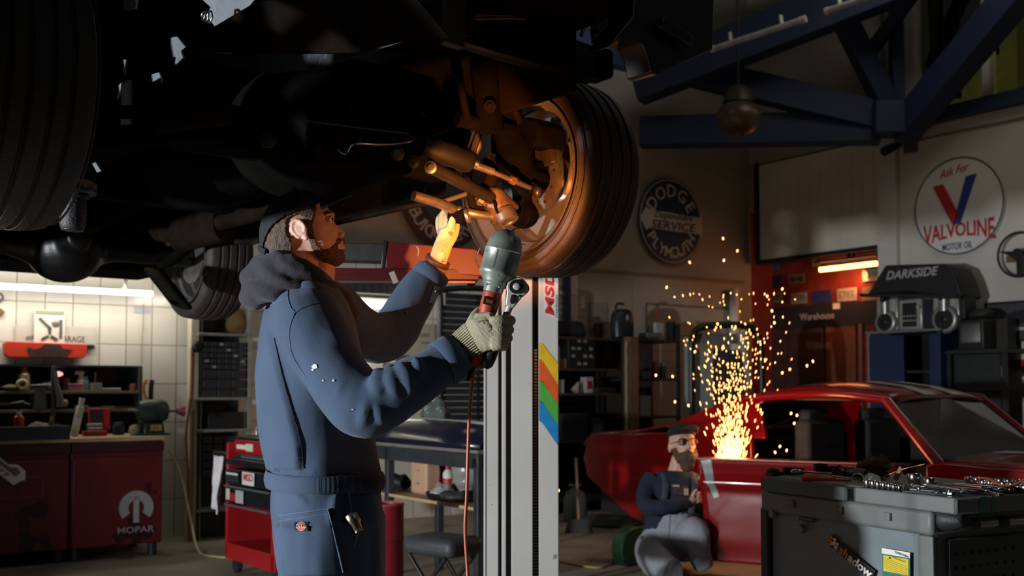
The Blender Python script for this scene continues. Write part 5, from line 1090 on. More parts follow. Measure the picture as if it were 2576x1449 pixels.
obj('exhaust_pipe', MB().tube(smooth_path([(.22, .4, -.02), (.25, 1.2, -.03), (.3, 2.2, .0), (.35, 2.6, .12), (.40, 3.4, .05)], 5), .035, 12), GRIME2, car, smooth=60)
obj('muffler', MB().tube([(.28, 1.5, -.02), (.29, 2.0, -.02)], .085, 16, flat=(1, .65)), GRIME2, car, smooth=50)
obj('fuel_tank', MB().box((-.05, 3.35, .03), (.75, .55, .2)), GRIME, car, bevel=.05)
ra = MB(); ra.tube([(-.68, 2.8, -.02), (.68, 2.8, -.02)], .055, 16).ell((.02, 2.8, -.03), (.19, .20, .17)).tube([(0, 2.78, -.02), (0, 2.5, 0)], [.10, .06], 14).tube([(-.25, 2.8, -.02), (0, 2.8, -.03), (.25, 2.8, -.02)], [.06, .13, .06], 14)
obj('rear_axle', remesh(ra, .015, 4), mat('axle_black', '0c0d10', .4, .4, var=.4, scale=10, bump=.1), car, smooth=60)
for s_ in (-1, 1): obj('leaf_spring', MB().tube(smooth_path([(.52 * s_, 2.1, .10), (.52 * s_, 2.5, -.02), (.52 * s_, 2.8, -.07), (.52 * s_, 3.2, .0), (.52 * s_, 3.6, .14)], 4), .03, 8, flat=(.7, 1.3)), GRIME, car, smooth=50)
sb_ = MB()
for k in range(10): sb_.torus(V(398 + 10 * k, 700 + 7.5 * k, 5.25), .045 + .002 * k, .010, frame((0, 0, 0), (1, 0, 0)) @ Matrix(), 20, 6)
for k in range(9):
    c_ = V(395 + 7 * k, 690 + 9 * k, 5.3)
    obj('coil', MB().torus((0, 0, 0), .055, .011, Matrix.Translation(c_) @ Matrix.Rotation(R(24), 4, 'Y'), 22, 6), GRIME2, car, smooth=60)
# front structure: radiator cross beam, bracket, loom, valance, fender corner
y0 = -.34
def VY(px, py, yl):                                     # point of the picture on the car plane y = yl
    n = RR; return VI @ onplane(px, py, n, n.dot(VO) + yl)
poly = [(1140, -60), (1128, 100), (1160, 108), (1280, 145), (1400, 178), (1498, 207), (1512, 150), (1510, 118), (1440, 95), (1330, 60), (1200, 20)]
pv = [VY(x, y, y0) for x, y in poly]
cb = MB().add(pv + [p + Vector((0, .05, 0)) for p in pv], [tuple(range(len(pv))), tuple(range(2 * len(pv) - 1, len(pv) - 1, -1))] + [(i, (i + 1) % len(pv), len(pv) + (i + 1) % len(pv), len(pv) + i) for i in range(len(pv))])
obj('radiator_beam', cb, UBLUE, car, bevel=.008)
e0, e1 = VY(1128, 100, y0), VY(1498, 207, y0)
obj('beam_lip', MB().bar(e0 + Vector((0, -.012, 0)), e1 + Vector((0, -.012, 0)), .025, .010), mat('lip_metal', '39454d', .3, .7, var=.2), car)
obj('beam_end', MB().box(VY(1508, 160, y0) + Vector((.02, .02, 0)), (.05, .10, .10)), GRIME, car, bevel=.02)
obj('tower_bracket', MB().bar(VY(1145, -80, -.38), VY(1138, 118, -.38), .03, .07), mat('bracket_grey', '3a4644', .5, .4, var=.2, scale=9), car, bevel=.005)
obj('tower_bracket', MB().bar(VY(1120, -80, -.36), VY(1112, 78, -.36), .02, .03), UBLUE, car, bevel=.004); obj('tower_bracket', MB().bar(VY(1180, -80, -.36), VY(1176, 95, -.36), .02, .025), UBLUE, car, bevel=.004)
WIRE = mat('wire_amber', '8a6a34', .45, var=.3)
for k in range(6):
    obj('wire', MB().tube(smooth_path([VY(1195, 34 + 3 * k, -.36), VY(1290, 32 + 4 * k + 6 * math.sin(k), -.38), VY(1390, 28 + 5 * k, -.36), VY(1440 + 6 * k, 48 + 3 * k, -.33)], 5), .0028, 6), WIRE if k % 2 else GRIME2, car)
obj('wire', MB().tube(smooth_path([VY(1420, 0, -.34), VY(1455, 30, -.34), VY(1470, 60, -.33), VY(1462, 90, -.33)], 5), .006, 8), UMET, car, smooth=60)
obj('wire', MB().tube(smooth_path([VY(1440, -10, -.36), VY(1448, 30, -.36), VY(1430, 60, -.36)], 5), .009, 8), GRIME, car, smooth=60)
obj('headlamp_bulb', MB().ell(VY(1368, 17, -.30), (.018, .018, .018)), CHROME, car, smooth=70)
obj('bracket', MB().lathe([(0, 0), (.07, 0), (.07, .006), (0, .006)], Matrix.Translation(VY(1375, 60, -.3)) @ dm, 20), UMET, car, smooth=40)
bag = MB().loft([[VY(x0 + (x1 - x0) * t_, ya + (yb - ya) * t_, -.28 + .03 * math.sin(t_ * 9 + i)) for t_ in [k / 10 for k in range(11)]] for i, (x0, ya, x1, yb) in enumerate(((1490, 110, 1470, -60), (1515, 100, 1530, -60), (1560, 85, 1600, -60), (1600, 40, 1660, -60)))], closed=False)
obj('splash_bag', bag, mat('dark_sheet', '2a3639', .3, .2, var=.4, scale=20, bump=.5, bscale=14), car, smooth=60, solid=.006)
poly = [(1530, 118), (1560, 100), (1592, 94), (1618, 108), (1632, 140), (1640, 183), (1656, 187), (1794, 126), (1800, -70), (1600, -70), (1590, 40)]
pv = [VY(x, y, -.70) for x, y in poly]
obj('valance', MB().add(pv + [p + Vector((0, .10, 0)) for p in pv], [tuple(range(len(pv))), tuple(range(2 * len(pv) - 1, len(pv) - 1, -1))] + [(i, (i + 1) % len(pv), len(pv) + (i + 1) % len(pv), len(pv) + i) for i in range(len(pv))]), mat('valance_black', '0a0a0b', .45, var=.3), car, bevel=.006)
obj('valance_rib', MB().bar(VY(1660, 55, -.725), VY(1735, 105, -.725), .02, .035), mat('rib_black', '1a1718', .3), car, bevel=.004)
# under-shields catching the work light
def shield(pts, nrm, base, m, th=.006):
    n = Vector(nrm).normalized(); c = n.dot(at(*base)); pv = [VI @ onplane(x, y, n, c) for x, y in pts]; d = VI.to_3x3() @ n * -th
    return obj('under_shield', MB().add(pv + [p + d for p in pv], [tuple(range(len(pv))), tuple(range(2 * len(pv) - 1, len(pv) - 1, -1))] + [(i, (i + 1) % len(pv), len(pv) + (i + 1) % len(pv), len(pv) + i) for i in range(len(pv))]), m, car)
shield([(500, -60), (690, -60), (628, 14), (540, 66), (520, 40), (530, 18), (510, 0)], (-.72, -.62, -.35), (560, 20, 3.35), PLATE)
shield([(455, 128), (640, 8), (1000, -60), (1130, 95), (1010, 106), (860, 145), (620, 128), (470, 131)], (-.25, -.6, -.55), (700, 60, 2.75), GRIME2)
shield([(468, 126), (560, 132), (700, 136), (880, 136), (1010, 106), (900, 140), (790, 174), (690, 184), (600, 176), (520, 150)], (-.55, -.62, -.15), (740, 150, 2.80), UBLUE)
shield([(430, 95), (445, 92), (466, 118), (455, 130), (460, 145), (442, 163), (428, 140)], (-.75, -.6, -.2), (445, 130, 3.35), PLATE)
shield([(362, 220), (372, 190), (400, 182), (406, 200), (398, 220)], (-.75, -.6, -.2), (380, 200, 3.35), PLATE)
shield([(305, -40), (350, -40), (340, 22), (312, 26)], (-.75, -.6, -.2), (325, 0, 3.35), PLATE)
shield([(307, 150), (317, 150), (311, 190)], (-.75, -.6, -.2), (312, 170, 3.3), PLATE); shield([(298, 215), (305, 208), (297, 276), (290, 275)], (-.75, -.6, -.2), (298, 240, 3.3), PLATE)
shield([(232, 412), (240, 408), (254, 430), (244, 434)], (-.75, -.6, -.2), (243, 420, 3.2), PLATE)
for k in range(3): obj('spring_washer', MB().torus((0, 0, 0), .012 + .003 * k, .003, Matrix.Translation(V(512 + 8 * k, 40 + 1.5 * k, 3.25)) @ Q, 20, 6), STEEL, car, smooth=60)

# ================================================================== two-post lift: right post, arms, pads
FW = Vector((1, -.043, 0)).normalized()                # the column is turned towards the front of the bay
PM = frame(Vector((at(1355, 1000, 4.5).x, 4.5, 0)), FW)
PN = PM.to_3x3() @ Vector((0, 1, 0))
def fp(px, py): return PM.inverted() @ onplane(px, py, PN, PN.dot(PM.translation))
POSTW = mat('lift_white', 'b4b3ae', .5, var=.07, scale=3, fleck=('7a766c', 22, .72))
LRED = mat('lift_red', '560b10', .42, var=.12, scale=6, fleck=('3a0a0c', 16, .70))
SLOT = mat('slot_dark', '3a4452', .5); SLOTB = mat('slot_black', '0a0908', .6)
t = thing('lift_post', 'white car lift post with coloured stripes, red lettering and a red swing arm', 'lift post', PM)
HP = 3.3
def band(nm, x0, x1, y, th, m, bev=.003):
    a_, b_ = fp(x0, 1000).x, fp(x1, 1000).x; return obj(nm, MB().box(((a_ + b_) / 2, y + th / 2, HP / 2), (b_ - a_, th, HP)), m, t, bevel=bev)
band('back_plate', 1219, 1402, .24, .012, POSTW); band('side_plate', 1217, 1223, .0, .25, POSTW); band('side_plate', 1400, 1405, .0, .25, POSTW)
band('flange', 1222, 1254, .004, .012, POSTW); band('inner_rail', 1253, 1263, .035, .012, SLOT); band('inner_rail', 1262, 1273, .006, .014, POSTW); band('inner_rail', 1272, 1287, .035, .012, SLOT)
band('slide_plate', 1286, 1340, .002, .014, POSTW); band('slot', 1338, 1357, .05, .012, SLOTB); band('front_plate', 1355, 1404, .0, .012, POSTW)
xc = fp(1347, 1000).x
for k in range(100): obj('lift_chain', MB().box((xc, .042, .1 + .0135 * k), (.012, .010, .008)), STEEL, t)
obj('base_plate', MB().box((-.07, .13, .01), (.55, .45, .02)), POSTW, t)
for k, (c, ya, yb, yc, yd) in enumerate((('c9a81e', 862, 903, 915, 968), ('c4511f', 903, 956, 968, 1018), ('45983c', 956, 1008, 1018, 1070), ('1577b0', 1008, 1058, 1070, 1122))):
    pv = [fp(1356, ya), fp(1365, ya + 3), fp(1404, yc), fp(1404, yd), fp(1366, yb + 8), fp(1356, yb)]
    obj('stripe', MB().add([p + Vector((0, -.002, 0)) for p in pv] + [p for p in pv], [tuple(range(6)), tuple(range(11, 5, -1))]), cm(c, .4), t)
pv = [fp(1367, 690), fp(1404, 690), fp(1404, 806), fp(1368, 788)]
lb = obj('sticker', MB().add([p + Vector((0, -.001, 0)) for p in pv] + list(pv), [(0, 1, 2, 3), (7, 6, 5, 4)]), cm('c9c4c2'), t)
def vtext(st, px, py, wpx, hpx, m, bold):
    V_, F_, _ = text_geo(st, bold, .15); c_ = fp(px, py); k_ = abs(fp(px + 1, py).x - c_.x)
    return obj('lettering', MB().add([(c_.x - b_ * wpx * k_, c_.y - .003, c_.z + a_ * hpx * k_) for a_, b_ in V_], F_), m, lb)
vtext('MSD', 1382, 735, 22, 118, REDINK, .03); vtext('Distributor', 1399, 770, 6, 60, cm('3a3a3c'), .0)
def LP(px, py, Y): return at(px, py, Y)
arm = t; AI = PM.inverted()                             # the swing arm belongs to the post
def A(px, py, Y): return AI @ at(px, py, Y)
obj('arm_tube', MB().bar(A(972, 646, 4.40), A(1290, 672, 4.45), .12, .110), LRED, arm, bevel=.004)
obj('arm_extension', MB().bar(A(700, 632, 4.42), A(1000, 640, 4.40), .09, .075), mat('arm_grey', '2b2c2a', .45, .4, var=.3), arm, bevel=.004)
obj('end_band', MB().bar(A(966, 645, 4.40), A(976, 646, 4.40), .126, .118), mat('band_black', '151313', .4), arm, bevel=.003)
obj('arm_lower_plate', MB().bar(A(780, 692, 4.36), A(1200, 696, 4.46), .16, .045), mat('arm_red_dark', '4a0b0e', .45, var=.2), arm, bevel=.004)
obj('lower_lip', MB().bar(A(780, 709, 4.29), A(1195, 710, 4.39), .01, .008), mat('lip_worn', '7a5a54', .4, .5), arm)
obj('hook', MB().tube(smooth_path([A(1193, 700, 4.40), A(1193, 712, 4.40), A(1182, 715, 4.40), A(1176, 709, 4.40)], 4), .008, 8), GRIME, arm, smooth=60)
obj('tape', MB().bar(A(985, 684, 4.26), A(996, 712, 4.26), .004, .022), cm('9a8f80'), arm)
obj('scratch', MB().tube(smooth_path([A(1048, 620, 4.335), A(1053, 628, 4.335), A(1051, 644, 4.335)], 4), .002, 6), cm('b0a4a0'), arm)
# left lift pad and the stub of its arm
t = thing('lift_pad', 'black lift pad with a wood block holding the car at the left', 'lift pad', Matrix.Translation(at(183, 535, 3.5)))
Bi = Matrix.Translation(-at(183, 535, 3.5)); zc = (at(183, 580, 3.5) - at(183, 535, 3.5)).z
obj('cup', MB().lathe([(0, zc), (.030, zc), (.036, zc + .004), (.041, zc + .02), (.043, .045), (.05, .05), (.05, .06), (0, .06)], None, 28), mat('pad_black', '2c2f31', .5, .3, var=.2, scale=30, bump=.4, bscale=120), t, smooth=40)
obj('ring', MB().torus((0, 0, zc + .002), .032, .003, None, 28, 6), UMET, t, smooth=60)
obj('plate', MB().lathe([(0, .062), (.072, .062), (.075, .068), (.075, .074), (0, .074)], None, 32), UMET, t, smooth=40)
obj('wood_block', MB().box((0, 0, .09), (.12, .10, .03)), mat('block_wood', '8a6a50', .7, var=.2), t, bevel=.003)
obj('arm_stub', MB().bar((-.01, -.0, .012), (-.6, -.16, .012), .05, .045), mat('stub_black', '2a2d2e', .7, .1, var=.2, scale=40, bump=.5, bscale=150), t, bevel=.008)
# ================================================================== the mechanic
YC = 2.92
man = thing('person', 'person in a blue coverall and black cap holding an inspection lamp under the car', 'person', TR(at(820, 1400, YC).x, YC, 0))
MI = man.matrix_world.inverted()
def mpart(name, mb, m, parent=None, **k):
    mb.v = [tuple(MI @ Vector(p)) for p in mb.v]
    return obj(name, mb, m, parent or man, **k)
DENIM = mat('coverall_blue', '394b63', .9, var=.10, scale=6, bump=.16, bscale=650, fleck=('8a949e', 34, .785), sheen=.12)
CHAR = mat('hood_charcoal', '2a2932', .95, var=.10, scale=10, bump=.35, bscale=300, sheen=.1)
SKIN = mat('skin', 'c89a84', .5, var=.08, scale=18, bump=.08, bscale=160)
HAIR = mat('hair_brown', '5a4c42', .6, var=.5, scale=70, bump=.8, bscale=260)
BEARD = mat('beard_brown', '6b4e3c', .65, var=.5, scale=80, bump=1.0, bscale=300)
CAPM = mat('cap_black', '17191d', .85, var=.2, scale=8, bump=.2, bscale=300)

# ------------------------------------------------ coverall: torso, sleeves and legs grown into one surface
PSI = R(26)
def body_ring(py, xl, xr, b, yc, n=48, ex=.72, grow=None):
    """a chest cross-section turned a little away from the camera, its outline ending at the picture columns xl and xr"""
    a = at(xl, py, yc); c = at(xr, py, yc); cx = (a.x + c.x) / 2; hw = (c.x - a.x) / 2; d0 = hw * .86; out = []
    for i, (u, v) in enumerate(circ(n)):
        e = grow(u, v, i) if grow else 0
        p = (d0 + e) * math.copysign(abs(u) ** ex, u); q = (b * 1.06 + e) * math.copysign(abs(v) ** ex, v)
        out.append([p * math.cos(PSI) - q * math.sin(PSI), p * math.sin(PSI) + q * math.cos(PSI)])
    m = max(abs(o[0]) for o in out) if not grow else None
    k = hw / m if m else body_ring.k
    if m: body_ring.k = k
    return [Vector((cx + o[0] * k, yc + o[1], a.z)) for o in out]
tor = []
for py, xl, xr, b, yc in ((672, 700, 800, .05, 2.92), (700, 680, 838, .11, 2.92), (728, 664, 862, .165, 2.93), (765, 652, 888, .20, 2.93), (810, 642, 905, .205, 2.93), (870, 636, 916, .20, 2.93), (950, 634, 926, .19, 2.93), (1050, 642, 943, .178, 2.93), (1130, 653, 955, .17, 2.93), (1190, 667, 961, .165, 2.93), (1225, 669, 963, .168, 2.93), (1290, 667, 968, .185, 2.93), (1360, 674, 972, .195, 2.93), (1449, 690, 976, .19, 2.93)):
    tor.append(body_ring(py, xl, xr, b, yc))
cv = MB().loft(tor)
def arm(pts, seg=18): return [at(p[0], p[1], p[2]) for p in pts], [p[3] for p in pts]
def catm(pts, n=5):
    q = smooth_path([(p[0], p[1], p[2]) for p in pts], n); r = smooth_path([(p[3], 0, 0) for p in pts], n)
    return [at(a.x, a.y, a.z) for a in q], [b.x for b in r]
RARM = [(752, 785, 2.86, .075), (772, 800, 2.78, .092), (795, 850, 2.735, .090), (830, 915, 2.70, .082), (872, 980, 2.67, .082), (915, 1018, 2.655, .082), (965, 1008, 2.645, .073), (1030, 970, 2.645, .066), (1090, 932, 2.657, .059), (1146, 894, 2.68, .051)]
LARM = [(800, 765, 3.0, .08), (838, 790, 3.10, .088), (885, 828, 3.20, .082), (935, 848, 3.30, .078), (985, 838, 3.38, .078), (1018, 790, 3.405, .071), (1052, 735, 3.43, .064), (1082, 694, 3.45, .052)]
p, r = catm(RARM); cv.tube(p, r, 22)
p, r = catm(LARM); cv.tube(p, r, 22)
for s_ in (-1, 1):
    x0 = at(835, 1449, YC).x
    cv.tube([(x0, YC + s_ * .08, .92), (x0 + .01, YC + s_ * .10, .7), (x0 - .01, YC + s_ * .11, .5), (x0 - .02, YC + s_ * .11, .25), (x0 - .01, YC + s_ * .11, .10)], [.135, .125, .105, .095, .10], 20)
# cloth folds: ridges laid into the surface before it is fused
def fold(pts, r): 
    q, rr = catm([(x, y, Y, r * k) for (x, y, Y), k in zip(pts, [.35] + [1] * (len(pts) - 2) + [.35])]); cv.tube(q, rr, 10)
for pts, r in (([(948, 925, 2.60), (952, 965, 2.585), (958, 1005, 2.582)], .021), ([(975, 918, 2.63), (985, 955, 2.578), (1000, 995, 2.575)], .019), ([(1005, 910, 2.60), (1022, 945, 2.575), (1035, 988, 2.577)], .017), ([(1040, 893, 2.60), (1054, 928, 2.588), (1052, 968, 2.59)], .015),
               ([(925, 1000, 2.58), (918, 1040, 2.578), (905, 1078, 2.60)], .016), ([(945, 1010, 2.575), (958, 1045, 2.58), (965, 1070, 2.60)], .013), ([(880, 925, 2.62), (858, 985, 2.595), (845, 1030, 2.62)], .015),
               ([(720, 795, 2.78), (760, 870, 2.67), (800, 940, 2.64), (870, 1030, 2.61)], .016), ([(770, 770, 2.70), (830, 840, 2.66), (880, 900, 2.64)], .013),
               ([(905, 840, 3.16), (925, 870, 3.22), (935, 900, 3.28)], .014), ([(960, 800, 3.28), (950, 850, 3.24), (965, 895, 3.31)], .015), ([(990, 790, 3.33), (1010, 830, 3.31), (1000, 880, 3.34)], .014), ([(1000, 735, 3.39), (1030, 770, 3.35), (1060, 790, 3.38)], .012),
               ([(790, 1100, 2.775), (815, 1150, 2.77), (840, 1185, 2.775)], .012), ([(760, 1040, 2.765), (780, 1100, 2.76), (800, 1180, 2.77)], .013), ([(720, 1230, 2.775), (760, 1255, 2.755), (790, 1285, 2.75)], .012), ([(850, 1235, 2.76), (840, 1290, 2.745), (850, 1360, 2.745)], .014)):
    fold(pts, r)
cv = remesh(cv, .0072, 5, .5)
PXS = lambda c: (PX0 + FPX * c.x / c.y, 980 - FPX * (c.z - CAMZ) / c.y)      # close enough to the picture for laying seams
pleat = [(676, 768), (690, 850), (712, 950), (740, 1050), (757, 1110), (762, 1180)]
def plx(y):
    for (x0, y0), (x1, y1) in zip(pleat, pleat[1:]):
        if y0 <= y <= y1: return x0 + (x1 - x0) * (y - y0) / (y1 - y0)
    return None
def cwrink(c, n):
    x, y = PXS(c); d = 0.0
    if c.y < 2.90:
        q = plx(y)
        if q is not None and 640 < x < 900: d += .012 * sstep(q + 9, q - 9, x) * sstep(700, 780, y)
    d += .006 * mnoise.noise(Vector((c.x * 9, c.y * 9, c.z * 3.5))) + .003 * mnoise.noise(Vector((c.x * 24, c.y * 20, c.z * 10 + 4)))
    if y > 1225: d += .004 * mnoise.noise(Vector((c.x * 16, c.y * 16, c.z * 5)))
    if 1195 < y < 1222: d -= .004
    if y < 1190 and y > 1090: d += .005 * math.sin(math.atan2(c.y - YC, c.x - .5) * 40) * sstep(1120, 1190, y) * (1 if x > 770 else .2)
    return d
displace(cv, cwrink)
CB_ = bvh(cv)
cover = mpart('coverall', cv, DENIM, smooth=180)
def drape(px, py, off=.003):
    o = Vector((0, 0, CAMZ)); d = ray(px, py).normalized(); h = CB_.ray_cast(o, d)
    return (h[0] - d * off) if h[0] is not None else at(px, py, 2.75)
def patch(fn, nu, nv, off=.003):
    return MB().grid(lambda a, b: drape(*fn(a, b), off), nu, nv)
def bil(q):
    return lambda a, b: tuple((q[0][i] * (1 - a) + q[1][i] * a) * (1 - b) + (q[3][i] * (1 - a) + q[2][i] * a) * b for i in (0, 1))
def seam(pts, name='seam', r=.0016, m=None, off=.0008):
    q = smooth_path([(x, y, 0) for x, y in pts], 6); return mpart(name, MB().tube([drape(a.x, a.y, off) for a in q], r, 6), m or SEAM, cover, smooth=60)
SEAM = mat('seam_blue', '4a5f7a', .85, var=.1)
# waistband with gathers on the near side
wb = []
for k in range(9):
    py = 1186 + 41 * k / 8; t_ = math.sin(math.pi * k / 8)
    body_ring(py, 667, 962, .166, 2.93)
    def grow(u, v, i):
        a = 2 * math.pi * i / 200; near = max(0, -math.sin(a + .25))
        return .004 + .005 * t_ + .0065 * math.sin(a * 88 + 1.5 * math.sin(a * 11)) * near ** .6 * sstep(-.45, -.1, math.cos(a)) * (.25 + .75 * t_)
    wb.append(body_ring(py, 667, 962, .166, 2.93, n=200, grow=grow))
mpart('waistband', MB().loft(wb, caps=False), DENIM, solid=.006, smooth=180)
# pocket with the maker's patch, second seams
pk = patch(bil([(702, 1297), (825, 1280), (864, 1445), (722, 1449)]), 22, 22, .006)
pko = mpart('pocket', pk, DENIM, smooth=180, solid=.004)
seam([(702, 1297), (760, 1289), (825, 1280)], r=.0022, off=.0095); seam([(825, 1281), (845, 1360), (863, 1440)], r=.0022, off=.009); seam([(704, 1310), (760, 1302), (828, 1292)], off=.0085)
lp = mpart('label_patch', patch(bil([(740, 1313), (774, 1312), (775, 1336), (741, 1337)]), 6, 4, .013), mat('patch_black', '14161d', .7), pko, smooth=180)
mpart('emblem', patch(lambda a, b: (757.5 + 9.5 * (0.25 + .75 * b) * math.cos(2 * math.pi * a), 1324 + 9.8 * (0.25 + .75 * b) * math.sin(2 * math.pi * a)), 24, 2, .0145), mat('patch_orange', 'c8502c', .7), pko)
mpart('emblem', patch(lambda a, b: (757.5 + (10.2 + b * 1.2) * math.cos(2 * math.pi * a), 1324 + (10.4 + b * 1.2) * math.sin(2 * math.pi * a)), 24, 1, .0145), mat('patch_cream', 'b9a894', .7), pko)
V_, F_, _ = text_geo('Dickies', .01, .25); mpart('lettering', MB().add([drape(757.5 + a * 27, 1323.5 - b * 10, .0165) for a, b in V_], F_), WHITEINK, pko)
seam([(728, 714), (724, 745), (732, 775), (742, 785)]); seam([(742, 787), (765, 772), (800, 762), (812, 762)]); seam([(676, 772), (690, 762), (712, 752), (726, 748)])
seam([(742, 787), (728, 830), (735, 890), (770, 950)]); seam([(690, 850), (712, 950), (740, 1050), (757, 1110), (764, 1178)], off=.001, m=mat('pleat_shade', '10161f', .9))  # second line: pleat edge drawn dark to stand for its shadow
seam([(1118, 862), (1132, 900), (1150, 938)]); seam([(1150, 940), (1146, 958)], r=.002)
for (x, y, w_) in ((791, 922, 7), (786, 930, 3), (812, 957, 2), (838, 957, 3), (886, 1030, 2), (826, 1404, 4), (830, 1400, 2), (846, 1432, 3), (737, 1432, 3), (800, 1390, 2)):
    mpart('paint_stain', patch(lambda a, b: (x + w_ * b * math.cos(2 * math.pi * a) * (1 + .35 * math.sin(5 * a * 6.28 + x)), y + w_ * b * math.sin(2 * math.pi * a) * .9), 12, 2, .0035), mat('paint_white', 'c9ccd0', .7) if x == 791 else bpy.data.materials['paint_white'], cover)
# cuffs
def cuff(pts, name, m, r0, r1, parent=None): 
    q = [at(*p) for p in pts]; return mpart(name, MB().tube(q, [r0 + (r1 - r0) * k / (len(q) - 1) for k in range(len(q))], 24, caps=False), m, parent, solid=.006, smooth=60)
cuff([(1112, 917, 2.665), (1130, 905, 2.672), (1150, 891, 2.681)], 'cuff', DENIM, .0580, .0560)
cuff([(1070, 712, 3.44), (1084, 692, 3.45), (1090, 683, 3.453)], 'cuff', DENIM, .058, .056)
bn = mpart('button_tab', MB().box((0, 0, 0), (.018, .006, .055), Matrix.Translation(at(1093, 742, 3.372)) @ Matrix.Rotation(R(18), 4, 'Y')), mat('tab_dark', '0d0e12', .7)); mpart('button', MB().ell(at(1097, 733, 3.366), .005), BARE, bn, smooth=80)
mpart('button', MB().ell(at(1022, 786, 3.325), .005), mat('button_brass', '8a5a34', .4, .8), cover, smooth=80)
mpart('boot', MB().ell((at(835, 1449, YC).x + .06, YC - .11, .055), (.15, .055, .06)).cyl((at(835, 1449, YC).x - .01, YC - .11, .05), (at(835, 1449, YC).x - .01, YC - .11, .2), .065), BLACK, smooth=60)
mpart('boot', MB().ell((at(835, 1449, YC).x + .06, YC + .11, .055), (.15, .055, .06)).cyl((at(835, 1449, YC).x - .01, YC + .11, .05), (at(835, 1449, YC).x - .01, YC + .11, .2), .065), BLACK, smooth=60)
# collar
cl = MB(); q, rr = catm([(712, 752, 2.80, .012), (760, 722, 2.745, .014), (800, 722, 2.75, .014), (832, 736, 2.80, .015), (858, 760, 2.86, .012)]); cl.tube(q, rr, 10, flat=(1, 1)); mpart('collar', cl, DENIM, smooth=180)

# ------------------------------------------------ hood
hd = MB()
q, rr = catm([(858, 757, 2.89, .020), (815, 722, 2.80, .030), (755, 690, 2.775, .042), (705, 678, 2.80, .050), (668, 690, 2.86, .052), (658, 698, 2.94, .054), (672, 690, 3.02, .052), (720, 684, 3.07, .048), (790, 700, 3.06, .038), (855, 750, 2.97, .022)]); hd.tube(q, rr, 18)
q, rr = catm([(760, 712, 2.76, .026), (700, 716, 2.765, .040), (655, 732, 2.82, .040), (642, 738, 2.92, .044), (658, 735, 3.02, .042), (720, 715, 3.07, .036)]); hd.tube(q, rr, 16)
q, rr = catm([(735, 665, 2.84, .020), (705, 655, 2.85, .028), (680, 660, 2.92, .030), (705, 655, 3.0, .026)]); hd.tube(q, rr, 14)
for pts, r in (([(640, 712, 2.80), (690, 698, 2.745), (750, 700, 2.735)], .012), ([(652, 742, 2.785), (700, 728, 2.735), (770, 718, 2.742)], .011), ([(660, 682, 2.79), (700, 672, 2.755), (745, 682, 2.742)], .010)):
    q, rr = catm([(x, y, Y, r * k) for (x, y, Y), k in zip(pts, (.4, 1, .4))]); hd.tube(q, rr, 10)
q, rr = catm([(842, 735, 2.86, .030), (862, 770, 2.86, .034), (880, 810, 2.88, .034)]); hd.tube(q, rr, 12)
def hridge(c):
    x, y = PXS(c); q = math.hypot(x - 775, (y - 628) * 1.35) + 14 * mnoise.noise(Vector((c.x * 6, c.y * 6, c.z * 6)))
    return .0042 * math.sin(q * 2 * math.pi / 58) * sstep(60, 95, q)
hd = remesh(hd, .0058, 5); displace(hd, lambda c, n: hridge(c) + .005 * mnoise.noise(Vector((c.x * 14, c.y * 14, c.z * 26))) + .0025 * mnoise.noise(c * 45))
mpart('hood', hd, CHAR, smooth=180)

# ------------------------------------------------ head: the profile carried round the skull
HC = (765, 588); SC = YC / FPX
FULL = [(682, 650), (668, 620), (664, 590), (670, 555), (690, 520), (724, 496), (768, 488), (804, 502), (824, 522), (836, 538), (836, 552), (847, 566), (868, 583), (870, 588), (860, 597), (864, 604), (868, 609), (860, 615), (868, 621), (869, 626), (862, 633), (867, 645), (864, 658), (850, 668), (826, 668), (790, 664), (745, 668), (705, 668)]
BASE = [(682, 650), (668, 620), (664, 590), (670, 555), (690, 520), (724, 496), (768, 488), (804, 502), (824, 522), (834, 538), (837, 552), (840, 566), (845, 583), (846, 588), (848, 597), (850, 604), (852, 609), (853, 615), (855, 621), (856, 626), (857, 633), (859, 645), (856, 658), (845, 668), (826, 668), (790, 664), (745, 668), (705, 668)]
def polar(P): 
    t = [(math.atan2(-(y - HC[1]), x - HC[0]), math.hypot(x - HC[0], y - HC[1]) * SC) for x, y in P]; t.sort()
    th = [a for a, _ in t]; rr = [b for _, b in t]
    return np.array([th[-1] - 2 * math.pi] + th + [th[0] + 2 * math.pi]), np.array([rr[-1]] + rr + [rr[0]])
TF, RFu = polar(FULL); TB_, RB_ = polar(BASE)
H0 = at(HC[0], HC[1], YC)
def headpt(th, ph, off=0.0):
    th = (th + math.pi) % (2 * math.pi) - math.pi
    rf = float(np.interp(th, TF, RFu)); rb = float(np.interp(th, TB_, RB_))
    s = math.sin(ph); c = math.cos(ph)
    r = rb + (rf - rb) * math.exp(-(s / .20) ** 2)
    face = max(0, math.cos(th + .1)); jaw = max(0.0, math.sin(-th))
    wd = .079 - .012 * max(0, jaw) * max(0, math.cos(th + .9)) - .004 * face
    k = abs(c) ** (.80 - .15 * face)
    # eye sockets and cheek hollow
    x = r * k * math.cos(th); z = r * k * math.sin(th); y = wd * s * (1.0 + .02 * math.cos(2 * th))
    p = Vector((x, y, z))
    px, pz = x / SC + HC[0], HC[1] - z / SC
    dn = .010 * math.exp(-((px - 832) / 11) ** 2 - ((pz - 553) / 9) ** 2) * math.exp(-((abs(y) - .034) / .016) ** 2)
    dn += -.005 * math.exp(-((px - 822) / 14) ** 2 - ((pz - 576) / 10) ** 2) * math.exp(-((abs(y) - .045) / .018) ** 2)
    L = p.length; p = p * ((L - dn + off) / L)
    return H0 + p
NT, NP = 120, 48
hm = MB(); hm.v = [tuple(headpt(2 * math.pi * i / NT, -math.pi / 2 + math.pi * (j + .5) / NP)) for j in range(NP) for i in range(NT)]
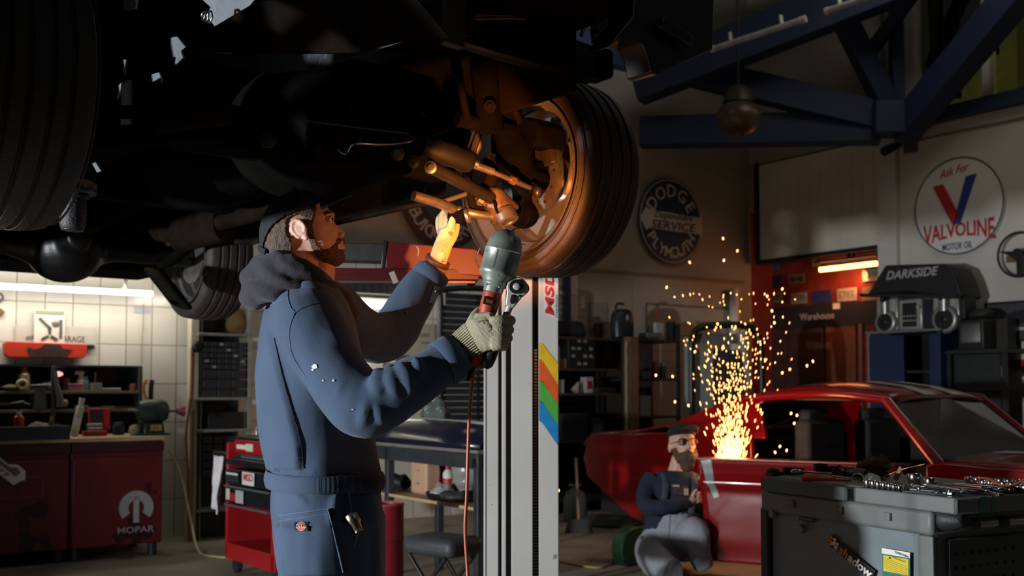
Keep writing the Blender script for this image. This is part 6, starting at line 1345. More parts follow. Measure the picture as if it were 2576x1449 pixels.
hm.f = [(j * NT + i, j * NT + (i + 1) % NT, (j + 1) * NT + (i + 1) % NT, (j + 1) * NT + i) for j in range(NP - 1) for i in range(NT)] + [tuple(range(NT))[::-1], tuple((NP - 1) * NT + i for i in range(NT))]
# neck, shoulders and the arms inside the sleeves
q, rr = catm([(748, 618, YC, .058), (752, 650, YC, .062), (755, 685, YC, .066), (758, 725, YC, .08), (775, 770, YC, .08)]); hm.tube(q, rr, 20)
q, rr = catm([(812, 650, YC, .03), (812, 680, YC, .034), (805, 705, YC, .04)]); hm.tube(q, rr, 16)
hm.ell(at(790, 815, YC), (.085, .14, .08), 20, 12); hm.tube([at(775, 800, YC), at(800, 1150, YC)], [.09, .09], 16)
for A_ in (RARM, LARM):
    q, rr = catm([(x, y, Y, .040) for x, y, Y, _ in A_[1:]]); hm.tube(q, rr, 14)
q, rr = catm([(1140, 896, 2.68, .034), (1165, 872, 2.672, .032), (1190, 856, 2.655, .027)]); hm.tube(q, rr, 14)
q, rr = catm([(1080, 694, 3.45, .033), (1100, 660, 3.43, .030), (1112, 630, 3.42, .026)]); hm.tube(q, rr, 14)
# nose wings, brow, lips
for s_ in (-1, 1):
    hm.ell(at(858, 592, YC + s_ * .0125), (.009, .0075, .0075)); hm.tube([at(838, 540, YC + s_ * .008), at(832, 538, YC + s_ * .03), at(818, 540, YC + s_ * .05)], [.007, .0085, .005], 8)
hm.ell(at(861, 609, YC), (.0065, .018, .0042)); hm.ell(at(862, 622, YC), (.0065, .016, .005))
# ears
for s_ in (-1, 1):
    c_ = at(756, 580, YC + s_ * .083); E_ = Matrix.Translation(c_) @ Matrix.Rotation(R(18 * s_), 4, 'Z') @ Matrix.Rotation(R(-32), 4, 'Y')
    hm.ell((0, 0, 0), (.019, .006, .029), 20, 12, E_); hm.torus((0, s_ * .004, .002), 1, .0042, E_ @ Matrix.Diagonal((.0185, 1, .0285, 1)) if False else None, 4, 4) if False else None
    ring = [E_ @ Vector((.0185 * math.cos(a), s_ * .005, .003 + .0275 * math.sin(a))) for a in [R(-20) + R(250) * k / 24 for k in range(25)]]; hm.tube(ring, [.0042] * 25, 8)
    ring = [E_ @ Vector((.002 + .0095 * math.cos(a), s_ * .004, .003 + .016 * math.sin(a))) for a in [R(40) + R(230) * k / 16 for k in range(17)]]; hm.tube(ring, [.003] * 17, 8)
    hm.ell((.004, s_ * .002, -.027), (.009, .0055, .009), 12, 8, E_); hm.ell((.014, s_ * .004, -.006), (.005, .004, .007), 10, 8, E_)
hm = remesh(hm, .0034, 3, .5)
mpart('body', hm, SKIN, smooth=180)
# hair, beard and cap are shells grown over the skull
def inpoly(x, y, P):
    r_ = False
    for (x0, y0), (x1, y1) in zip(P, P[1:] + P[:1]):
        if (y0 > y) != (y1 > y) and x < (x1 - x0) * (y - y0) / (y1 - y0) + x0: r_ = not r_
    return r_
def shell(poly, off, nz, sc_, front=False, nt=240, npz=90, edge=None):
    G = MB(); keep = {}; V = []
    for j in range(npz + 1):
        for i in range(nt):
            th = 2 * math.pi * i / nt; ph = -math.pi / 2 + math.pi * j / npz * .996 + .002
            p0 = headpt(th, ph); n_ = mnoise.noise((p0 - H0) * sc_); e = off + nz * n_
            V.append(headpt(th, ph, e))
    for j in range(npz):
        for i in range(nt):
            f = (j * nt + i, j * nt + (i + 1) % nt, (j + 1) * nt + (i + 1) % nt, (j + 1) * nt + i)
            c_ = sum((V[k] for k in f), Vector()) / 4; x, y = c_.x - H0.x, c_.z - H0.z
            if inpoly(x / SC + HC[0] + 1.5 * mnoise.noise(c_ * 160), HC[1] - y / SC + 1.5 * mnoise.noise(c_ * 170), poly): keep[f] = 1
    used = sorted({k for f in keep for k in f}); mp = {k: i for i, k in enumerate(used)}
    G.v = [tuple(V[k]) for k in used]; G.f = [tuple(mp[k] for k in f) for f in keep]; return G
mpart('beard', shell([(797, 565), (802, 600), (808, 622), (822, 637), (836, 634), (846, 624), (852, 613), (853, 600), (860, 599), (874, 606), (866, 613), (854, 616), (854, 630), (868, 630), (880, 640), (882, 664), (850, 676), (830, 672), (812, 655), (796, 632), (786, 600), (786, 570)], .0020, .0022, 260), BEARD, smooth=180, solid=.003)
mpart('hair', shell([(640, 540), (700, 545), (800, 505), (806, 535), (802, 565), (796, 592), (784, 600), (780, 560), (764, 548), (742, 556), (734, 572), (738, 600), (748, 620), (742, 650), (720, 672), (670, 672), (640, 640)], .0040, .0015, 200), HAIR, smooth=180, solid=.003)
for s_ in (-1, 1):
    mpart('eyebrow', MB().tube([at(842, 541, YC + s_ * .010), at(836, 536, YC + s_ * .03), at(820, 538, YC + s_ * .053)], [.003, .0042, .002], 8, flat=(1, .8)), BEARD, smooth=60)
    ey = mpart('eye', MB().ell(at(826, 553, YC + s_ * .034), .0118, 18, 12), mat('eye_white', 'c9c2ba', .2, var=.02) if s_ < 0 else bpy.data.materials['eye_white'], smooth=80)
    mpart('iris', MB().ell(at(836, 550, YC + s_ * .036), (.003, .0055, .0055), 14, 8), mat('iris', '2a1c14', .2) if s_ < 0 else bpy.data.materials['iris'], ey, smooth=80)
    mpart('eyelid', MB().tube(smooth_path([at(838, 552, YC + s_ * .022), at(838, 545, YC + s_ * .034), at(828, 549, YC + s_ * .047)], 4), [.0028] * 9, 8).tube(smooth_path([at(838, 554, YC + s_ * .022), at(836, 559, YC + s_ * .034), at(826, 556, YC + s_ * .047)], 4), [.0022] * 9, 8), SKIN, ey, smooth=80)
cap = shell([(630, 470), (830, 470), (822, 512), (790, 528), (735, 553), (700, 577), (680, 605), (665, 632), (655, 628), (650, 600), (640, 600)], .0095, .001, 40)
co = mpart('cap', cap, CAPM, smooth=180, solid=.004)
mpart('brim', MB().grid(lambda a, b: at(806 + 78 * a * (1 - .35 * (2 * b - 1) ** 2), 512 - 10 * a - 10 * (1 - (2 * b - 1) ** 2) + 16 * (2 * b - 1) ** 2 * (1 - a), YC + (b - .5) * .15), 12, 16), CAPM, co, smooth=80, solid=.004)
mpart('strap', MB().tube(smooth_path([at(668, 634, YC - .05), at(655, 628, YC - .03), at(651, 622, YC), at(655, 628, YC + .03)], 4), [.008] * 13, 8, flat=(1, .4)), CAPM, co, smooth=60)
mpart('button', MB().ell(at(742, 478, YC), .008), CAPM, co, smooth=80)

# ------------------------------------------------ knitted gloves
def knit(name, c, m2):
    m = mat(name, c, .9, var=.14, scale=14, fleck=(m2, 15, .70), bump=.3, bscale=260)
    nt = m.node_tree; N = nt.nodes; L = nt.links; b = N['Principled BSDF']
    tc = N.new('ShaderNodeTexCoord'); wv = N.new('ShaderNodeTexWave'); wv.inputs['Scale'].default_value = 60; wv.inputs['Distortion'].default_value = .6; wv.bands_direction = 'DIAGONAL'
    L.new(tc.outputs['Object'], wv.inputs['Vector']); bp = N.new('ShaderNodeBump'); bp.inputs['Strength'].default_value = .14; bp.inputs['Distance'].default_value = .003
    L.new(wv.outputs['Fac'], bp.inputs['Height']); old = b.inputs['Normal'].links[0].from_socket; L.new(old, bp.inputs['Normal']); L.new(bp.outputs['Normal'], b.inputs['Normal']); return m
GLOVE = knit('glove_knit', 'a39f84', '6d6650')
def rings(spec, ax, seg=24):
    """flattened rings: (px, py, Y, half width, half thickness); width lies across the hand in the picture"""
    out = []
    for x, y, Y, hw, ht in spec:
        c_ = at(x, y, Y); out.append([c_ + ax * (u * hw) + Vector((0, v * ht, 0)) for u, v in circ(seg)])
    return out
# right hand round the lamp grip and the ratchet
HYD = .06; HS = 1.023
def hat(x, y, Y): return at(x, y, Y + HYD)
def hcat(pts, n=4): return catm([(x, y, Y + HYD, r_ * HS) for x, y, Y, r_ in pts], n)
def hrings(spec, ax_, seg=24): return rings([(x, y, Y + HYD, a_ * HS, b_ * HS) for x, y, Y, a_, b_ in spec], ax_, seg)
ax = Vector((-.46, 0, .89))
g = MB(); g.loft(hrings([(1150, 880, 2.612, .036, .030), (1166, 868, 2.604, .038, .028), (1186, 853, 2.590, .041, .024), (1210, 842, 2.572, .043, .020), (1236, 836, 2.564, .043, .017), (1256, 834, 2.566, .040, .014)], ax))
fy = [(806, 1283), (829, 1279), (850, 1276), (869, 1266)]
for k, (y, xr) in enumerate(fy):
    q, rr = hcat([(1238, y + 3, 2.560, .0125), (1258, y - 1, 2.556, .0122), (xr, y - 1, 2.572, .0118), (xr + 2, y + 2, 2.598, .0112), (xr - 8, y + 5, 2.625, .0105), (xr - 30, y + 5, 2.637, .0095)], 4); g.tube(q, rr, 14)
q, rr = hcat([(1178, 838, 2.585, .017), (1190, 808, 2.592, .015), (1200, 790, 2.612, .0135), (1215, 781, 2.630, .0125), (1238, 784, 2.640, .0105)], 4); g.tube(q, rr, 14)
g.tube([hat(1200, 800, 2.585), hat(1238, 796, 2.566)], [.014, .012], 12)
g = remesh(g, .0028, 4, .5); GB = bvh(g)
def gst(pts, r):
    q = []
    for a in smooth_path([(x, y, 0) for x, y in pts], 5):
        d = ray(a.x, a.y).normalized(); h = GB.ray_cast(Vector((0, 0, CAMZ)), d)
        if h[0] is not None: q.append(h[0] + d * r * .75)
    return MB().tube(q, r, 8)
gst1, gst2 = gst([(1203, 812), (1215, 807), (1226, 809), (1233, 822), (1236, 828), (1228, 835)], .0028), gst([(1214, 808), (1220, 815)], .0035)
rg = mpart('glove', g, GLOVE, smooth=180)
for q in (gst1, gst2): mpart('stain', q, mat('glove_stain', '6e5a46', .9, var=.2) if q is gst1 else bpy.data.materials['glove_stain'], rg, smooth=180)
rb = MB()
for k in range(15):
    t_ = -1 + 2 * k / 14; 
    a0 = hat(1152, 879, 2.612) + ax * (.0388 * .93 * t_) + Vector((0, -.0324 * math.sqrt(max(0, 1 - (t_ * .93) ** 2)), 0)); a1 = hat(1188, 852, 2.589) + ax * (.0442 * .93 * t_) + Vector((0, -.0254 * math.sqrt(max(0, 1 - (t_ * .93) ** 2)), 0))
    rb.tube([a0, a1], [.0021, .0016], 6)
rb.tube([hat(1150, 880, 2.612) + ax * (.040 * u) + Vector((0, v * .0335, 0)) for u, v in circ(30)], .003, 8, closed=True)
mpart('ribbed_cuff', rb, GLOVE, smooth=80)
# left hand up at the suspension
ax = Vector((.93, 0, -.36)) * -1
g = MB(); g.loft(rings([(1102, 656, 3.430, .036, .030), (1108, 636, 3.425, .037, .028), (1116, 612, 3.42, .036, .025), (1122, 590, 3.415, .032, .022), (1127, 572, 3.41, .027, .018)], Vector((.95, 0, .30))))
for pts in ([(1130, 578, 3.405, .012), (1138, 555, 3.40, .0115), (1142, 540, 3.41, .011), (1144, 530, 3.43, .009)], [(1122, 575, 3.42, .0125), (1126, 552, 3.43, .012), (1128, 536, 3.445, .011), (1136, 528, 3.46, .009)], [(1114, 580, 3.43, .012), (1112, 556, 3.445, .0115), (1114, 538, 3.46, .011), (1124, 528, 3.47, .009)], [(1108, 590, 3.44, .011), (1103, 566, 3.46, .0105), (1104, 550, 3.47, .010), (1110, 540, 3.48, .008)], [(1128, 615, 3.415, .015), (1142, 592, 3.425, .0135), (1148, 568, 3.44, .012), (1146, 552, 3.445, .010)]):
    q, rr = catm(pts, 4); g.tube(q, rr, 14)
g = remesh(g, .0032, 4, .5); mpart('glove', g, GLOVE, smooth=180)
rb = MB(); aw = Vector((.95, 0, .30))
for k in range(13):
    t_ = -1 + 2 * k / 12; rb.tube([at(1103, 654, 3.43) + aw * (.036 * .93 * t_) + Vector((0, -.030 * math.sqrt(1 - (t_ * .93) ** 2), 0)), at(1118, 605, 3.418) + aw * (.034 * .93 * t_) + Vector((0, -.025 * math.sqrt(1 - (t_ * .93) ** 2), 0))], [.0021, .0015], 6)
mpart('ribbed_cuff', rb, GLOVE, smooth=80)
cuff([(1104, 652, 3.431), (1098, 664, 3.436)], 'wrist_strap', mat('strap_brown', '4a2c20', .6, var=.2), .0375, .0385)
mpart('stud', MB().ell(at(1116, 656, 3.395), .0045), BARE, smooth=80)
sl = MB(); q, rr = catm([(1100, 662, 3.434, .034), (1092, 678, 3.44, .042), (1084, 694, 3.447, .047), (1076, 706, 3.45, .046)], 6)
sl.tube(q, rr, 22, rfun=lambda a, b: 1 + .05 * math.sin(a * 19 + b * 2)); mpart('shirt_sleeve', sl, mat('shirt_tan', '94816c', .9, var=.15, scale=16), smooth=180)

# ================================================================== inspection lamp, ratchet, socket
LD = (hat(1277, 592, 2.60) - hat(1200, 885, 2.60)).normalized(); LO = hat(1240, 733, 2.60)
LMx = frame(LO, Vector((LD.z, 0, -LD.x)), LD) @ Matrix.Scale(HS, 4)             # z along the lamp, y away from the camera
lampo = thing('inspection_lamp', 'grey metal inspection lamp with an orange grip held in the right glove', 'lamp', LMx)
LHM = mat('lamp_metal', '8f988f', .40, .45, var=.2, scale=18, fleck=('1e211f', 42, .70), rvar=.08)
op = R(62)
hs = MB().lathe([(.030, .018), (.031, .024), (.0435, .040), (.0455, .044), (.0455, .050), (.0440, .054), (.0440, .098), (.0455, .101), (.0440, .104), (.041, .122), (.034, .138), (.022, .149), (.010, .154), (.0, .155)], None, 48, math.pi / 2 + op, math.pi * 2.5 - op)
obj('housing', hs, LHM, lampo, smooth=50, solid=.0015)
obj('neck', MB().lathe([(.020, -.004), (.024, -.002), (.0245, .010), (.030, .016), (.031, .024), (.026, .026), (0, .026)], None, 32), LHM, lampo, smooth=35)
for s_ in (-1, 1):
    a0 = math.pi / 2 + s_ * op; obj('flange', MB().box((.046 * math.cos(a0) + .0, .046 * math.sin(a0) - .008, .076), (.004, .018, .060)), CHROME, lampo, bevel=.001)
obj('seam_panel', MB().box((-.012, -.0425, .074), (.003, .003, .05)).box((.012, -.0430, .101), (.06, .002, .002)), LHM, lampo)
obj('guard_wire', MB().tube(smooth_path([(-.044, .0, .045), (-.060, .01, .065), (-.058, .01, .095), (-.045, .0, .105)], 6), .0014, 6).tube(smooth_path([(-.035, .03, .05), (-.01, .055, .07), (-.01, .055, .10), (-.02, .035, .125)], 6), .0016, 6).tube(smooth_path([(.035, .03, .05), (.01, .055, .07), (.01, .055, .10), (.02, .035, .125)], 6), .0016, 6), CHROME, lampo, smooth=60)
obj('hook', MB().tube(smooth_path([(.004, 0, .152), (.012, 0, .160), (.024, 0, .166), (.036, 0, .178), (.040, 0, .190), (.037, 0, .196)], 5), .0013, 6), STEEL, lampo, smooth=60)
gr = obj('grip', MB().lathe([(.016, -.19), (.018, -.16), (.019, -.06), (.0225, -.045), (.0225, -.004), (.0, -.004)], None, 28), mat('grip_orange', 'a83a1c', .5, var=.12), lampo, smooth=40)
obj('switch_frame', MB().box((0, -.0225, -.027), (.032, .004, .020)), BLACK, gr, bevel=.001); obj('switch', MB().box((0, -.025, -.027), (.018, .004, .009)), mat('switch_red', '7a2a18', .5), gr, bevel=.001)
obj('strain_relief', MB().cyl((0, 0, -.19), (-.004, 0, -.225), .0085, .004), BLACK, lampo, smooth=40)
obj('screw', MB().ell((-.018, -.018, .012), .0035), STEEL, lampo); obj('screw', MB().ell((.014, -.02, .012), .0035), STEEL, lampo)
obj('bulb', MB().ell((0, .012, .075), (.019, .019, .028), 18, 12), emit('bulb_glow', (1.0, .30, .07), 170), lampo, smooth=80)
bl = lamp('bulb_light', 'SPOT', LMx @ Vector((0, .030, .078)), 380, (1.0, .28, .058), LMx @ Vector((0, .030, .078)) + Vector((-.04, .85, .35)), .012, spot=46, blend=.4)
c0 = LMx @ Vector((-.004, 0, -.225))
cb = [c0] + [at(x, y, Y) for x, y, Y in ((1192, 925, 2.66), (1186, 980, 2.66), (1180, 1060, 2.66), (1177, 1150, 2.66), (1174, 1250, 2.66), (1170, 1330, 2.66), (1175, 1420, 2.66), (1180, 1500, 2.66))] + [at(1182, 1600, 2.70), Vector((-.1, 2.75, .02)), Vector((.3, 2.6, .012)), Vector((1.0, 2.2, .012))]
solo('lamp_cable', MB().tube(smooth_path(cb, 6), .0042, 8), mat('cable_orange', 'b5583c', .45, var=.1), 'orange cable hanging from the inspection lamp to the floor', 'cable', smooth=60)
# ratchet wrench
RD = (hat(1301, 724, 2.585) - hat(1228, 905, 2.60)); RD.normalize(); RO = hat(1301, 724, 2.588)
RMx = frame(RO, Vector((RD.z, 0, -RD.x)), RD) @ Matrix.Scale(HS, 4)
rt = thing('ratchet_wrench', 'chrome ratchet wrench held beside the lamp grip', 'ratchet', RMx)
RCH = mat('ratchet_metal', 'c2c2be', .28, .25, var=.06, scale=25)
pol = [(.026 * math.cos(a), .026 * math.sin(a)) for a in [R(-42) + R(264) * k / 24 for k in range(25)]] + [(-.014, -.036), (-.0095, -.050), (.0095, -.050), (.014, -.036)]
obj('head', MB().prism(pol, -.010, .010, dm), RCH, rt, bevel=.003)
RQ = Matrix.Rotation(R(90), 4, 'X')
obj('cap_ring', MB().lathe([(.0085, .0), (.0165, .0), (.0175, .002), (.0175, .006), (.0085, .006)], Matrix.Translation((-.002, -.009, .002)) @ RQ, 28), BLACK, rt, smooth=40)
obj('drive_button', MB().lathe([(0, 0), (.0085, 0), (.0085, .009), (.007, .010), (0, .010)], Matrix.Translation((-.002, -.009, .002)) @ RQ, 20), RCH, rt, smooth=40)
obj('lever', ppoly([(-.006, -.020), (.005, -.021), (.007, -.034), (.001, -.042), (-.005, -.035)], -.014, -.010), BLACK, rt, bevel=.001)
obj('screw', MB().lathe([(0, 0), (.003, 0), (.003, .002), (0, .002)], Matrix.Translation((.013, -.010, -.016)) @ RQ, 12), BLACK, rt)
obj('socket', MB().lathe([(0, .009), (.016, .009), (.0165, .025), (.0165, .040), (0, .040)], Matrix.Translation((.012, 0, .004)) @ RQ @ Matrix.Scale(-1, 4, (0, 0, 1)), 24), STEEL, rt, smooth=40)
obj('shank', MB().tube([(0, 0, -.044), (0, 0, -.065), (0, 0, -.12)], [.0105, .0085, .0080], 12), RCH, rt, smooth=50)
obj('grip', MB().tube([(0, 0, -.12), (0, 0, -.135), (0, 0, -.18), (0, 0, -.20), (0, 0, -.210)], [.010, .0155, .0175, .016, .008], 18), mat('grip_green', '141a16', .5), rt, smooth=50)
obj('hang_hole', MB().torus((0, -.0165, -.194), .003, .0012, None, 14, 6, ax='y'), STEEL, rt)
# deep socket clipped at the hip pocket
h0 = drape(882, 1296, .016); h1 = drape(903, 1340, .016); sd_ = (h0 - h1).normalized()
sm = frame(h0, Vector((sd_.z, 0, -sd_.x)), sd_); Ls = (h0 - h1).length
t = thing('deep_socket', 'steel deep socket hanging on a cord at the hip pocket', 'socket', sm)
obj('socket', MB().lathe([(.0105, .0), (.0165, .0), (.0175, -.003), (.0175, -.022), (.0135, -.028), (.0125, -Ls), (0, -Ls), (0, -.02), (.0105, -.014), (.0105, 0)], None, 24), mat('socket_metal', 'a59a8c', .3, 1.0, var=.1), t, smooth=35)
smI = sm.inverted(); obj('cord', MB().tube([smI @ drape(x, y, .004) for x, y in ((876, 1232), (879, 1255), (883, 1275))] + [Vector((0, .004, .002))], .0012, 6).tube([Vector((0, 0, -Ls))] + [smI @ drape(x, y, .004) for x, y in ((897, 1352), (893, 1366), (889, 1378))], .0012, 6), cm('8aa0a0'), t)
# ================================================================== red car under repair at the right
an = R(50); KF = Vector((math.cos(an), -math.sin(an), 0))
KM = frame((2.73, 7.0, 0), KF); KI = KM.inverted(); KL = KM.to_3x3() @ Vector((0, 1, 0))
def CP(px, py, y):
    return KI @ onplane(px, py, KL, KL.dot(KM.translation) + y)
CRED2 = mat('car_red', '840a0f', .22, var=.05, scale=2, coat=.5); CDK = mat('car_interior', '0e0d0d', .7, var=.3)
rc = thing('red_car', 'red coupe with white roof stripes and an open door behind the tool cart', 'car', KM)
WDT = 1.75
def both(fn): return [fn(p) for p in (lambda v: Vector(v), lambda v: Vector((v[0], WDT - v[1], v[2])))]
def quad(mb, *p): n = len(mb.v); mb.v += [tuple(q) for q in p]; mb.f.append(tuple(range(n, n + len(p)))); return mb
def slab(pts, th):                                     # outline in 3D thickened along y
    n = len(pts); return MB().add(list(pts) + [p + Vector((0, th, 0)) for p in pts], [tuple(range(n)), tuple(range(2 * n - 1, n - 1, -1))] + [(i, (i + 1) % n, n + (i + 1) % n, n + i) for i in range(n)])
# roof shell running down into the fastback
xs = [(-.40, 1.215), (-.55, 1.275), (-.85, 1.315), (-1.2, 1.315), (-1.55, 1.275), (-1.9, 1.15), (-2.3, 1.0), (-2.7, .93), (-3.2, .90), (-3.3, .80)]
rings_ = []
for x, z in xs:
    e = .20 if x > -1.6 else .20 - .16 * min(1, (-1.6 - x) / .6)
    rings_.append([Vector((x + .03 * (1 - (2 * t_ - 1) ** 2) * (1 if x > -.5 else 0), e + (WDT - 2 * e) * t_, z - (.05 * (2 * t_ - 1) ** 4 if x > -2.2 else .02 * (2 * t_ - 1) ** 4))) for t_ in [k / 16 for k in range(17)]])
obj('roof', MB().loft(rings_, closed=False), CRED2, rc, smooth=80, solid=.02)
ws = MB()
for t0, t1 in ((.30, .42), (.58, .70)):
    st = []
    for x, z in [(-.405 - .05 * k, 0) for k in range(0, 24)]:
        z = float(np.interp(-x, [-a for a, _ in xs], [b for _, b in xs])) + .018
        st.append([Vector((x + .03 * (1 - (2 * t_ - 1) ** 2) * (1 if x > -.5 else 0), .2 + (WDT - .4) * t_, z - .05 * (2 * t_ - 1) ** 4)) for t_ in (t0, (t0 + t1) / 2, t1)])
    ws.loft(st, closed=False)
obj('stripe', ws, mat('stripe_white', 'c9c6c2', .3), rc, smooth=80)
for sd in (0, 1):
    def m(v): return Vector((v[0], WDT - v[1] if sd else v[1], v[2]))
    th = -.05 if sd else .05
    # quarter panel with the tail and wheel cut, sail pillar, roof rail, windshield pillar, fender, sill
    q = [CP(x, y, 0) for x, y in ((1466, 1150), (1482, 1092), (1690, 1086), (1740, 1072), (1800, 1060), (1890, 1108), (1893, 1200), (1880, 1300), (1840, 1310), (1800, 1270), (1750, 1250), (1700, 1265), (1668, 1308), (1590, 1303), (1478, 1200))]
    obj('quarter_panel', slab([m(p) for p in q], th), CRED2, rc, bevel=.012)
    sp_ = [Vector((-1.36, .06, .90)), Vector((-1.50, .17, 1.16)), Vector((-1.40, .19, 1.21)), Vector((-1.62, .20, 1.25)), Vector((-1.95, .12, 1.12)), Vector((-2.35, .03, .97)), Vector((-2.0, .0, .90))]
    o = MB(); n = len(sp_); o.add([m(p) for p in sp_] + [m(p + Vector((0, .04, 0))) for p in sp_], [tuple(range(n)), tuple(range(2 * n - 1, n - 1, -1))] + [(i, (i + 1) % n, n + (i + 1) % n, n + i) for i in range(n)])
    obj('sail_panel', o, CRED2, rc, bevel=.01)
    obj('roof_rail', MB().tube(smooth_path([m((-.42, .20, 1.20)), m((-.8, .185, 1.235)), m((-1.2, .185, 1.23)), m((-1.62, .19, 1.2))], 5), .035, 10), CRED2, rc, smooth=60)
    obj('windshield_pillar', MB().tube([m((-.45, .20, 1.205)), m((-.25, .14, 1.02)), m((.02, .05, .77))], [.035, .036, .045], 10), CRED2, rc, smooth=60)
    obj('fender', slab([m(v) for v in ((-.05, 0, .78), (.1, 0, .80), (1.45, 0, .74), (1.5, 0, .35), (1.25, 0, .30), (1.15, 0, .55), (.8, 0, .62), (.5, 0, .55), (.4, 0, .22), (-.05, 0, .2))], th), CRED2, rc, bevel=.012)
    obj('sill', MB().box(m((-.75, .08, .19)), (1.5, .12, .10)), CRED2, rc, bevel=.01)
    for x in (-2.35, .85): obj('wheel', MB().lathe([(.0, -.05), (.17, -.06), (.19, -.10), (.27, -.11), (.31, -.07), (.31, .07), (.27, .11), (0, .1)], Matrix.Translation(m((x, .16, .31))) @ dm, 32), RUBBER, rc, smooth=35)
obj('hood', MB().loft([[Vector((x, .02 + (WDT - .04) * t_, z + .035 * (1 - (2 * t_ - 1) ** 2))) for t_ in [k / 12 for k in range(13)]] for x, z in ((.0, .79), (.3, .795), (.9, .78), (1.5, .74))], closed=False), CRED2, rc, smooth=80, solid=.015)
obj('stripe', MB().loft([[Vector((x, y, z + .035 * (1 - (2 * y / WDT - 1) ** 2) + .012)) for y in (.72, .84, .96)] for x, z in ((.03, .79), (.3, .795), (.9, .78), (1.4, .745))], closed=False), bpy.data.materials['stripe_white'], rc, smooth=80)
quadm = MB(); quad(quadm, Vector((-.43, .22, 1.20)), Vector((-.40, WDT / 2, 1.235)), Vector((-.43, WDT - .22, 1.20)), Vector((0, WDT - .08, .81)), Vector((.06, WDT / 2, .82)), Vector((0, .08, .81)))
obj('windshield', quadm, glass('car_glass', '6c7474', .03), rc)
obj('wiper_cowl', MB().box((.01, WDT / 2, .80), (.06, WDT - .2, .03)), BLACK, rc)
it = MB(); it.box((-1.2, WDT / 2, .22), (2.6, WDT - .15, .1)).box((-1.75, WDT / 2, .55), (.12, WDT - .3, .7)).box((-.05, WDT / 2, .62), (.25, WDT - .2, .28)).box((.7, WDT / 2, .4), (1.4, WDT - .3, .5)).box((-2.5, WDT / 2, .5), (1.3, WDT - .2, .6))
it.box((-.8, WDT - .07, .5), (1.5, .05, .75))
obj('interior', it, CDK, rc)
for y in (.45, 1.25):
    st = MB().box((-.9, y, .48), (.5, .5, .2)).box((-1.15, y, .78), (.14, .48, .52), Matrix.Identity(4)).box((-1.2, y, 1.06), (.10, .28, .12)); obj('seat', st, mat('seat_grey', '2a2928', .8) if y < 1 else bpy.data.materials['seat_grey'], rc, bevel=.03)
obj('headliner', MB().box((-.95, WDT / 2, 1.20), (.85, 1.1, .02)), mat('liner', '5a5038', .8, var=.3, scale=8), rc)
obj('rear_panel', MB().box((-3.27, WDT / 2, .68), (.05, WDT - .1, .35)), CRED2, rc, bevel=.02)
# the open door: right end nearer the camera
DD = Vector((.88, -.476, 0)).normalized(); D0 = Vector((at(1753, 1155, 7.45).x, 7.45, 0)); DM = frame(D0, DD); DI = DM.inverted(); DN = DM.to_3x3() @ Vector((0, 1, 0))
def DP(px, py): p = DI @ onplane(px, py, DN, DN.dot(D0)); return p
ol = [DP(*p) for p in ((1753, 1153), (1761, 1192), (1770, 1262), (1778, 1340), (1787, 1413))]
def leftx(z):
    zz = [p.z for p in ol][::-1]; return float(np.interp(z, zz, [p.x for p in ol][::-1]))
ztop = DP(1760, 1153).z; zbot = DP(1787, 1412).z; zc_ = DP(1800, 1212).z
def dsurf(a, b):
    z = zbot + (ztop - zbot) * b; x0 = leftx(z); x = x0 + (1.38 - x0) * a
    d = -.035 * math.exp(-((z - zc_) / .035) ** 2) - .03 * sstep(zbot, zc_, z) + .03 * sstep(zc_ + .05, ztop, z) * .8 + .02 * sstep(zbot + .18, zbot, z)
    return Vector((x, d, z))
dmb = MB().grid(dsurf, 30, 40)
door = obj('door', dmb, CRED2, rc, smooth=180, solid=.01); door.matrix_local = KI @ DM
inn = MB().box((.70, .06, (ztop + zbot) / 2), (1.28, .06, ztop - zbot - .02)); o = obj('door_shell', inn, CRED2, door, bevel=.01); 
o = obj('top_edge', MB().box((.70, .03, ztop), (1.38, .12, .012)), mat('bare_edge', '6a3a2a', .35, .6, var=.3, scale=14), door, bevel=.003)
o = obj('latch', MB().ell((leftx(ztop - .16) + .01, -.01, ztop - .16), (.012, .02, .02)).ell((leftx(ztop - .22) + .01, -.01, ztop - .22), (.012, .02, .015)), CHROME, door, smooth=60)
tp = [DP(1764, 1158), DP(1790, 1156), DP(1813, 1248), DP(1800, 1252)]
tg = MB().grid(lambda a, b: (lambda p: dsurf(max(0, min(1, (p.x - leftx(p.z)) / (1.38 - leftx(p.z)))), (p.z - zbot) / (ztop - zbot)) + Vector((0, -.008, 0)))((tp[0] * (1 - a) + tp[1] * a) * (1 - b) + (tp[3] * (1 - a) + tp[2] * a) * b), 4, 16)
obj('duct_tape', tg, mat('tape_silver', '9da19f', .4, .3, var=.06), door, smooth=180)

